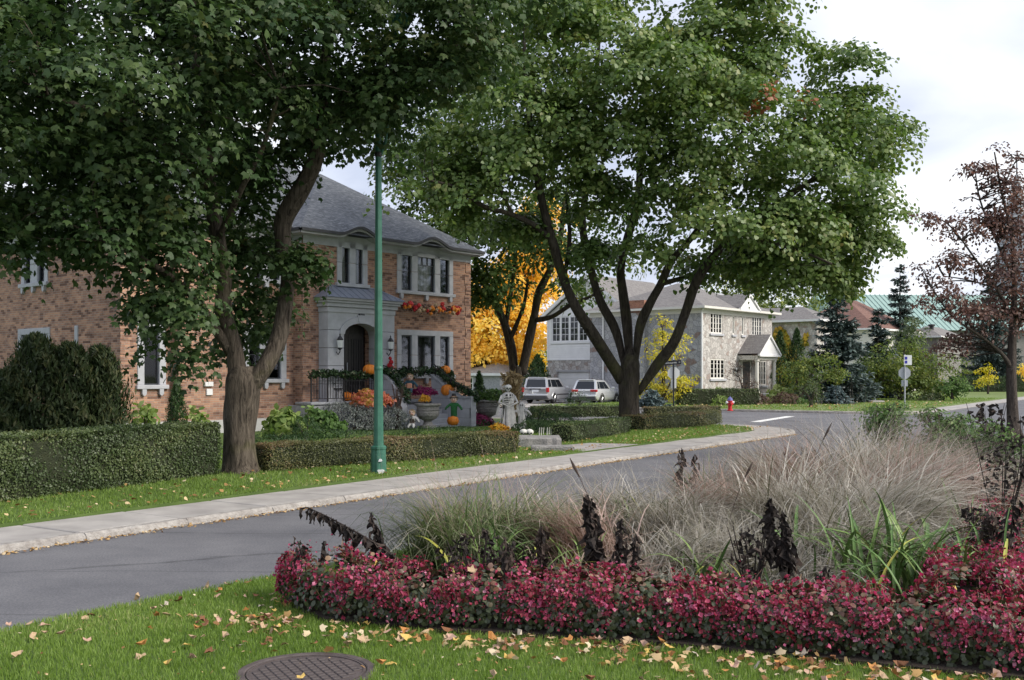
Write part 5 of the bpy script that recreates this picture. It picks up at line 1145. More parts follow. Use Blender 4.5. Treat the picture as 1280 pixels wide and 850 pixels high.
# spruces
def spruce(label, px, py, Y, h, r, mat, group='blue-green spruces', nl=26, name='spruce_tree'):
    c = P(px, py, Y); t = thing(name, label, 'spruce', (c.x, c.y, .05), group=group); m = MB(); m.tube([(0, 0, -.1), (0, 0, h * .5), (0, 0, h)], [h * .018 + .05, h * .01 + .02, .01], 7); br = MB(); Ps, Ns, Ds, Vs = [], [], [], []
    for i in range(nl):
        zf = (i + .5) / nl; z = h * (.05 + .94 * zf); rl = r * (1 - zf) ** .85 * 1.0 + .12; nb = max(4, int(9 * (1 - zf) + 4))
        for j in range(nb):
            z = h * (.05 + .94 * min(.99, zf + rng.uniform(-.6, .6) / nl)); a = rng.random() * 6.283; ll = rl * rng.uniform(.55, 1.2); o = np.array([math.cos(a), math.sin(a), 0]); dip = .28 * ll
            p0 = np.array([0, 0, z]); pts = [p0 + o * ll * s + np.array([0, 0, -dip * math.sin(s * 2.2) + .12 * ll * s * s]) for s in (0, .35, .7, 1)]
            br.tube(pts, [.03, .02, .012, .005], 4, cap=False)
            k = int(20 + 34 * ll); s = rng.uniform(.15, 1.02, k); bp = p0 + o[None] * (ll * s)[:, None]; bp[:, 2] += -dip * np.sin(s * 2.2) + .12 * ll * s * s
            sd2 = np.array([-o[1], o[0], 0]); side = rng.normal(size=k)
            wdt = .20 * ll * (1.05 - s); bp = bp + sd2[None] * (side * wdt * .6)[:, None]; bp[:, 2] -= np.abs(side) * .10 * ll * .5
            Ps.append(bp); Ns.append(np.tile(UP, (k, 1)) + rng.normal(size=(k, 3)) * .35); Ds.append(o[None] * .8 + sd2[None] * (np.sign(side) * .7)[:, None] + np.array([0, 0, -.35]) + rng.normal(size=(k, 3)) * .2); Vs.append(rng.random(k) * .6 + .4 * s)
    m.build('trunk', 'thin_bark', t); br.build('branch', 'thin_bark', t, kind='stuff')
    Pp = np.vstack(Ps); leaves('needles', Pp, np.vstack(Ns), np.vstack(Ds), (.15 + .06 * r) * rng.uniform(.8, 1.7, len(Pp)), np.concatenate(Vs), NEEDLE, mat, t, 'stuff')
spruce('large blue-green spruce right of the ivy-covered wall', 1046, 497, 72, 8.6, 2.6, 'spruce_needle')
spruce('smaller spruce in front of the brown-roofed house', 1098, 490, 82, 7.2, 2.1, 'spruce_needle')
spruce('tall slender spruce rising before the green metal roof', 1125, 480, 118, 14.6, 3.2, 'spruce_needle')
spruce('tall spruce half hidden behind the purple-leaved tree', 1238, 480, 116, 13.5, 3.4, 'spruce_needle')
spruce('low blue spruce bush on the corner lawn', 1044, 497, 66, 1.25, 1.0, 'blue_spruce_needle', nl=12, name='blue_spruce_bush')
spruce('low blue spruce bush left of the street name sign', 816, 507, 60, 1.05, .95, 'blue_spruce_needle', nl=11, name='blue_spruce_bush')
for px, top, lab in [(975, 416, 'left of the two slim dark columnar cedars by the ivy wall'), (996, 413, 'right of the two slim dark columnar cedars by the ivy wall')]:
    conifer('columnar_cedar', lab, px, 500, 76, CH - (top - HZ) / FPX * 76, 1.25, 3200, .2, 'yew_leaf', 'columnar cedars')
conifer('columnar_cedar', 'dark columnar cedar close to the stone porch', 963, 500, 77, 3.9, .7, 2000, .2, 'yew_leaf', 'columnar cedars')
conifer('columnar_cedar', 'dark evergreen left of the white-fronted garage', 672, 500, 78, 3.3, 1.5, 2600, .25, 'yew_leaf', 'columnar cedars')
# small trees and shrubs across the junction
def small_tree(name, label, px, base, Y, lobes, mat, n, per, cr, size, cat='tree', group=None, r=2.0, stems=1):
    t = thing(name, label, cat, (0, 0, 0), group=group); lb = [plobe(l[0], l[1], Y + l[4], l[2], l[3], l[5]) for l in lobes]; L = []
    for s in range(stems):
        for l in lobes: L.append(plimb([(px + s * 2 - stems + 1, base + 2, 0, r), (px + (l[0] - px) * .15, base + (l[1] - base) * .4, 0, r * .8), (l[0], l[1], l[4], r * .35)], Y))
    limbs_mesh('trunk', L, 'thin_bark', t, n=6, flare0=False)
    C, pos, nn, dd, sz, var = crown(lb, n, per, cr, size, shell=.35, droop=.3)
    leaves('crown', pos, nn, dd, sz, var, RHOMB, mat, t, 'stuff'); twigs('branch', C, [p[:3] for l in L for p in smoothpath(l, 4)[3:]], 'thin_bark', t, .6, .02)
small_tree('young_tree', 'young yellow-leaved tree against the stone side wall by the street sign', 829, 507, 63.5, [(835, 440, 26, 30, 0, .9), (838, 478, 36, 18, 0, .9), (828, 410, 12, 18, 0, .5), (805, 485, 20, 9, 0, .6), (840, 490, 30, 9, 0, .7)], 'yellow_green_leaf', 230, 16, .36, .15)
small_tree('young_tree', 'young golden tree on a thin trunk before the dark far hedge', 1235, 491, 100, [(1235, 476, 15, 7, 0, .9), (1237, 462, 10, 9, 0, .7)], 'yellow_green_leaf', 60, 12, .4, .2, r=1.5)
small_tree('young_tree', 'young golden tree cut by the right edge beyond the purple tree', 1284, 491, 98, [(1284, 464, 9, 14, 0, .9)], 'yellow_leaf', 45, 12, .4, .2, r=1.5)
small_tree('shrub', 'large rounded yellow-green shrub behind the back of the stop sign', 1125, 498, 76, [(1125, 465, 45, 32, 0, 2), (1095, 470, 28, 28, 0, 1.6), (1160, 468, 30, 28, 0, 1.8), (1130, 440, 28, 16, 0, 1.4), (1140, 485, 50, 12, 0, 1.8)], 'shrub_leaf', 330, 26, .6, .2, 'shrub', stems=2)
small_tree('shrub', 'low green shrub at the right foot of the large rounded shrub', 1190, 497, 74, [(1190, 483, 15, 13, 0, .9)], 'green_leaf', 70, 22, .4, .17, 'shrub')
small_tree('shrub', 'tall slim feathery shrub above the large rounded shrub', 1140, 480, 90, [(1140, 428, 14, 30, 0, 1)], 'hedge_leaf', 90, 20, .5, .2, 'shrub')
small_tree('small_tree', 'small half-yellowed ornamental tree in front of the large spruce', 1000, 500, 68, [(993, 468, 18, 18, 0, .9), (1020, 460, 24, 17, 0, 1.0), (1045, 470, 18, 9, 0, .8), (1004, 482, 18, 9, 0, .8)], 'shrub_leaf', 170, 20, .4, .15)
small_tree('shrub', 'sparse vase-shaped shrub standing alone on the corner lawn', 1014, 509, 60, [(1004, 486, 12, 12, 0, .5), (1018, 488, 12, 14, 0, .5), (1012, 496, 12, 6, 0, .4)], 'hedge_leaf', 70, 12, .25, .1, 'shrub', stems=2)
small_tree('shrub', 'large twiggy half-bare shrub in front of the stone porch', 930, 503, 65, [(922, 465, 14, 26, 0, .8), (936, 470, 14, 30, 0, .8), (930, 488, 20, 12, 0, .9), (940, 480, 14, 14, 0, .6)], 'brown_leaf', 90, 9, .3, .08, 'shrub', stems=5, r=1.0)
mound('hydrangea', 'pale lime hydrangea mound right of the stone porch steps', 'shrub', 977, 493, 69, 1.0, 1.1, .8, 900, .17, 'lime_leaf', OVAL, var0=.35)
mound('shrub', 'low red-brown mound at the foot of the twiggy shrub', 'shrub', 944, 503, 65, .9, .8, .7, 900, .12, 'brown_leaf')
mound('shrub', 'low red-brown mound right of the porch steps', 'shrub', 983, 502, 66, .95, .75, .7, 900, .12, 'brown_leaf')
mound('shrub', 'low green mound left of the lone vase-shaped shrub', 'shrub', 1000, 504, 66, .7, .4, .6, 500, .12, 'green_leaf')
mound('shrub', 'pale yellow-green plant under the stone house front window', 'shrub', 905, 500, 67, 1.0, 1.0, .6, 700, .15, 'lime_leaf')
mound('blue_juniper', 'grey-blue juniper mound beside the front window plants', 'shrub', 916, 500, 66.5, .9, .75, .6, 700, .12, 'blue_spruce_needle', SPRAY)
mound('shrub', 'bright green mound against the stone side wall right of the sign', 'shrub', 860, 500, 68, 1.0, .9, .6, 700, .15, 'green_leaf')
mound('shrub', 'brownish low shrub behind the fire hydrant', 'shrub', 902, 506, 63, .6, .6, .5, 500, .1, 'lime_leaf')
mound('shrub', 'dark shrub at the edge of the far lawn behind the stop sign post', 'shrub', 1165, 499, 74, .9, .6, .6, 500, .14, 'hedge_leaf')
# trees closing the view behind the roofs
for px, py, Y, rx, rz, lab in [(1000, 385, 135, 70, 42, 'wide green tree behind the stone house chimney'), (905, 372, 130, 60, 30, 'green tree crown showing over the stone house roof'), (620, 455, 100, 60, 35, 'green tree behind the yellow maple'), (560, 430, 110, 60, 60, 'dark green tree hidden behind the brick house corner'), (1215, 462, 140, 50, 20, 'far green shrubs beyond the dark hedge'), (-20, 420, 70, 60, 60, 'green tree beyond the left end of the brick house')]:
    small_tree('far_tree', lab, px, 485, Y, [(px, py, rx, rz, 0, 4), (px - rx * .5, py + rz * .3, rx * .6, rz * .7, 0, 3), (px + rx * .5, py + rz * .25, rx * .6, rz * .7, 0, 3)], 'shrub_leaf' if px > 600 else 'maple_leaf_mid', 150, 22, 1.2, .4, group='trees behind the houses')
# unseen maples across the boulevard, added for dark reflections in the brick house windows
for X, Y, lab in ((46, 30, 'unseen boulevard maple added off to the right, nearest of three'), (50, 44, 'unseen boulevard maple added off to the right, middle of three'), (56, 58, 'unseen boulevard maple added off to the right, farthest of three')):
    px = 640 + FPX * X / Y; q = FPX / Y
    small_tree('unseen_maple', lab, px, HZ + 2 * q, Y, [(px, HZ - 7 * q, 4.5 * q, 4.2 * q, 0, 4.5), (px - 3 * q, HZ - 5 * q, 3.4 * q, 3 * q, 0, 3.4), (px + 3 * q, HZ - 5 * q, 3.4 * q, 3 * q, 0, 3.4)], 'maple_leaf', 200, 26, 1.1, .38, group='unseen maples across the boulevard', r=.35 * q)
# ================================================================ the flower bed
ZB = 0.13
PW = rng.random(64)                      # how far each plant of the edging has wilted
def border(name, label, path, half, h, nl, nf, group=None, redder=0.0):
    """mounded begonia edging along a path: leaves below, flowers and spent stems above"""
    p = smoothpath([(q[0], q[1]) for q in path], 8); seg = np.diff(p, axis=0); ln = np.linalg.norm(seg, axis=1); cum = np.concatenate([[0], np.cumsum(ln)])
    def samp(n, zlo, zhi, push):
        s = rng.random(n) * cum[-1]; i = np.clip(np.searchsorted(cum, s) - 1, 0, len(seg) - 1); f = (s - cum[i]) / ln[i]
        c = p[i] + seg[i] * f[:, None]; t = seg[i] / ln[i][:, None]; nv = np.stack([-t[:, 1], t[:, 0]], 1)
        th = np.arcsin(np.clip(zlo + (zhi - zlo) * rng.random(n), -1, 1)); th = np.where(rng.random(n) < .5, th, np.pi - th)
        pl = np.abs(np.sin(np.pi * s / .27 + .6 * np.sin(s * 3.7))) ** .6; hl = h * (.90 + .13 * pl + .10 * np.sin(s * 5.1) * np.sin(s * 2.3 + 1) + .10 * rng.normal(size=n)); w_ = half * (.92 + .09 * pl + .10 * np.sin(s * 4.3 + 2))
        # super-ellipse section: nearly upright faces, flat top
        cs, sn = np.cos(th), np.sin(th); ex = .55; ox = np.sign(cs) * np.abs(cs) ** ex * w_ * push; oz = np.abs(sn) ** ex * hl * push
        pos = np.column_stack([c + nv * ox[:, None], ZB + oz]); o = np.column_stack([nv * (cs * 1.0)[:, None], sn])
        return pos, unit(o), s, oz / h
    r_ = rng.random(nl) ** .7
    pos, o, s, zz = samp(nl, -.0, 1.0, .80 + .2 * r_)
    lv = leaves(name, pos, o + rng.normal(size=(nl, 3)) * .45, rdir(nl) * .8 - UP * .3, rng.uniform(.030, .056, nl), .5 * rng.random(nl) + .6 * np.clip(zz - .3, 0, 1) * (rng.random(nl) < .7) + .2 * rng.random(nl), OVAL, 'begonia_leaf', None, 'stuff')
    lv['label'] = label; lv['category'] = 'flowers'
    if group: lv['group'] = group
    keep = rng.random(nf)
    pos, o, s, zz = samp(nf, .02, 1.0, .95 + .13 * rng.random(nf)); k = (zz > .62) | (rng.random(nf) < .28 + .5 * zz); k &= (np.sin(s * 7.3) * np.sin(s * 3.1 + zz * 4) > -.75); wilt = PW[(s / .27).astype(int) % 64]; k &= rng.random(nf) < np.where(wilt < .22, .25, np.where(wilt < .45, .7, 1))
    pos, o, s, zz = pos[k], o[k], s[k], zz[k]; n = len(pos)
    cl = .35 * (.5 + .5 * np.sin(s * 9 + zz * 11)) + .6 * rng.random(n) - redder
    leaves('flower_heads', pos, o * .8 + rng.normal(size=(n, 3)) * .6, rdir(n) * .7 - UP * .5, rng.uniform(.014, .030, n) + .018 * (rng.random(n) < .3), cl, PETAL, 'begonia_flower', lv, 'stuff')
    m = n // 3; idx = rng.choice(n, m)
    leaves('flower_stems', pos[idx] - o[idx] * .04, rdir(m), o[idx] * .7 + UP * .7 + rng.normal(size=(m, 3)) * .3, rng.uniform(.05, .10, m), rng.random(m) * .3 + .72, (np.array([(-.035, 0, 0), (.035, 0, 0), (.02, 1, .05), (-.02, 1, .05)]), np.array([(0, 1, 2), (0, 2, 3)])), 'begonia_leaf', lv, 'stuff')
    # dark heart so that no bare soil shows through
    mb = MB(); k_ = len(p); pr = [(-.65, 0), (-.55, .28), (-.3, .40), (.3, .40), (.55, .28), (.65, 0)]; vs = []
    for i in range(k_):
        t = seg[min(i, k_ - 2)] / ln[min(i, k_ - 2)]; nv = np.array([-t[1], t[0]])
        for a, b in pr: vs.append((*(p[i] + nv * a * half), ZB + b * h))
    mb.add(vs, [(i * 6 + j, (i + 1) * 6 + j, (i + 1) * 6 + j + 1, i * 6 + j + 1) for i in range(k_ - 1) for j in range(5)] + [tuple(range(6)), tuple(range(6 * k_ - 6, 6 * k_))]); mb.build('plant_hearts', 'soil', lv, kind='stuff')
    return lv
FR = [(-1.62, 8.95), (-1.57, 8.6), (-1.27, 8.27), (-.45, 7.98), (.42, 7.80), (1.3, 7.55), (2.1, 7.25), (2.85, 6.95), (3.6, 6.75), (4.35, 6.8)]
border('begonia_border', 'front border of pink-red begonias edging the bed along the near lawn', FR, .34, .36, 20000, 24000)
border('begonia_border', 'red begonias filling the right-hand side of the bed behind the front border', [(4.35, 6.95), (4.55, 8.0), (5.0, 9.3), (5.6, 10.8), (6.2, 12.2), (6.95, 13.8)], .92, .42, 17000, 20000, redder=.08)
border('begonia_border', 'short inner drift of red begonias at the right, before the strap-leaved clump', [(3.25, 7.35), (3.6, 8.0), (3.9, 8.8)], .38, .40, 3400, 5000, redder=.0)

# fountain grasses
def strip_blades(name, base, az, L, lean, curl, width, var, mat, parent, seg=6, kind='stuff'):
    """arching blades: base points, azimuth, length, first lean, curl"""
    n = len(base); s = np.linspace(0, 1, seg + 1); ang = lean[:, None] + curl[:, None] * s[None] ** 1.3       # angle from upright
    ds = (L / seg)[:, None]; rr = np.concatenate([np.zeros((n, 1)), np.cumsum(np.sin(ang[:, :-1]) * ds, 1)], 1); zz = np.concatenate([np.zeros((n, 1)), np.cumsum(np.cos(ang[:, :-1]) * ds, 1)], 1)
    azz = az[:, None] + (rng.normal(size=n) * .25)[:, None] * s[None]
    X = base[:, 0:1] + np.cos(azz) * rr; Y = base[:, 1:2] + np.sin(azz) * rr; Z = np.maximum(base[:, 2:3] + zz, ZB + .01)
    w_ = width[:, None] * (1 - s[None] ** 2 * .92); sx, sy = -np.sin(az)[:, None] * w_, np.cos(az)[:, None] * w_
    V = np.empty((n, seg + 1, 2, 3)); V[:, :, 0] = np.stack([X - sx, Y - sy, Z], 2); V[:, :, 1] = np.stack([X + sx, Y + sy, Z + w_ * .3], 2)
    k = 2 * (seg + 1); f = np.array([(2 * i, 2 * i + 1, 2 * i + 3, 2 * i + 2) for i in range(seg)]); F_ = (f[None] + (np.arange(n) * k)[:, None, None]).reshape(-1, 4)
    return rawmesh(name, V.reshape(-1, 3), F_, np.repeat(np.clip(var, 0, 1), k), mat, parent, kind)
def grass_clump(label, px, Y, h, n, mat, leanaz=None, lean=.0, spread=.12, group='ornamental grass clumps', fine=1.0, plume=True):
    c = P(px, 500, Y); t = thing('ornamental_grass', label, 'ornamental grass', (0, 0, 0), group=group)
    base = np.column_stack([c.x + rng.normal(size=n) * spread, c.y + rng.normal(size=n) * spread, np.full(n, ZB)])
    az = rng.random(n) * 2 * np.pi
    if leanaz is not None: az = np.where(rng.random(n) < lean, leanaz + rng.normal(size=n) * .55, az)
    nt_ = 26; tk = rng.integers(0, nt_, n); ta = rng.random(nt_) * 2 * np.pi; tl = rng.uniform(.0, .45, nt_); tv_ = rng.uniform(-.3, .25, nt_)
    if leanaz is not None: ta = np.where(rng.random(nt_) < lean + .1, leanaz + rng.normal(size=nt_) * .5, ta)
    az = np.where(rng.random(n) < .78, ta[tk] + rng.normal(size=n) * .22, az); L = h * rng.uniform(.65, 1.6, n); tuft = tl[tk]
    strip_blades('blades', base, az, L, rng.uniform(.05, .40, n) + tuft, rng.uniform(1.0, 2.9, n), rng.uniform(.0035, .0092, n) * fine, .05 + .65 * rng.random(n) + .25 * (L / L.max()) + tv_[tk], mat, t)
    if plume:
        m = n // 6; b2 = base[:m]; az2 = az[:m]
        strip_blades('plumes', b2, az2, h * rng.uniform(1.15, 1.75, m), rng.uniform(.05, .4, m), rng.uniform(.5, 1.5, m), rng.uniform(.0010, .0018, m), .55 + .45 * rng.random(m), 'fountain_pink' if mat != 'fountain_blade' else 'fountain_blade', t, 8)
    return t
LEFT, RIGHT = math.pi * 1.02, 0.1
GC = [(575, 10.0, .78, 1300, 'fountain_green', LEFT, .45, 'green-grey arching grass leaning over the road behind the left begonias'),
      (640, 10.6, .72, 900, 'fountain_green', LEFT, .3, 'greenish grass just right of the left-leaning clump'),
      (735, 10.2, .62, 1100, 'fountain_pink', LEFT, .75, 'pinkish plume grass swept flat to the left in the middle of the bed'),
      (745, 8.75, .34, 800, 'fountain_pink', RIGHT, .3, 'low tan grass tuft close behind the begonias below the tall withered stalk'),
      (770, 12.6, .60, 800, 'fountain_blade', LEFT, .3, 'thin tan grass at the road edge near the lily clump'),
      (835, 11.0, .68, 1100, 'fountain_blade', RIGHT, .2, 'grey-tan bushy grass in the centre of the bed'),
      (900, 12.4, .72, 1000, 'fountain_pink', RIGHT, .3, 'rosy tan grass behind the central grey clump'),
      (855, 9.3, .46, 900, 'fountain_blade', RIGHT, .3, 'silvery grass behind the pale ground cover'),
      (915, 9.6, .50, 1000, 'fountain_blade', LEFT, .3, 'silvery grass left of the black withered bush'),
      (985, 11.2, .92, 1300, 'fountain_blade', LEFT, .35, 'tall tawny grass arching left above the withered stalk'),
      (1045, 9.7, .74, 1200, 'fountain_blade', RIGHT, .4, 'pale grass fountain left of the strap-leaved clump'),
      (1085, 10.6, .95, 1600, 'fountain_blade', RIGHT, .45, 'largest tan fountain grass arching behind the strap-leaved clump'),
      (1010, 13.4, .98, 1100, 'fountain_pink', LEFT, .3, 'tall mauve-tan grass near the junction kerb'),
      (1075, 13.6, 1.08, 1300, 'fountain_blade', RIGHT, .2, 'tallest airy tan grass at the back of the bed'),
      (1130, 12.2, 1.0, 1200, 'fountain_pink', RIGHT, .6, 'pink-plumed grass sweeping right at the back'),
      (1185, 12.6, .82, 1000, 'fountain_blade', RIGHT, .3, 'dull tan grass in front of the green shrubs at right'),
      (960, 14.8, .85, 900, 'fountain_blade', LEFT, .3, 'thin grass at the road edge left of the tall mauve clump'),
      (1120, 16.5, .95, 900, 'fountain_green', RIGHT, .2, 'faded green grass far back in the bed'),
      (1215, 15.5, .85, 800, 'fountain_blade', LEFT, .3, 'tan grass beside the dark withered bush at right'),
      (1165, 9.9, .50, 900, 'fountain_blade', RIGHT, .5, 'low grey grass right of the largest fountain grass'),
      (1000, 8.9, .40, 700, 'fountain_blade', RIGHT, .4, 'low grey grass behind the black withered bush'),
      (690, 12.0, .55, 600, 'fountain_blade', LEFT, .5, 'wispy grass at the road edge above the swept plume grass'),
      (1255, 13.0, .6, 600, 'fountain_pink', LEFT, .3, 'rusty grass at the right edge of the bed'),
      (880, 15.2, .55, 500, 'fountain_green', LEFT, .2, 'small green grass at the far road edge')]
for px, Y, h, n, mat, la, le, lab in GC: grass_clump(lab, px, Y, h * 1.10, int(n * 1.0), mat, la, le, .19)
for px, Y, lab in [(800, 8.75, 'left patch of pale blue-grey fescue behind the begonias'), (850, 8.65, 'right patch of pale blue-grey fescue behind the begonias'), (1000, 8.35, 'blue-grey fescue beside the black withered bush')]:
    grass_clump(lab, px, Y, .20, 900, 'blue_fescue', None, 0, .20, 'fescue patches', 1.2, plume=False)
# single tall seed stalks
for px, Y, ln, az in [(757, 9.2, 1.12, LEFT), (1000, 12, 1.3, RIGHT), (905, 10.2, 1.0, RIGHT)]:
    c = P(px, 500, Y); t = thing('seed_stalk', {757: 'thin dark seed stalk rising over the road above the withered stalks', 1000: 'single long straw stalk leaning right at the back of the bed', 905: 'single brown straw stalk crossing the road in the middle'}[px], 'grass stalk', (c.x, c.y, ZB), group='single seed stalks')
    pts = [(math.cos(az) * s * s * .28 * ln, 0, ln * s) for s in np.linspace(0, 1, 8)]; m = MB(); m.tube(pts, [.006 - .004 * i / 7 for i in range(8)], 5); m.build('stem', 'withered_brown', t)
    m = MB(); m.tube([pts[-2], tuple(np.array(pts[-2]) * .4 + np.array(pts[-1]) * .6), tuple(np.array(pts[-1]) * 1.01)], [.006, .014, .003], 6); m.build('seed_head', 'withered_brown', t)
# strap-leaved clumps: every blade a piece of its own
BL = {}
for mi, mat in enumerate(('daylily_green', 'daylily_mid', 'daylily_yellow')):
    for k in range(4):
        mb = MB(); L = 1.0; a = [.12, .3, .2, .45][k]; cv = [1.1, 1.7, 2.2, 1.4][k]; x = z = 0; rows = []; n = 8
        for i in range(n + 1):
            s = i / n; w_ = .021 * (min(1, s * 3 + .45)) * (1 - s ** 3 * .97); rows.append((x, z, w_)); an = a + cv * s ** 1.4; x += math.sin(an) / n; z += math.cos(an) / n
        vs = []
        for i, (x, z, w_) in enumerate(rows): vs += [(x, -w_, z + w_ * .35), (x, 0, z - w_ * .1), (x, w_, z + w_ * .35)]
        mb.add(vs, [(3 * i + j, 3 * i + j + 1, 3 * i + j + 4, 3 * i + j + 3) for i in range(n) for j in (0, 1)])
        me = bpy.data.meshes.new('blade'); me.from_pydata(mb.v, [], mb.f); me.materials.append(M[mat]); me.shade_smooth(); BL[(mi, k)] = me
def lily(label, px, Y, L, n, yel=.12, mid=.35, wid=1.0, sp=.14):
    c = P(px, 500, Y); t = thing('strap_leaf_plant', label, 'plant', (c.x, c.y, ZB), group='strap-leaved plants')
    for i in range(n):
        q = rng.random(); mi = 2 if q < yel else (1 if q < yel + mid else 0); o = link('leaf', BL[(mi, int(rng.integers(4)))], t)
        s = L * rng.uniform(.65, 1.15); o.location = (rng.normal() * sp, rng.normal() * sp, 0); o.rotation_euler = (rng.normal() * .12, rng.normal() * .12, rng.random() * 6.283); o.scale = (s, s * wid * rng.uniform(.8, 1.2), s)
lily('big green strap-leaved clump with some yellow blades at the lower right', 1095, 8.65, .95, 80, .06, .35, .75, .30)
lily('strap-leaved clump right beside the biggest one, close to the red begonias', 1155, 8.9, .92, 60, .05, .4, .8, .27)
lily('strap-leaved clump in front of the pink-plumed grass', 1200, 10.8, .8, 34, .15, .5)
lily('upright strap leaves between the left grasses and the withered stalks', 612, 9.4, .7, 26, .1, .5)
lily('drooping strap leaves low behind the middle of the begonias', 655, 8.75, .6, 26, .1, .6)
lily('green strap leaves at the road edge left of the tall withered stalk', 690, 11.4, .6, 20, .1, .6)
lily('bright strap leaves at the road edge in the middle of the bed', 775, 12.3, .62, 26, .15, .6)
lily('strap leaves left of the black withered bush', 895, 8.75, .62, 28, .15, .6)
lily('strap leaves under the arching grass by the tall withered stalk', 725, 9.5, .6, 22, .1, .7)
lily('green strap leaves far back by the dark withered bush', 1235, 16.5, .6, 18, .2, .6)
# withered stalks
WL = []
for k in range(4):
    for mat in ('withered', 'withered_brown'):
        mb = MB(); n = 4; vs = []
        for i in range(n + 1):
            s = i / n
            for j in (-1, 0, 1): vs.append((j * .24 * math.sin(math.pi * min(1, s + .12)) + random.uniform(-.10, .10) + .15 * math.sin(s * 4 + k), .2 * abs(j) + random.uniform(-.16, .16) + .12 * math.sin(s * 5 + k * 2), -s + random.uniform(-.08, .08)))
        mb.add(vs, [(3 * i + j, 3 * i + j + 1, 3 * i + j + 4, 3 * i + j + 3) for i in range(n) for j in (0, 1)])
        me = bpy.data.meshes.new('leaf'); me.from_pydata(mb.v, [], mb.f); me.materials.append(M[mat]); WL.append(me)
def stalk(label, base, top, Y, n, ls=.085, mat=0, bow=.0, dens=1.0, bushy=0.0):
    a, b = P(base[0], base[1], Y), P(top[0], top[1], Y); t = thing('withered_stalk', label, 'withered plant', tuple(a), group='frost-blackened stalks')
    d = b - a; pts = [d * s + Vector((d.z * bow * math.sin(math.pi * s), rng.normal() * .01, -abs(d.x) * bow * math.sin(math.pi * s) * .0)) for s in np.linspace(0, 1, 7)]
    m = MB(); m.tube(pts, [.011, .010, .009, .008, .007, .006, .004], 6); m.build('stem', 'withered' if mat == 0 else 'withered_brown', t, smooth=True)
    n = int(n * 2.0)
    for i in range(n):
        s = .12 + .88 * (i + rng.random()) / n; k = int(s * 5.999); p = pts[k].lerp(pts[min(k + 1, 6)], s * 6 - k); o = link('leaf', WL[2 * int(rng.integers(4)) + (mat if rng.random() < .8 else 1 - mat)], t)
        sz = 1.25 * ls * rng.uniform(.6, 1.25) * (1.15 - .5 * s); o.location = p + Vector((rng.normal(), rng.normal(), rng.normal() * .5)) * bushy; o.rotation_euler = (rng.normal() * .35, rng.normal() * .35, rng.random() * 6.283); o.scale = (sz * 1.0, sz * 1.0, sz * 1.25)
stalk('longest blackened stalk leaning far left over the road', (500, 702), (384, 634), 8.7, 30, .10, 0, .12)
stalk('short blackened stalk standing alone before the grey road', (482, 690), (462, 640), 9.0, 14, .085, 0)
stalk('small blackened spray at the far left end of the begonias', (382, 705), (372, 676), 8.5, 12, .06, 0, bushy=.05)
stalk('blackened stalk tip just right of the far left spray', (400, 705), (407, 676), 8.5, 10, .065)
stalk('tall thick blackened stalk in the middle of the bed', (742, 722), (733, 618), 8.5, 30, .115, 0, .04, bushy=.018)
stalk('slim blackened stalk right of the tall middle one', (770, 708), (778, 648), 8.5, 16, .085)
stalk('shortest of the three middle blackened stalks', (790, 712), (795, 668), 8.5, 11, .075)
stalk('brown withered stalk rising from the begonias left of the middle', (676, 735), (678, 658), 8.1, 20, .095, 1)
stalk('dark brown stalk among the begonias near their centre', (632, 745), (632, 672), 8.0, 16, .085, 1, bushy=.02)
stalk('tall blackened stalk bent left above the black bush', (992, 706), (962, 622), 8.4, 24, .10, 0, -.12)
stalk('blackened upright stalk at the right of the black bush', (985, 712), (978, 640), 8.35, 20, .10)
stalk('dark stalk at the road edge above the bright strap leaves', (850, 608), (852, 560), 13.4, 14, .10, 0, bushy=.02)
stalk('second dark stalk at the road edge, right of the first', (868, 606), (868, 568), 13.4, 8, .09)
stalk('blackened stalk among the red begonias at the right edge', (1262, 700), (1268, 620), 8.9, 12, .09, 0, bushy=.03)
stalk('blackened stalk left of the right-edge one', (1240, 690), (1232, 640), 9.2, 14, .10, 0, bushy=.03)
stalk('small black stalk low at the front begonias left of the lily clump', (1030, 735), (1030, 708), 7.9, 8, .06, 0, bushy=.02)
def black_bush(label, px, py, Y, rx, h, n, ls, mat=0):
    c = P(px, py, Y); t = thing('withered_bush', label, 'withered plant', (c.x, c.y, ZB), group='frost-blackened bushes'); z0 = c.z - ZB
    m = MB()
    for i in range(9): q = rdir(1)[0] * np.array([rx, rx * .7, 0]); m.tube([(0, 0, 0), tuple(q * .5 + np.array([0, 0, z0 * .6])), tuple(q + np.array([0, 0, z0 + h * rng.uniform(.2, 1)]))], [.009, .007, .004], 5)
    m.build('stem', 'withered', t)
    for i in range(n):
        q = rdir(1)[0]; o = link('leaf', WL[2 * int(rng.integers(4)) + (mat if rng.random() < .75 else 1 - mat)], t); s = ls * rng.uniform(.6, 1.3); rr = rng.random() ** .4
        o.location = (q[0] * rx * rr, q[1] * rx * .7 * rr, max(.05, z0 + q[2] * h * rr)); o.rotation_euler = (rng.normal() * .7, rng.normal() * .7, rng.random() * 6.283); o.scale = (s, s, s)
black_bush('rounded black withered bush left of the tall bent stalk', 940, 685, 8.35, .20, .20, 60, .075)
black_bush('broad dark withered bush between the left grasses and the begonias', 595, 690, 8.35, .32, .20, 80, .07)
black_bush('low dark withered bush over the begonias right of the broad one', 640, 700, 8.3, .22, .16, 50, .07, 1)
black_bush('large black withered bush by the red begonias near the right edge', 1252, 590, 11.2, .30, .32, 50, .09)
black_bush('black withered bush below the right-edge one', 1218, 655, 9.6, .22, .22, 50, .08)
black_bush('dark withered clump at the far right beside the purple tree trunk', 1276, 545, 15.0, .4, .35, 40, .11)
black_bush('dark withered spray at the back of the bed by the green shrubs', 1235, 520, 17.0, .35, .25, 40, .12)
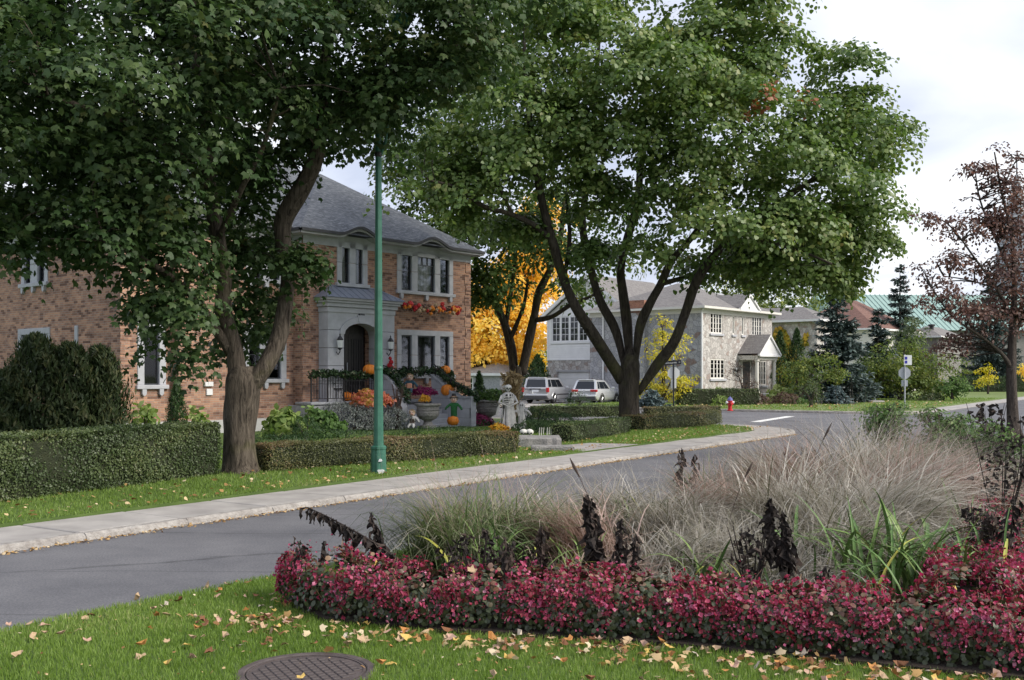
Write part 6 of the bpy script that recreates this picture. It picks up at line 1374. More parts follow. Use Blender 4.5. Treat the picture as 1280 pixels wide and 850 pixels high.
black_bush('small dark withered spray at the back of the bed near the junction', 1000, 570, 14.5, .25, .15, 30, .08)
# leafy plants at the back of the bed
for px, py, Y, rz, rx, lab in [(1108, 520, 17.5, 18, 22, 'light green rose-like bush at the back of the bed before the junction'), (1180, 530, 17, 16, 34, 'dark green leafy plants at the back of the bed'), (1235, 545, 16, 20, 36, 'green leafy bush left of the purple tree trunk')]:
    small_tree('leafy_bush', lab, px, 560, Y, [(px, py, rx, rz, 0, .5), (px - rx * .4, py + 8, rx * .6, rz * .8, 0, .4), (px + rx * .4, py + 8, rx * .6, rz * .8, 0, .4), (px, py + 28, rx * .9, rz, 0, .5)], 'green_leaf', 170, 14, .15, .06, 'shrub', stems=3, r=1.6)
border('red_bedding', 'far patch of red begonias at the right edge below the purple tree', [(7.0, 14.5), (7.6, 15.8), (8.2, 17.2)], .6, .5, 2500, 3000, redder=.15)

# ---------------------------------------------------------------- fallen leaves
FL = {}
for k in range(3):
    for nm in ('tan', 'orange', 'yellow', 'brown', 'pale', 'pink'):
        tv, tf = MAPLE; v = tv.copy(); v[:, 1] -= .4; cu = [.5, 1.0, -.55][k]; v[:, 2] = cu * (v[:, 0] ** 2 + .6 * v[:, 1] ** 2) + np.random.default_rng(k).normal(size=len(v)) * .05
        me = bpy.data.meshes.new('fallen_leaf'); me.from_pydata([tuple(p) for p in v], [], [tuple(f) for f in tf]); me.materials.append(M['fallen_' + nm]); FL[(k, nm)] = me
cols = ['tan', 'tan', 'pale', 'orange', 'yellow', 'brown', 'pink', 'tan', 'orange', 'brown', 'pink']
lawn_lab = {'tan': 'tan dry maple leaf lying on the near lawn', 'orange': 'orange-brown fallen maple leaf lying on the near lawn', 'yellow': 'yellow fallen maple leaf lying on the near lawn', 'brown': 'dark brown fallen maple leaf lying on the near lawn', 'pale': 'pale cream fallen maple leaf lying on the near lawn', 'pink': 'pinkish fallen maple leaf lying on the near lawn'}
cnt = 0; front = smoothpath([(-2.1, 8.2), (-1.62, 7.9), (-.5, 7.5), (.35, 7.33), (1.2, 7.1), (1.95, 6.8), (2.65, 6.5), (3.2, 6.3)], 6)
tries = 0
while cnt < 290 and tries < 6000:
    tries += 1
    if rng.random() < .42:
        q = front[int(len(front) * (((rng.integers(7) + .5 + .35 * rng.normal()) / 7) % 1) * .999)]; x, y = q[0] + rng.normal() * .14, q[1] - abs(rng.normal()) * .30
    else: x, y = rng.uniform(-4.6, 3.4), rng.uniform(5.45, 9.6)
    pu, pv = x * SU.x + y * SU.y, x * SV.x + y * SV.y
    if abs(x / y) > .5 or pv > VE(pu) + .05 or in_poly(np.array([x]), np.array([y]), BED)[0] or y < 5.5: continue
    if math.hypot(x - MH.x, y - MH.y) < MHR and rng.random() < .85: continue
    nm = cols[int(rng.integers(len(cols)))]; o = link('fallen_leaf', FL[(int(rng.integers(3)), nm)], None, None, lawn_lab[nm], 'leaf', 'fallen maple leaves on the near lawn')
    s = rng.uniform(.045, .092); o.scale = (s, s * rng.uniform(.7, 1), s * 1.3); o.location = (x, y, .132 + rng.random() * .012); o.rotation_euler = (rng.normal() * .35, rng.normal() * .35, rng.random() * 6.283); cnt += 1
for i, (px, py, Y) in enumerate([(590, 712, 7.9), (1190, 735, 7.3), (1228, 768, 6.95), (905, 720, 7.6), (470, 705, 8.1), (1010, 735, 7.5), (1275, 780, 6.9)]):
    q = P(px, py, Y); o = link('fallen_leaf', FL[(i % 3, ['tan', 'yellow', 'orange'][i % 3])], None, None, ['tan leaf caught on the begonias left of the tall middle stalk', 'yellow leaf caught in the begonias under the lily clump', 'orange leaf caught low in the right-hand begonias', 'tan leaf caught on the begonias left of the black bush', 'yellow leaf caught on the begonias under the leaning stalk', 'orange leaf caught on the begonias right of the black bush', 'tan leaf caught on the begonias at the right edge'][i], 'leaf', 'leaves caught in the flower bed')
    o.location = q; o.scale = (.07,) * 3; o.rotation_euler = (R(55), .2, i)
def litter(name, label, n, f, s0, s1, z):
    u_, v_ = f(n); x = SU.x * u_ + SV.x * v_; y = SU.y * u_ + SV.y * v_; k = vis(x, y); x, y = x[k], y[k]; n = len(x)
    o = leaves(name, np.column_stack([x, y, np.full(n, z) + rng.random(n) * .02]), UP[None] + rng.normal(size=(n, 3)) * .35, rdir(n), rng.uniform(s0, s1, n), rng.random(n), STAR, 'dead_leaf_stuff', None, 'stuff'); o['label'] = label; o['category'] = 'leaves'
litter('leaf_litter', 'small fallen leaves scattered over the grass verge', 900, lambda n: (rng.uniform(5, 36, n), VB + .05 + 3.2 * rng.random(n) ** 2.2), .035, .08, .165)
litter('leaf_litter', 'small bits of dry leaf sprinkled through the near lawn', 1500, lambda n: (rng.uniform(1, 12, n), rng.uniform(-1, 7.3, n)), .012, .03, .125)
nn = 300; i = rng.integers(0, len(front), nn); xy = front[i] + np.column_stack([rng.normal(size=nn) * .22, -np.abs(rng.normal(size=nn)) * .32 + .02]); kp = ~in_poly(xy[:, 0], xy[:, 1], BED); xy = xy[kp]
o = leaves('leaf_litter', np.column_stack([xy, .125 + .02 * rng.random(len(xy))]), UP[None] + rng.normal(size=(len(xy), 3)) * .5, rdir(len(xy)), rng.uniform(.03, .075, len(xy)), rng.random(len(xy)), MAPLE, 'dead_leaf_stuff', None, 'stuff'); o['label'] = 'drift of small dry leaves along the front edge of the flower bed'; o['category'] = 'leaves'
litter('leaf_litter', 'thin line of leaf crumbs in the gutter along the kerb', 2600, lambda n: (rng.uniform(3, 34, n), VC - .03 - np.abs(rng.normal(size=n)) * .07), .015, .05, .006)
litter('leaf_litter', 'fallen leaves scattered on the corner lawn', 400, lambda n: (rng.uniform(55, 75, n), rng.uniform(13, 27, n)), .08, .16, .17)
# ================================================================ the other houses
SH = Vector((12.4, 68.0, 0.0))
sh = thing('stone_house', 'two-storey grey fieldstone house with small gabled porch and white garage wing', 'house', SH, HANG)
F1 = Fr(0, 0, 1, 0); F2 = Fr(0, 9.0, 0, -1)      # front, side toward the side street
EV = 6.3
fr = [(1.15, 2.76, 4.72, 6.12), (4.15, 4.5, 4.72, 6.05), (5.5, 5.85, 4.72, 6.05), (7.0, 8.55, 4.72, 6.12), (1.15, 3.1, 1.7, 3.05), (7.7, 9.2, 1.2, 3.0)]
wall_holes(F1, 0, 10.1, 0, EV, fr, .12).build('wall', 'field_stone', sh)
wall_holes(F2, 0, 9.0, 0, EV, [], .12).build('wall', 'field_stone_shaded', sh)
wall_holes(Fr(10.1, 0, 0, 1), 0, 9, 0, EV, []).build('wall', 'field_stone', sh); wall_holes(Fr(10.1, 9, -1, 0), 0, 10.1, 0, EV, []).build('wall', 'field_stone_shaded', sh)
for h in fr:
    n = 4 if h[1] - h[0] > 1 else 1
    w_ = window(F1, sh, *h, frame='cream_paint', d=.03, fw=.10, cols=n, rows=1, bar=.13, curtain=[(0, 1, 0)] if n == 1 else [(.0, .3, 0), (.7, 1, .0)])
    if n == 4:
        for j in (1, 2, 3):
            z = h[2] + (h[3] - h[2]) * j / 4; m = MB(); m.box(h[0] + .1, h[1] - .1, .05, .06, z - .012, z + .012, F1); m.build('glazing_bar', 'cream_paint', w_)
    m = MB(); m.cbox(h[0] - .12, h[1] + .12, -.10, .06, h[2] - .14, h[2] - .002, .01, F1); m.build('sill', 'limestone', w_)
rf = hip(sh, 0, 10.1, 0, 9.0, EV + .12, .42, 'grey_shingle', ov=.5)
for F, L in ((F1, 10.1), (F2, 9.0), (Fr(10.1, 0, 0, 1), 9.0)):
    m = MB(); m.box(-.5 if F is not F1 else -.49, L + .49, -.52, -.40, EV + .02, EV + .17, F); m.build('gutter', 'cream_paint', sh)
    m = MB(); m.box(-.02, L, -.40, .0, EV + .03, EV + .07, F); m.build('soffit', 'cream_paint', sh)
    m = MB(); m.box(-.03, L, -.035, -.001, EV - .28, EV + .03, F); m.build('frieze', 'cream_paint', sh)
m = MB(); m.tube([(-.06, -.06, .1), (-.06, -.06, EV - .2), (-.3, -.35, EV + .05)], .07, 8); m.build('downpipe', 'white_paint', sh)
m = MB(); m.tube([F2.pt(1.2, -.08, .1), F2.pt(1.2, -.08, EV)], .06, 8); m.build('downpipe', 'white_paint', sh)
# gablet over the front eave
def gablet(A, B, y, z0, rise, back, name, pc='white_paint'):
    mid_ = (A + B) / 2; m = MB(); m.prism([(A + .12, z0), (B - .12, z0), (mid_, z0 + rise - .08)], y + .06, y + .12, ID); p = m.build(name, pc, sh)
    for (x0, x1) in ((A, mid_), (B, mid_)):
        m = MB(); m.prism([(x0, z0 - .05), (x0, z0 + .09), (x1, z0 + rise + .09), (x1, z0 + rise - .05)] if x0 < x1 else [(x1, z0 + rise - .05), (x1, z0 + rise + .09), (x0, z0 + .09), (x0, z0 - .05)], y - .05, y + .10, ID); m.build('rake_board', pc, p)
        m = MB(); m.uv = {}; q = [(x0, y - .06, z0 + .1), (x1, y - .06, z0 + rise + .1), (x1, back, z0 + rise + .1), (x0, back, z0 + .1)]; m.quad(*q, [(0, 0), (0, 1.6), (3, 1.6), (3, 0)]); m.build('gable_roof', 'grey_shingle', p)
    m = MB(); m.box(A + .1, B - .1, y - .03, y + .05, z0 - .10, z0 + .02); m.build('gable_base', pc, p)
gablet(4.3, 7.3, -.5, EV + .16, 1.05, 3.2, 'gablet')
# porch
m = MB(); m.box(5.0, 8.0, -1.45, 0, 3.02, 3.30); m.box(5.05, 7.95, -1.4, 0, 2.98, 3.02); pch = m.build('porch_beam', 'cream_paint', sh)
gablet(4.85, 8.15, -1.65, 3.32, 1.35, 0, 'porch_gable')
for x, y in ((5.2, -1.3), (7.8, -1.3)):
    m = MB(); m.lathe([(.20, .7), (.20, .85), (.14, .9), (.12, 2.85), (.17, 2.9), (.17, 3.0)], (x, y, 0), 14); m.build('column', 'cream_paint', pch)
m = MB(); m.cbox(4.9, 8.1, -1.5, 0, 0, .7, .02); m.build('porch_base', 'granite', pch)
for i in range(4): m = MB(); m.cbox(5.6, 7.6, -1.5 - .32 * (i + 1), -1.5 - .32 * i - .002, 0, .7 - .17 * (i + 1) + .17, .02); m.build('porch_step', 'limestone', pch)
m = MB(); m.box(5.5, 6.6, -.05, .02, .7, 2.85); dr_ = m.build('door', 'dark_wood', sh)
m = MB(); m.box(5.4, 5.5, -.07, .02, .7, 2.95); m.build('door_frame', 'cream_paint', dr_); m = MB(); m.box(6.6, 6.7, -.07, .02, .7, 2.95); m.build('door_frame', 'cream_paint', dr_)
m = MB(); m.lathe([(.02, 0), (.09, .05), (.11, .30), (.05, .38), (.001, .42)], (4.35, -.16, 2.1), 8); m.build('wall_lantern', 'lamp_glass', sh)
# chimneys
m = MB(); m.uv = {}
for F, L in ((Fr(-.35, 6.1, 0, -1), 1.9), (Fr(-.35, 4.2, 1, 0), .9)): m.quad(F.pt(0, 0, 0), F.pt(L, 0, 0), F.pt(L, 0, EV - .1), F.pt(0, 0, EV - .1), [(0, 0), (L, 0), (L, EV), (0, EV)])
ch = m.build('chimney', 'field_stone_shaded', sh)
m = MB(); m.uv = {}; m.box(-.3, .5, 4.25, 6.05, EV - .1, EV + .75)
for k in range(6): m.uv[k] = [(0, 0), (1.8, 0), (1.8, 2), (0, 2)]
m.build('chimney_stack', 'brick_far', ch)
m = MB(); m.uv = {}; m.box(9.2, 10.5, 4.0, 6.4, EV - 1, EV + 1.6)
for k in range(6): m.uv[k] = [(0, 0), (1.8, 0), (1.8, 2), (0, 2)]
ch = m.build('chimney', 'field_stone', sh); m = MB(); m.cbox(9.1, 10.6, 3.9, 6.5, EV + 1.6, EV + 1.75, .02); m.build('chimney_cap', 'limestone', ch)
# white garage wing
XW, YA, YB = 3.5, 7.8, 15.6
FW = Fr(XW, YB, 0, -1); LW = YB - YA
gd, wn_ = (.95, 3.95, 0, 2.2), (.45, 4.75, 4.5, 6.55)
wall_holes(FW, 0, LW, 0, 3.15, [gd], .25).build('wall', 'field_stone', sh)
mb = MB(); z = 3.15; k = 0
while z < 6.35:                              # clapboard courses
    z1 = min(z + .16, 6.35)
    for (a0, a1) in ([(0, LW)] if (z1 <= 4.4 or z >= 6.65) else [(0, .42), (4.78, LW)]):
        if z1 > a0: m = MB(); m.add([FW.pt(a0, -.035, z), FW.pt(a1, -.035, z), FW.pt(a1, -.01, z1 + .01), FW.pt(a0, -.01, z1 + .01), FW.pt(a0, .0, z), FW.pt(a1, .0, z)], [(0, 1, 2, 3), (0, 4, 5, 1)]); m.build('clapboard', 'white_paint', sh)
    z = z1
m = MB(); m.box(0, .42, .002, .05, 3.15, 6.4, FW); m.box(4.78, LW, .002, .05, 3.15, 6.4, FW); m.build('wing_backing', 'white_paint', sh)
m = MB(); m.box(.42, 4.78, .002, .05, 3.15, 4.45, FW); m.build('wing_backing', 'white_paint', sh)
m = MB(); m.prism([(-.3, 6.36), (LW + .3, 6.36), (LW / 2, 9.2)], .0, .08, FW); m.build('wing_gable', 'white_paint', sh)
for s in (0, 1):
    a, b = (-.5, LW / 2) if s == 0 else (LW + .5, LW / 2); q = [(a, 6.15), (a, 6.42), (b, 9.5), (b, 9.22)]; m = MB(); m.prism(q if s == 0 else q[::-1], -.45, -.30, FW); m.build('rake_board', 'white_paint', sh)
    m = MB(); m.uv = {}; m.quad(FW.pt(a, -.46, 6.43), FW.pt(a, 9, 6.43), FW.pt(b, 9, 9.5), FW.pt(b, -.46, 9.5), [(0, 0), (9, 0), (9, 5), (0, 5)]); m.build('wing_roof', 'grey_shingle', sh)
m = MB(); m.box(-.02, .12, -.05, .05, 3.1, 6.3, FW); m.build('corner_board', 'white_paint', sh)
m = MB(); m.box(0, LW, -.06, .0, 3.08, 3.2, FW); m.build('band_board', 'white_paint', sh)
for i in range(5):
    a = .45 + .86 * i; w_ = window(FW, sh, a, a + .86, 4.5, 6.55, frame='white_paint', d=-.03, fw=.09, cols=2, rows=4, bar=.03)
m = MB(); m.box(.35, 4.85, -.10, .0, 4.36, 4.49, FW); m.build('window_ledge', 'white_paint', sh)
wall_holes(Fr(XW, YB, 1, 0), 0, 8, 0, 6.4, []).build('wall', 'white_paint', sh); wall_holes(Fr(XW, YA, 1, 0), 0, 8, 0, 6.4, []).build('wall', 'field_stone_shaded', sh)
for j in range(4): m = MB(); m.cbox(gd[0], gd[1], .12, .17, .55 * j + .004, .55 * (j + 1) - .004, .012, FW); m.build('garage_door_panel', 'white_paint', sh)
m = MB(); m.box(.85, 4.05, -.05, .1, 2.2, 2.34, FW); m.build('garage_lintel', 'fascia_grey', sh)

def plain_house(label, px, Y, front, side, ev, pitch, wallm, roofm, wins_f, wins_s, ov=.6, trim='white_paint', name='house'):
    c = P(px, 480, Y); t = thing(name, label, 'house', (c.x, c.y, 0), HANG); Ff, Fs = Fr(0, 0, 1, 0), Fr(0, side, 0, -1)
    wall_holes(Ff, 0, front, 0, ev, wins_f, .12).build('wall', wallm, t); wall_holes(Fs, 0, side, 0, ev, wins_s, .12).build('wall', wallm, t)
    wall_holes(Fr(front, 0, 0, 1), 0, side, 0, ev, []).build('wall', wallm, t); wall_holes(Fr(front, side, -1, 0), 0, front, 0, ev, []).build('wall', wallm, t)
    hip(t, 0, front, 0, side, ev + .18, pitch, roofm, ov=ov)
    for F, L in ((Ff, front), (Fs, side)): m = MB(); m.box(-ov, L + ov, -ov - .02, -ov + .1, ev, ev + .2, F); m.build('fascia', trim, t); m = MB(); m.box(-.1, L, -ov + .1, 0, ev + .02, ev + .06, F); m.build('soffit', trim, t)
    for F, ws_ in ((Ff, wins_f), (Fs, wins_s)):
        for h in ws_: window(F, t, *h, frame=trim, d=.02, fw=.11, cols=2, rows=2, bar=.06)
    return t
h3 = plain_house('grey-roofed house behind the columnar cedars with yellow ivy on its wall', 1021, 96, 5, 12, 6.9, .45, 'field_stone', 'grey_shingle', [(1.5, 3, 4.4, 5.9)], [(7.6, 8.9, 4.2, 5.8), (10.2, 11.2, 1.6, 3.2)])
iv = np.column_stack([-np.abs(rng.normal(size=5200)) * .10 - .05, rng.uniform(.9, 7.5, 5200), np.zeros(5200)]); iv[:, 2] = (1 - rng.random(5200) ** 1.5 * .9) * 6.5 * np.clip(.85 + .15 * np.sin(iv[:, 1] * 1.9 + 1), .5, 1); kk = iv[:, 1] > 1.2 + .8 * np.sin(iv[:, 2] * 2)
iv = iv[kk]; leaves('ivy', iv, np.array([[-1., 0, .3]]) + rng.normal(size=(len(iv), 3)) * .4, rdir(len(iv)) - UP, rng.uniform(.18, .36, len(iv)), rng.random(len(iv)), STAR, 'ivy_yellow', h3, 'stuff')
plain_house('cream house with a brown hipped roof behind the spruces', 1092, 112, 13, 10, 6.8, .64, 'cream_paint', 'brown_shingle', [(2, 3.4, 4.2, 5.6), (6, 7.4, 4.2, 5.6), (10, 11.4, 4.2, 5.6)], [(1.5, 3, 4.2, 5.6), (4.5, 6, 4.2, 5.6), (7.3, 8.8, 4.2, 5.6)])
gg = plain_house('low grey garage right of the brown-roofed house', 1172, 124, 9, 4, 6.4, .5, 'hall_stone', 'grey_shingle', [], [], name='garage')
m = MB(); m.lathe([(.25, 0), (.25, .5), (.4, .55), (.4, .75), (.001, .8)], (1.5, 1.2, 7.3), 10); m.build('roof_vent', 'black_iron', gg)
plain_house('small white outbuilding behind the golden yellow maple', 625, 80, 5, 5, 1.9, .3, 'limestone_dark', 'grey_shingle', [(1, 2, .8, 1.8)], [(1, 2.2, .8, 1.8)], ov=.3, name='outbuilding')
# long hall with the green metal roof
c = P(1058, 480, 165); gh = thing('hall', 'long hall with a pale green standing-seam metal roof behind the spruces', 'building', (c.x, c.y, 0), R(3))
LH = 62; m = MB(); m.box(0, LH, 0, 24, 0, 9.2); m.build('wall', 'hall_stone', gh)
m = MB(); m.quad((-1, -1, 9.0), (LH, -1, 9.0), (LH, 12, 15.6), (-1, 12, 15.6)); m.quad((-1, 25, 9.0), (-1, 12, 15.6), (LH, 12, 15.6), (LH, 25, 9.0)); m.poly([(-1, -1, 9), (-1, 12, 15.6), (-1, 25, 9)]); rfh = m.build('roof', 'green_metal', gh)
m = MB(); m.box(0, .14, 0, .001, 0, .001); sm_ = None
for i in range(78):
    m = MB(); m.add([(-.06, -1.05, 8.98), (.06, -1.05, 8.98), (.06, 12, 15.68), (-.06, 12, 15.68), (-.06, -1.05, 9.06), (.06, -1.05, 9.06), (.06, 12, 15.72), (-.06, 12, 15.72)], [(4, 5, 6, 7), (0, 1, 5, 4), (0, 4, 7, 3), (1, 2, 6, 5)])
    if sm_ is None: o = m.build('seam', 'green_metal', rfh); sm_ = o.data
    else: o = link('seam', sm_, rfh)
    o.location = (-.9 + i * .8, 0, 0)
# steeple
c = P(1271, 470, 190); stp = thing('steeple', 'grey stone church steeple with thin finial behind the purple-leaved tree', 'steeple', (c.x, c.y, 0), R(45))
m = MB(); m.box(-3, 3, -3, 3, 0, 22); m.build('tower', 'limestone_dark', stp)
m = MB(); m.lathe([(4.3, 22), (4.0, 22.6), (.28, 38.5)], n=8); spx = m.build('spire', 'limestone_dark', stp)
for z in np.arange(24, 38, 1.3): m = MB(); r_ = 4.0 - (z - 22.6) * 3.72 / 15.9; m.lathe([(r_ + .10, z), (r_ + .06, z + .22)], n=8); m.build('stone_course', 'limestone', spx)
m = MB(); m.tube([(0, 0, 38), (0, 0, 42.5)], [.16, .06], 6); m.build('finial', 'black_iron', stp); m = MB(); m.box(-.6, .6, -.06, .06, 41, 41.2); m.build('cross_arm', 'black_iron', stp)

# ================================================================ cars
def car(name, label, loc, rz, L, W, H, paint, boxy):
    """body along +y (nose), rear bumper at y = 0; x to the right"""
    t = thing(name, label, 'car', loc, rz, 'cars parked on the driveway'); hw = W / 2; g = .22
    # lower body: loft of sections along the length
    st_ = [(0.0, .90, .46, .95), (.06, .97, .34, 1.02), (.30, 1.0, .26, 1.06), (1.0, 1.0, .24, 1.08), (L * .5, 1.0, .24, 1.05), (L * .72, 1.0, .24, 1.03), (L * .86, .98, .25, .95), (L * .95, .93, .28, .84), (L * .99, .82, .36, .70), (L, .74, .42, .60)]
    vs, fs, n = [], [], 14; sc_h = 1.06 if boxy else .97
    for y, ws_, z0, z1 in st_:
        z1 *= sc_h; pr = [(-.86, 0), (-.97, .12), (-1, .35), (-1, .60), (-.985, .82), (-.94, .94), (-.84, 1), (.84, 1), (.94, .94), (.985, .82), (1, .60), (1, .35), (.97, .12), (.86, 0)]
        vs += [(hw * ws_ * a, y, z0 + (z1 - z0) * b) for a, b in pr]
    k = len(st_); fs = [(i * n + j, i * n + (j + 1) % n, (i + 1) * n + (j + 1) % n, (i + 1) * n + j) for i in range(k - 1) for j in range(n)] + [tuple(range(n)), tuple(range((k - 1) * n, k * n))[::-1]]
    m = MB(); m.add(vs, fs); body = m.build('body', paint, t, smooth=True)
    zb = 1.0 * sc_h; ry = .10 if boxy else .26; wy = L * (.64 if boxy else .66); ty = L * (.48 if boxy else .46)
    lo = [(-hw * .93, .08, zb), (hw * .93, .08, zb), (hw * .93, wy, zb - .03), (-hw * .93, wy, zb - .03)]; tw_ = .80 if boxy else .76
    zt = H - .05; hi = [(-hw * tw_, .12 + ry, zt), (hw * tw_, .12 + ry, zt), (hw * tw_ * .97, ty, zt - .02), (-hw * tw_ * .97, ty, zt - .02)]
    rf_ = [(-hw * tw_ * .86, .30 + ry, H), (hw * tw_ * .86, .30 + ry, H), (hw * tw_ * .84, ty - .22, H - .01), (-hw * tw_ * .84, ty - .22, H - .01)]
    m = MB(); m.add(lo + hi + rf_, [(0, 1, 5, 4), (1, 2, 6, 5), (2, 3, 7, 6), (3, 0, 4, 7), (4, 5, 9, 8), (5, 6, 10, 9), (6, 7, 11, 10), (7, 4, 8, 11), (8, 9, 10, 11)]); m.build('cabin', paint, t)
    lo, hi = [Vector(p) for p in lo], [Vector(p) for p in hi]
    def panel(a, b, c, d, u0, u1, v0, v1, name_, mat, off):
        f = lambda u, v: (a.lerp(b, u)).lerp(d.lerp(c, u), v); q = [f(u0, v0), f(u1, v0), f(u1, v1), f(u0, v1)]; nr = (q[1] - q[0]).cross(q[3] - q[0]).normalized() * off
        mm = MB(); q2 = [p + nr for p in q]; mm.add([*q, *q2], [(4, 5, 6, 7), (0, 1, 5, 4), (1, 2, 6, 5), (2, 3, 7, 6), (3, 0, 4, 7)]); return mm.build(name_, mat, t)
    panel(lo[0], lo[1], hi[1], hi[0], .09, .91, .10, .90, 'rear_window', 'car_glass', .012)
    sides = [(.04, .20), (.25, .56), (.59, .86)] if boxy else [(.10, .22), (.26, .56), (.59, .84)]
    for (u0, u1) in sides:
        panel(lo[1], lo[2], hi[2], hi[1], u0, u1, .14, .88, 'side_window', 'car_glass', .012); panel(lo[3], lo[0], hi[0], hi[3], 1 - u1, 1 - u0, .14, .88, 'side_window', 'car_glass', .012)
    panel(lo[2], lo[3], hi[3], hi[2], .06, .94, .08, .92, 'windscreen', 'car_glass', .012)
    for s in (-1, 1):
        m = MB()
        if boxy: m.cbox(s * hw * .93 - .11, s * hw * .93 + .075, -.02, .16, .78, 1.10, .02)
        else:
            x0, x1 = sorted((s * hw * .48, s * hw * .99)); m.cbox(x0, x1, -.02, .20, .84, 1.00, .03)
        m.build('tail_light', 'tail_red', t)
        m = MB(); x0, x1 = sorted((s * hw, s * (hw + .22))); m.cbox(x0, x1, L * .58, L * .58 + .1, 1.0, 1.16, .03); m.build('mirror', paint, t)
        m = MB(); m.tube([(s * hw * .70, .5, H + .03), (s * hw * .68, ty - .2, H + .03)], .018, 6); m.build('roof_rail', 'car_trim', t)
        m = MB(); x0, x1 = sorted((s * hw * .98, s * (hw + .012))); m.box(x0, x1, L * .27, L * .70, .58, .66); m.build('side_moulding', 'car_trim' if boxy else paint, t)
        for y in (L * .205, L * .80):
            m = MB(); r_ = .37 if boxy else .34; x0 = s * (hw - .10)
            m.lathe([(r_ * .62, -.11), (r_ * .93, -.11), (r_, -.07), (r_, .07), (r_ * .93, .11), (r_ * .62, .11)], n=24); me_ = m; w_ = me_.build('wheel', 'tyre', t); w_.rotation_euler = (0, R(90) * s, 0); w_.location = (x0, y, r_)
            m = MB(); m.lathe([(.03, .10), (r_ * .20, .105), (r_ * .20, .07), (r_ * .60, .085), (r_ * .66, .10), (r_ * .66, -.08), (.03, -.08)], n=24, mod=lambda a, z: 1.0); rm = m.build('rim', 'rim_silver', w_)
            for k2 in range(5): m = MB(); a = k2 * 1.2566; m.tube([(0, 0, .10), (r_ * .62 * math.cos(a), r_ * .62 * math.sin(a), .095)], [.045, .03], 4); m.build('spoke', 'rim_silver', w_)
            m = MB(); m.tube([(s * (hw + .004), y + (r_ + .05) * math.cos(a), r_ + (r_ + .05) * math.sin(a)) for a in np.linspace(-.15, math.pi + .15, 13)], .035, 5); m.build('wheel_arch', 'car_trim' if not boxy else paint, t)
    m = MB(); m.cbox(-hw * .93, hw * .93, -.06, .25, .30, .52, .04); m.build('bumper', 'car_trim', t)
    m = MB(); m.cbox(-hw * .95, hw * .95, -.07, .2, .52, .66, .04); m.build('bumper_step', paint, t)
    m = MB(); m.cbox(-.26, .26, -.028, .02, .80 if boxy else .60, .95 if boxy else .74, .008) if boxy else m.cbox(-.26, .26, -.09, .02, .54, .68, .008); m.build('number_plate', 'plate_white', t)
    if boxy: m = MB(); m.cbox(-.42, .42, -.02, .03, .96, 1.03, .01); m.build('plate_trim', 'car_trim', t)
    else: m = MB(); m.lathe([(.06, 0), (.06, .02), (.001, .025)], n=14); e_ = m.build('badge', 'rim_silver', t); e_.rotation_euler.x = R(90); e_.location = (0, .0, .92)
    m = MB(); m.cbox(-hw * tw_ * .8, hw * tw_ * .8, .02 + ry, .40 + ry, H - .03, H + .03, .015); m.build('spoiler', paint, t)
c = P(669, 500, 71); car('parked_car', 'silver boxy sport-utility car on the driveway, left of the two', (c.x, c.y, .0), -R(27), 4.85, 1.98, 1.78, 'car_silver', True)
c = P(730, 500, 68.5); car('parked_car', 'pale silver rounded crossover car on the driveway, right of the two', (c.x, c.y, .0), -R(27), 4.4, 1.82, 1.64, 'car_white_silver', False)

# ================================================================ street furniture
c = G(473, 591); lp = thing('lamp_post', 'tall fluted green lamp post standing at the bronze-topped hedge', 'lamp post', (c.x, c.y, .1))
fl8 = lambda a, z: 1 + .04 * math.cos(8 * a)
m = MB(); m.lathe([(.155, 0), (.15, .05), (.135, .46), (.145, .48), (.145, .52), (.12, .545)], n=32, mod=fl8); b_ = m.build('base', 'post_green', lp, smooth=False)
m = MB(); m.lathe([(.098, .54), (.095, .6), (.078, 2.2), (.047, 8.2)], n=16, mod=lambda a, z: 1 + .03 * math.cos(8 * a)); m.build('pole', 'post_green', lp)
m = MB(); m.lathe([(.082, 1.98), (.087, 2.0), (.087, 2.03), (.082, 2.05)], n=24); m.build('band', 'post_green', lp)
m = MB(); m.lathe([(.058, 6.05), (.07, 6.07), (.07, 6.13), (.058, 6.15)], n=24); m.build('band', 'black_iron', lp)
m = MB(); m.tube([(.05, 0, 6.1), (.14, -.02, 6.35), (.18, -.05, 6.7), (.22, -.1, 7.4), (.3, -.25, 8.1), (.45, -.5, 8.5)], .03, 8); m.build('arm', 'post_green', lp)
m = MB(); m.lathe([(.05, 0), (.16, .06), (.22, .2), (.12, .30), (.03, .34)], (.48, -.52, 8.3), 14); m.build('lamp_head', 'post_green', lp)
for cx, cz, rr_ in ((.06, .05, .055), (.05, .27, .03)): m = MB(); m.prism([(cx + rr_ * (1 + .35 * math.sin(3 * a + cz * 9)) * math.cos(a), cz + rr_ * 1.1 * (1 + .3 * math.cos(2 * a)) * math.sin(a)) for a in np.linspace(0, 6.28, 15)[:-1]], -.158, -.10); m.build('paint_patch', 'sign_white', lp)
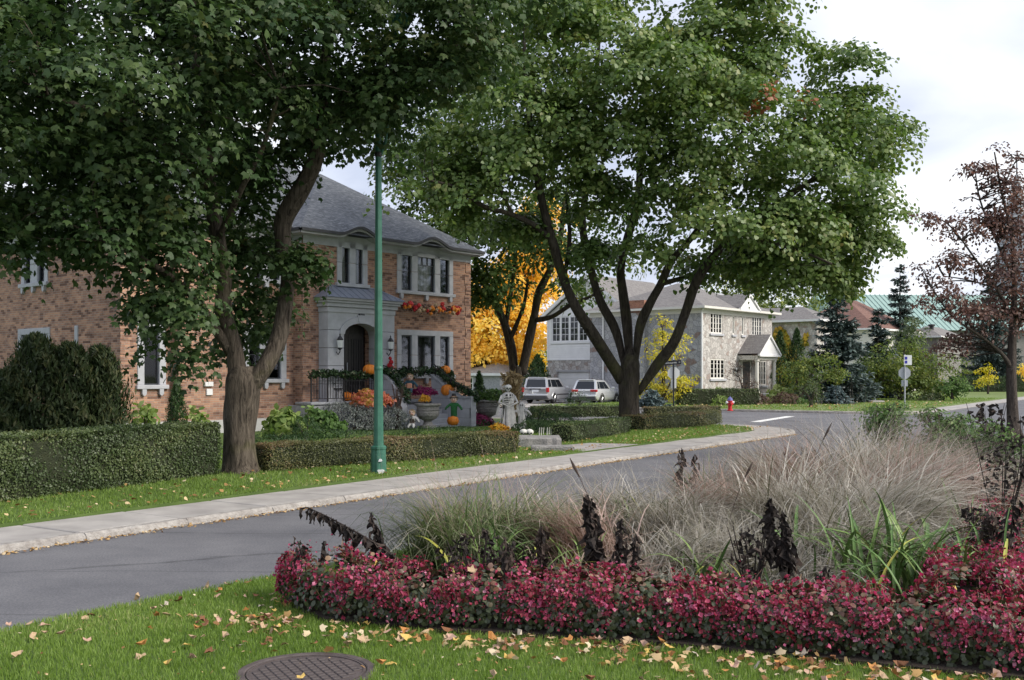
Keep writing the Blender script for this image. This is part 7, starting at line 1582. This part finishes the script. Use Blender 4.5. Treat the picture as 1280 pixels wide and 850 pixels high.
# hydrant
c = G(912.5, 513); hy = thing('fire_hydrant', 'small red fire hydrant with blue bonnet on the corner lawn', 'fire hydrant', (c.x, c.y, .1), R(20))
m = MB(); m.lathe([(.16, 0), (.16, .05), (.105, .06), (.105, .30), (.14, .31), (.14, .36), (.115, .37), (.115, .48), (.15, .49), (.15, .53)], n=20); m.build('barrel', 'hydrant_red', hy)
m = MB(); m.lathe([(.15, .53), (.145, .56), (.12, .64), (.06, .70), (.035, .71), (.035, .75), (.001, .755)], n=20); m.build('bonnet', 'hydrant_blue', hy)
for s in (-1, 1): m = MB(); m.lathe([(.05, 0), (.05, .08), (.065, .085), (.065, .13), (.03, .14), (.001, .15)], n=12); o = m.build('outlet_cap', 'sign_white', hy); o.rotation_euler = (0, R(90) * s, 0); o.location = (s * .10, 0, .44)
m = MB(); m.lathe([(.065, 0), (.065, .08), (.08, .085), (.08, .12), (.03, .13)], n=12); o = m.build('outlet_cap', 'hydrant_red', hy); o.rotation_euler = (R(90), 0, 0); o.location = (0, -.09, .38)
# street-name sign with the back of a stop sign
def octagon(r_): return [(r_ * math.cos(R(22.5 + 45 * i)), r_ * math.sin(R(22.5 + 45 * i))) for i in range(8)]
c = G(842, 508.5); sg = thing('street_sign', 'black street-name sign above the back of a stop sign on a dark post', 'street sign', (c.x, c.y, .1), R(-8))
m = MB(); m.tube([(0, 0, -.1), (0, 0, 2.75)], .045, 8); m.build('post', 'sign_black', sg)
m = MB(); m.prism([(x, z + 1.98) for x, z in octagon(.37)], .05, .056); m.build('octagon', 'sign_white', sg)
m = MB(); m.cbox(-.16, .16, .05, .056, 1.1, 1.62, .002); m.build('lower_plate', 'sign_white', sg)
m = MB(); m.cbox(-.62, .62, -.04, -.02, 2.46, 2.70, .006); npl = m.build('name_plate', 'sign_black', sg); npl.rotation_euler = (0, R(-4), 0)
for tx, x, s_ in (('AV.', -.49, .11), ('Melbourne', -.02, .17), ('80', .52, .08)): text_mesh('lettering', tx, s_, 'sign_white', npl, Matrix.Translation((x, -.042, 2.58)) @ Matrix.Rotation(R(90), 4, 'X'))
m = MB(); m.cbox(-.02, .02, -.3, .35, 2.74, 2.94, .004); m.build('cross_plate', 'plate_white', sg)
# bus stop sign over a stop sign back
c = G(1131, 510.5); bs = thing('stop_sign', 'grey back of an octagonal stop sign under a white and blue bus-stop plate', 'stop sign', (c.x, c.y, .1), R(-6))
m = MB(); m.tube([(0, 0, -.1), (0, 0, 3.0)], .04, 8); m.build('post', 'galvanised', bs)
m = MB(); m.prism([(x, z + 1.98) for x, z in octagon(.345)], .045, .05); m.build('octagon', 'galvanised', bs)
m = MB(); m.cbox(-.17, .17, .045, .05, 1.24, 1.58, .002); m.build('lower_plate', 'galvanised', bs)
m = MB(); m.cbox(-.06, .36, -.06, -.045, 2.42, 2.96, .004); bp_ = m.build('bus_plate', 'sign_white', bs)
for z in (2.72, 2.50): m = MB(); m.cbox(-.02, .12, -.066, -.059, z, z + .16, .002); m.build('bus_symbol', 'sign_blue', bp_)
# thin marker stake and pale utility covers on the far lawn
c = G(1121, 512); m = MB(); m.box(-.02, .02, -.02, .02, 0, .45); m.box(-.09, .09, -.015, .015, .28, .42); m.build('marker_stake', 'fallen_orange', None, label='small orange marker stake on the lawn left of the stop sign', cat='stake', loc=(c.x, c.y, .1))
for px, py, lab in ((1094, 503, 'flat pale utility cover on the lawn left of the stop sign'), (1184, 492, 'flat pale utility cover on the lawn right of the large shrub')):
    c = G(px, py); t = thing('utility_cover', lab, 'cover', (c.x, c.y, .12), group='pale utility covers'); m = MB(); m.cbox(-.55, .55, -.3, .3, -.02, .10, .03); m.build('lid', 'concrete', t); m = MB(); m.cbox(-.5, .5, -.25, .25, .10, .13, .02); m.build('lid_panel', 'concrete', t)
# ================================================================ autumn and Halloween ornaments
def pumpkin(label, loc, r, lean=0.0, face=False):
    t = thing('pumpkin', label, 'pumpkin', loc, random.random() * 6, 'pumpkins on the porch'); t.rotation_euler.x = lean
    rib = lambda a, z: 1 - .10 * abs(math.sin(5 * a)) ** .6 * 1.0
    m = MB(); pr = [(r * max(.02, math.cos(x)) ** .75 if abs(x) < 1.55 else .01, r * .80 * (1 + math.sin(x))) for x in np.linspace(-1.5, 1.5, 13)]; m.lathe(pr, n=40, mod=lambda a, z: 1 - .11 * (1 - abs(math.sin(5 * a)) ** .5)); b = m.build('shell', 'pumpkin', t, smooth=True)
    m = MB(); m.tube([(0, 0, r * 1.5), (.01, .01, r * 1.75), (.05 * r * 4, .02, r * 1.95)], [r * .14, r * .09, r * .10], 7); m.build('stem', 'pumpkin_stem', t)
    return t
pumpkin('orange pumpkin perched on the garland of the left porch railing', HL(2.35, -.76, 1.85), .24)
pumpkin('orange pumpkin on the porch floor behind the railing, under the iron chair', HL(1.55, -.45, .95), .20)
pumpkin('upper orange pumpkin at the garland right of the door', HL(6.15, -.78, 1.86), .22)
pumpkin('lower orange pumpkin resting on the raked stair coping', HL(5.50, -1.55, 1.08), .27)
# iron chair on the porch
t = thing('porch_chair', 'black wrought-iron chair standing behind the porch railing', 'chair', HL(1.15, -.42, .95), HANG)
m = MB(); m.lathe([(.20, .42), (.21, .43), (.21, .45), (.20, .46)], n=16); m.build('seat', 'black_iron', t)
for x, y in ((-.17, -.17), (.17, -.17), (-.17, .17), (.17, .17)): m = MB(); m.tube([(x, y, .43), (x * .8, y * .8, .2), (x * 1.3, y * 1.3, 0)], .014, 6); m.build('leg', 'black_iron', t)
m = MB(); m.tube([(-.18, .17, .43), (-.23, .2, .7), (-.12, .22, .92), (0, .23, .96), (.12, .22, .92), (.23, .2, .7), (.18, .17, .43)], .016, 6); bk = m.build('backrest', 'black_iron', t)
for x in (-.08, 0, .08): m = MB(); m.tube([(x, .18, .44), (x * 1.5, .21, .7), (x, .225, .94)], .008, 5); m.build('scroll_bar', 'black_iron', bk)
for s in (-1, 1): m = MB(); m.tube([(s * .22, .19, .66), (s * .26, 0, .68), (s * .22, -.17, .62), (s * .19, -.17, .43)], .012, 6); m.build('armrest', 'black_iron', t)
# garlands
def garland(name, label, path, r, n, extra=None, cat='garland', group='porch garlands', mat='garland_leaf'):
    p = smoothpath([tuple(q) for q in path], 6); t = thing(name, label, cat, tuple(p[0]), group=group); p = p - p[0]
    m = MB(); m.tube([tuple(q) for q in p], r * .25, 6); m.build('core', 'twig', t)
    i = rng.integers(0, len(p) - 1, n); f = rng.random(n)[:, None]; c = p[i] * (1 - f) + p[i + 1] * f; d = rdir(n)
    leaves('foliage', c + d * (r * rng.random(n)[:, None] ** .5), d + rng.normal(size=(n, 3)) * .5, d * .6 + rdir(n) * .7, rng.uniform(.06, .13, n), rng.random(n), RHOMB, mat, t, 'stuff')
    return t
garland('garland', 'leafy dark green garland along the top of the left porch railing', [HL(-.3, -.78, 1.88), HL(.6, -.78, 1.92), HL(1.5, -.78, 1.86), HL(2.3, -.78, 1.86), HL(2.8, -.8, 1.92)], .13, 1500)
garland('garland', 'dark garland swooping down the left stair wall', [HL(2.85, -.8, 1.95), HL(2.95, -1.1, 1.98), HL(3.0, -1.4, 1.75), HL(3.05, -1.7, 1.35), HL(3.1, -1.9, 1.0)], .16, 1100)
garland('garland', 'dark garland on the railing right of the stairs', [HL(3.8, -.35, 1.90), HL(4.6, -.35, 1.95), HL(5.4, -.6, 2.0), HL(6.1, -.8, 1.95), HL(6.45, -.8, 1.8)], .20, 1500)
garland('garland', 'garland drooping down the right stair handrail', [HL(5.6, -.9, 2.1), HL(5.6, -1.5, 1.65), HL(5.6, -2.2, 1.35), HL(5.6, -2.75, 1.15), HL(5.6, -2.8, .95)], .17, 1200)
# window-box swag of autumn flowers
t = garland('flower_swag', 'autumn swag of red and orange flowers under the upper triple window', [HL(4.35, -.22, 4.46), HL(5.2, -.26, 4.36), HL(6.2, -.26, 4.36), HL(7.3, -.24, 4.42)], .15, 500, cat='flower swag', group=None, mat='brown_leaf')
for (a, mat, r_, z) in [(4.45, 'red_cloth', .10, 4.45), (4.75, 'hydrant_red', .13, 4.50), (5.0, 'red_cloth', .11, 4.36), (5.2, 'hydrant_red', .10, 4.46), (5.9, 'pumpkin', .12, 4.38), (6.25, 'pumpkin', .13, 4.36), (6.5, 'hydrant_red', .09, 4.42), (7.1, 'pumpkin', .17, 4.40), (7.35, 'red_cloth', .14, 4.42), (7.3, 'hydrant_red', .12, 4.30)]:
    m = MB(); m.lathe([(.01, -r_), (r_ * .7, -r_ * .6), (r_, 0), (r_ * .7, r_ * .6), (.01, r_)], n=14, mod=lambda q, zz: 1 - .2 * abs(math.sin(3.5 * q))); o = m.build('flower_head', mat, t); o.location = HL(a, -.34, z) - Vector(t.location)
for i in range(26):
    a = 4.4 + 3.0 * i / 25 + rng.normal() * .03; r_ = rng.uniform(.05, .10); m = MB(); m.lathe([(.01, -r_), (r_, -r_ * .3), (r_ * .8, r_ * .5), (.01, r_)], n=10, mod=lambda q, zz: 1 - .35 * abs(math.sin(2.5 * q))); o = m.build('flower_head', ['hydrant_red', 'red_cloth', 'pumpkin', 'fallen_tan', 'fallen_orange'][int(rng.integers(5))], t); o.location = HL(a, -.36 - .06 * rng.random(), 4.38 + rng.normal() * .08) - Vector(t.location); o.rotation_euler = (rng.normal(), rng.normal(), 0)
# red ornament under the right lantern
t = thing('red_ornament', 'small red bow ornament hanging below the right wall lantern', 'ornament', HL(3.42, -.66, 2.1))
for dx, dz, r_ in ((0, .36, .07), (.03, .22, .10), (-.02, .10, .12), (.06, .02, .09), (-.08, .0, .08)):
    m = MB(); m.lathe([(.01, -r_), (r_, -r_ * .3), (r_ * .8, r_ * .5), (.01, r_)], (dx, 0, dz), 9, mod=lambda q, zz: 1 - .25 * abs(math.sin(2.5 * q))); m.build('bow_loop', 'red_cloth', t)
# urns
def urn(label, loc, s):
    t = thing('stone_urn', label, 'urn', loc, group='stone urns')
    m = MB(); m.lathe([(.30, 0), (.30, .10), (.20, .12), (.14, .24), (.16, .28)], n=24); m.build('foot', 'granite', t)
    m = MB(); m.lathe([(.16, .28), (.30, .34), (.40, .46), (.43, .58), (.40, .66), (.42, .80), (.50, .84), (.50, .90), (.44, .90), (.40, .84), (.001, .82)], n=28); m.build('bowl', 'granite', t, smooth=False)
    m = MB(); m.lathe([(.42, .64), (.45, .66), (.42, .68)], n=28); m.build('rim_band', 'granite', t); t.scale = (s, s, s); return t
urn('large stone urn in front of the porch stairs between the dolls', HL(3.25, -2.75, .02), .95)
urn('large stone urn with trailing green plants right of the stairs', HL(7.0, -2.2, .02), 1.0)
c = HL(7.0, -2.2, .9); mound('trailing_plant', 'green plant trailing over the right-hand stone urn', 'plant', 620, 500, c.y, .62, .40, .5, 900, .12, 'green_leaf', z0=c.z)
m = MB()
def at_l(px, Y, z=.12): q = P(px, 500, Y); return Vector((q.x, q.y, z))
# mums
c = HL(6.55, -2.9, 0); t = mound('mum_plant', 'round magenta chrysanthemum at the foot of the right stair wall', 'flowers', 599, 520, c.y, .48, .44, .45, 1500, .055, 'mum_flower', OVAL, up=.1)
lv = mound('mum_leaves', 'x', 'flowers', 599, 520, c.y - .02, .5, .28, .47, 900, .07, 'yew_leaf')
for o in list(lv.children): o.parent = t; o.location = lv.location - t.location
bpy.data.objects.remove(lv)
mound('mum_plant', 'plum-coloured chrysanthemum cushion behind the peach-sleeved scarecrow doll', 'flowers', 531, 500, HL(4.4, -1.4, 0).y, .48, .30, .4, 1000, .055, 'mum_flower', OVAL, z0=1.25)
mound('gold_flowers', 'small yellow flowers beside the large stone urn', 'flowers', 531, 500, HL(3.5, -2.4, 0).y, .20, .22, .2, 400, .05, 'mum_gold', OVAL, z0=1.05)
mound('gold_flowers', 'orange-gold flowers at the foot of the skeleton figure', 'flowers', 624, 520, 34.5, .32, .26, .3, 500, .055, 'mum_gold', OVAL)
# dolls
def doll(label, loc, h, shirt, trousers, extra, rz=0.0, sit=False):
    t = thing('scarecrow_doll', label, 'doll', loc, rz, 'scarecrow dolls'); s = h / 1.0
    me = bpy.data.meshes.new('clothes'); bm = bmesh.new()
    hipz = .12 if sit else .46
    J = {'pel': (0, 0, hipz), 'ch': (0, 0, hipz + .26), 'nk': (0, -.01, hipz + .36), 'ls': (-.12, 0, hipz + .32), 'le': (-.24, -.06, hipz + .22), 'lh': (-.30, -.12, hipz + .12), 'rs': (.12, 0, hipz + .32), 're': (.24, -.06, hipz + .22), 'rh': (.30, -.12, hipz + .12),
         'lk': (-.09, -.22, hipz + .04) if sit else (-.08, -.02, .24), 'lf': (-.11, -.34, .02) if sit else (-.09, -.02, .02), 'rk': (.09, -.22, hipz + .04) if sit else (.08, -.02, .24), 'rf': (.11, -.34, .02) if sit else (.09, -.02, .02)}
    E = [('pel', 'ch'), ('ch', 'nk'), ('ch', 'ls'), ('ls', 'le'), ('le', 'lh'), ('ch', 'rs'), ('rs', 're'), ('re', 'rh'), ('pel', 'lk'), ('lk', 'lf'), ('pel', 'rk'), ('rk', 'rf')]
    rad = {'pel': .12, 'ch': .13, 'nk': .05, 'ls': .07, 'le': .055, 'lh': .045, 'rs': .07, 're': .055, 'rh': .045, 'lk': .06, 'lf': .045, 'rk': .06, 'rf': .045}
    ks = list(J); me.from_pydata([J[k] for k in ks], [(ks.index(a), ks.index(b)) for a, b in E], []); o = link('clothes', me, t); me.materials.append(M[shirt])
    md = o.modifiers.new('skin', 'SKIN'); sl_ = o.data.skin_vertices[0].data
    for i, k in enumerate(ks): sl_[i].radius = (rad[k], rad[k] * .8); sl_[i].use_root = (k == 'pel')
    o.modifiers.new('sub', 'SUBSURF').levels = 1; o.modifiers['sub'].render_levels = 1
    m = MB(); m.lathe([(.01, -.13), (.09, -.10), (.125, 0), (.10, .09), (.01, .13)], (0, -.02, hipz + .49), 16); hd = m.build('head', 'skin_cloth', t, smooth=True)
    for sx in (-1, 1): m = MB(); m.lathe([(.005, -.018), (.018, 0), (.005, .018)], (sx * .045, -.135, hipz + .51), 8); m.build('eye', 'black_plastic', hd)
    m = MB(); m.lathe([(.004, -.02), (.02, 0), (.004, .02)], (0, -.15, hipz + .475), 8); m.build('nose', 'peach_cloth', hd)
    m = MB(); m.tube([(-.05, -.13, hipz + .45), (0, -.135, hipz + .43), (.05, -.13, hipz + .45)], .007, 5); m.build('mouth', 'red_cloth', hd)
    n = 160; d = rdir(n); d[:, 2] = np.abs(d[:, 2]); d = d[(d[:, 1] > -.55)]
    leaves('hair', d * .12 + np.array([0, -.02, hipz + .50]), d, rdir(len(d)) - UP * .5, rng.uniform(.06, .12, len(d)), rng.random(len(d)), SPRAY, 'straw', t, 'stuff')
    if trousers: m = MB(); m.cbox(-.10, .10, -.13, -.09, hipz - .02, hipz + .26, .02); m.build('bib', trousers, t)
    if extra == 'hat':
        m = MB(); m.lathe([(.20, 0), (.20, .015), (.09, .03), (.07, .14), (.001, .16)], (0, -.02, hipz + .58), 16); m.build('hat', 'black_plastic', t)
    if extra == 'pumpkin':
        m = MB(); m.lathe([(.03, -.16), (.17, -.12), (.22, 0), (.17, .13), (.03, .17)], (0, -.24, .20), 30, mod=lambda a, z: 1 - .1 * (1 - abs(math.sin(5 * a)) ** .5)); m.build('held_pumpkin', 'pumpkin', t, smooth=True)
    t.scale = (s, s, s); return t
hz = HANG - R(55)
doll('pale-haired scarecrow doll in blue bib with peach sleeves sitting at the stair top', HL(3.75, -1.35, 1.2), .95, 'denim', 'peach_cloth', None, hz, True)
doll('scarecrow doll in green with black hat holding an orange pumpkin', HL(4.35, -2.95, .05), 1.0, 'green_cloth', None, 'pumpkin', hz)
doll('little scarecrow doll in pale clothes sitting left of the large urn', HL(2.5, -2.75, .05), .85, 'rag', 'twig', None, hz, True)
t = thing('doll_hat', 'small black hat above the green scarecrow doll', 'hat', HL(4.35, -2.95, 1.06), 0); m = MB(); m.lathe([(.17, 0), (.17, .015), (.08, .03), (.07, .14), (.001, .16)], n=16); m.build('brim', 'black_plastic', t); m = MB(); m.lathe([(.082, .03), (.082, .06)], n=16); m.build('band', 'red_cloth', t)
# twig bundle
t = thing('twig_bundle', 'upright bundle of dark brown twigs before the curved stair wall', 'twig bundle', HL(2.35, -2.2, .0), HANG)
for k in range(26):
    a = rng.random() * 6.28; r0, r1 = .10 * rng.random() ** .5, .24 * rng.random() ** .5; m = MB(); m.tube([(r0 * math.cos(a), r0 * math.sin(a), 0), (r0 * .8 * math.cos(a), r0 * .8 * math.sin(a), .7), (r1 * math.cos(a), r1 * math.sin(a), 1.35 + .2 * rng.random())], [.014, .012, .006], 5); m.build('twig', 'twig', t)
m = MB(); m.lathe([(.13, .62), (.14, .66), (.14, .74), (.13, .78)], n=18); m.build('tie', 'twig', t)
m = MB(); m.tube([(-.35, 0, 1.12), (.35, 0, 1.12)], .02, 6); m.build('cross_stick', 'twig', t)
# skeleton figure in rags, holding straw
c = P(635, 532, 35.0); sk = thing('skeleton_figure', 'standing skeleton figure in ragged pale shrouds beside the yews', 'Halloween figure', (c.x, c.y, .12), R(8)); sk.scale = (.92,) * 3
def skull(par, c, r, nm='skull'):
    m = MB(); m.lathe([(.01, -.62 * r), (.42 * r, -.60 * r), (.55 * r, -.25 * r), (.85 * r, 0), (1.0 * r, .42 * r), (.80 * r, .88 * r), (.35 * r, 1.1 * r), (.01, 1.14 * r)], c, 18); o = m.build(nm, 'bone', par, smooth=True)
    for s in (-1, 1): m = MB(); m.lathe([(.01, -.24 * r), (.26 * r, 0), (.01, .24 * r)], (c[0] + s * .38 * r, c[1] - .82 * r, c[2] + .15 * r), 10); m.build('eye_socket', 'black_plastic', o if o.parent is None or o.parent.parent is None else par)
    m = MB(); m.lathe([(.01, -.12 * r), (.10 * r, -.02), (.01, .12 * r)], (c[0], c[1] - .88 * r, c[2] - .15 * r), 6); m.build('nose_hole', 'black_plastic', o)
    for k in range(5): m = MB(); x = (k - 2) * .12 * r; m.box(c[0] + x - .05 * r, c[0] + x + .05 * r, c[1] - .62 * r, c[1] - .52 * r, c[2] - .50 * r, c[2] - .34 * r); m.build('tooth', 'bone', o)
    return o
skull(sk, (0, -.05, 1.52), .135)
m = MB(); m.lathe([(.15, .05), (.14, .7), (.13, 1.0), (.16, 1.2), (.05, 1.36)], n=14); m.build('shade_core', 'black_plastic', sk)  # black core added inside the robe, painting the shade seen through its gaps
def shroud(name, prof, c, n=36, holes=.0, mat='rag'):
    m = MB(); rows = []
    for (r_, z) in prof: rows.append([(c[0] + r_ * (1 + .14 * math.sin(7 * a + z * 3) + .07 * math.sin(13 * a)) * math.cos(a), c[1] + .7 * r_ * (1 + .14 * math.sin(7 * a + 1)) * math.sin(a), z + (.14 * abs(math.sin(a * 4.5)) if z == prof[0][1] else 0)) for a in [2 * math.pi * i / n for i in range(n)]])
    vs = [p for r in rows for p in r]; fs = [(i * n + k, i * n + (k + 1) % n, (i + 1) * n + (k + 1) % n, (i + 1) * n + k) for i in range(len(rows) - 1) for k in range(n) if not (i < 6 and (k * 7 + i * (k % 3)) % 11 in (3, 4))]
    m.add(vs, fs); return m.build(name, mat, sk, smooth=True)
shroud('robe', [(.29, .02), (.28, .25), (.25, .5), (.21, .8), (.20, 1.0), (.23, 1.2), (.19, 1.32), (.08, 1.40)], (0, 0))
m = MB(); m.tube([(0, .02, 1.15), (0, -.01, 1.42)], [.05, .04], 8); sp_ = m.build('spine', 'bone', sk)
for k in range(5): z = 1.02 + k * .06; m = MB(); m.tube([(.20 * math.sin(a), -.20 - .02 * math.cos(a) * 1, z - .02 * math.cos(a)) for a in np.linspace(-1.3, 1.3, 9)], .012, 5); m.build('rib', 'bone', sp_)
for s in (-1, 1):
    m = MB(); m.tube([(s * .22, 0, 1.27), (s * .34, -.08, 1.02), (s * .10, -.30, .92)], [.05, .045, .025], 8); am = m.build('arm', 'rag', sk, smooth=True)
    for k in range(5): m = MB(); y0 = -.30; m.tube([(s * .10, y0, .92), (s * (.05 - .02 * k), y0 - .05 - .01 * k, .91 - .012 * k), (s * (.02 - .03 * k), y0 - .03, .88 - .012 * k)], [.010, .008, .006], 4); m.build('finger', 'bone', am)
    m = MB(); pts = [(s * .34, -.05, 1.0), (s * .42, -.02, .75), (s * .46, .0, .55), (s * .38, .0, .50), (s * .30, -.03, .85)]; m.add([(x, y, z) for x, y, z in pts] + [(x, y + .02, z) for x, y, z in pts], [(0, 1, 2, 3, 4), (9, 8, 7, 6, 5)] + [(i, (i + 1) % 5, (i + 1) % 5 + 5, i + 5) for i in range(5)]); m.build('sleeve_rag', 'rag', sk)
# corn-straw sheaf tied to the maple behind
c = P(640, 505, 37); t = thing('straw_sheaf', 'dry straw sheaf standing behind the skeleton figure', 'straw sheaf', (c.x, c.y, .12)); n = 320
bs_ = np.column_stack([rng.normal(size=n) * .06, rng.normal(size=n) * .06, rng.uniform(.4, 1.4, n)]); dd = np.column_stack([rng.normal(size=n) * .35, rng.normal(size=n) * .35, np.ones(n)])
leaves('straw', bs_, rdir(n), dd, rng.uniform(.3, .7, n), rng.random(n), (np.array([(-.03, 0, 0), (.03, 0, 0), (.04, .6, .03), (0, 1, -.08), (-.04, .6, .03)]), np.array([(0, 1, 2), (0, 2, 4), (2, 3, 4)])), 'straw', t, 'stuff')
m = MB(); m.tube([(0, 0, 0), (0, 0, 1.5)], [.06, .04], 8); m.build('stake', 'straw' if False else 'twig', t); m = MB(); m.lathe([(.10, .75), (.12, .8), (.10, .85)], n=14); m.build('tie', 'twig', t)
n = 200; d = rdir(n); leaves('tassel', d * np.array([.28, .25, .2]) + np.array([0, 0, 1.75]), rdir(n), rdir(n) - UP * .7, rng.uniform(.12, .3, n), rng.random(n), SPRAY, 'straw', t, 'stuff')
c = P(652, 530, 35.4); t = thing('ghost_ornament', 'small white draped ghost ornament right of the skeleton figure', 'Halloween figure', (c.x, c.y, .12))
m = MB(); n = 24; pr = [(.16, .0), (.13, .25), (.10, .5), (.09, .7), (.11, .82), (.06, .92), (.01, .95)]
rows = [[(r_ * (1 + .16 * math.sin(5 * a + z * 4)) * math.cos(a), r_ * .8 * (1 + .16 * math.sin(5 * a)) * math.sin(a), z + (.1 * abs(math.sin(3.5 * a)) if z == 0 else 0)) for a in [2 * math.pi * i / n for i in range(n)]] for r_, z in pr]
m.add([p for r in rows for p in r], [(i * n + k, i * n + (k + 1) % n, (i + 1) * n + (k + 1) % n, (i + 1) * n + k) for i in range(6) for k in range(n)]); m.build('drape', 'rag', t, smooth=True)
for s in (-1, 1): m = MB(); m.lathe([(.004, -.025), (.02, 0), (.004, .025)], (s * .035, -.092, .84), 8); m.build('eye', 'black_plastic', t); m = MB(); m.tube([(s * .08, 0, .66), (s * .22, -.03, .62), (s * .34, -.02, .50)], [.05, .045, .02], 7); m.build('arm', 'rag', t, smooth=True)
# skulls and bone markers on the grass
for px, lab in ((654.5, 'left of the two white skull ornaments above the stone step'), (662, 'right of the two white skull ornaments above the stone step')):
    c = P(px, 545, 31.5); t = thing('skull_ornament', lab, 'skull ornament', (c.x, c.y, .12), group='white skull ornaments'); skull(t, (0, 0, .085), .125); m = MB(); m.tube([(0, 0, -.05), (0, 0, .05)], .02, 6); m.build('stake', 'bone', t)
for i in range(7):
    px = 674 + i * 2.6 + (2 if i > 2 else 0); c = P(px, 543, 32); t = thing('bone_ornament', f'small white bone finger ornament, {["leftmost", "second", "third", "fourth", "fifth", "sixth", "rightmost"][i]} of the seven before the yews', 'bone ornament', (c.x, c.y, .12), group='white bone ornaments')
    m = MB(); m.tube([(0, 0, -.03), (0, 0, .10), (.01, -.02, .20), (.015, -.04, .25)], [.018, .014, .016, .008], 7); m.build('finger_bone', 'bone', t); m = MB(); m.lathe([(.005, -.02), (.022, 0), (.005, .02)], (0, 0, .11), 8); m.build('knuckle', 'bone', t)
# foundation planting before the porch
c = HL(1.9, -2.3, 0); mound('coral_shrub', 'coral and gold autumn shrub in front of the porch railing behind the lamp post', 'shrub', 465, 520, c.y, .70, .52, .55, 1500, .10, 'coral_leaf', OVAL, z0=.95)
m_t = mound('silver_plant', 'wide silvery grey-green plants below the coral shrub', 'plant', 440, 520, HL(1.2, -2.0, 0).y, 1.5, .95, .7, 3600, .09, 'silver_leaf', SPRAY, up=.9)
mound('silver_plant', 'silvery grey-green plant at the foot of the curved stair wall', 'plant', 485, 525, HL(2.3, -2.6, 0).y, .8, .95, .5, 1800, .09, 'silver_leaf', SPRAY, up=.9)
mound('hosta', 'bright lime-green leafy plant with pale flower stems right of the near maple', 'plant', 357, 530, 30.5, .62, .85, .5, 420, .2, 'lime_leaf', OVAL, up=.6)
mound('green_bush', 'small dense dark green bush right of the lime-green plant', 'shrub', 383, 540, 29.8, .5, .72, .45, 1500, .07, 'yew_leaf', SPRAY)
mound('green_plant', 'light green plants spilling left of the porch platform', 'plant', 400, 525, 31.2, .8, .85, .5, 900, .13, 'green_leaf', OVAL, up=.5)
mound('green_bush', 'low dark green edging behind the bronze-topped hedge, left part', 'shrub', 340, 548, 26, 1.2, .42, .5, 1800, .07, 'yew_leaf', SPRAY)
mound('green_bush', 'low dark green edging behind the bronze-topped hedge, middle part', 'shrub', 430, 545, 27.5, 2.0, .45, .5, 2400, .07, 'yew_leaf', SPRAY)
mound('green_bush', 'low green edging behind the hedge below the stone urn', 'shrub', 560, 540, 31, 1.9, .32, .5, 2000, .07, 'yew_leaf', SPRAY)
mound('lime_plant', 'small lime-green plant below the single window of the brick wall', 'plant', 182, 530, 29.5, .5, 1.0, .4, 130, .2, 'lime_leaf', OVAL, up=.7)
mound('lime_plant', 'pale yellow-green plant right of the cone-shaped cedar', 'plant', 245, 530, 30.5, .35, .95, .35, 110, .18, 'lime_leaf', OVAL, up=.7)
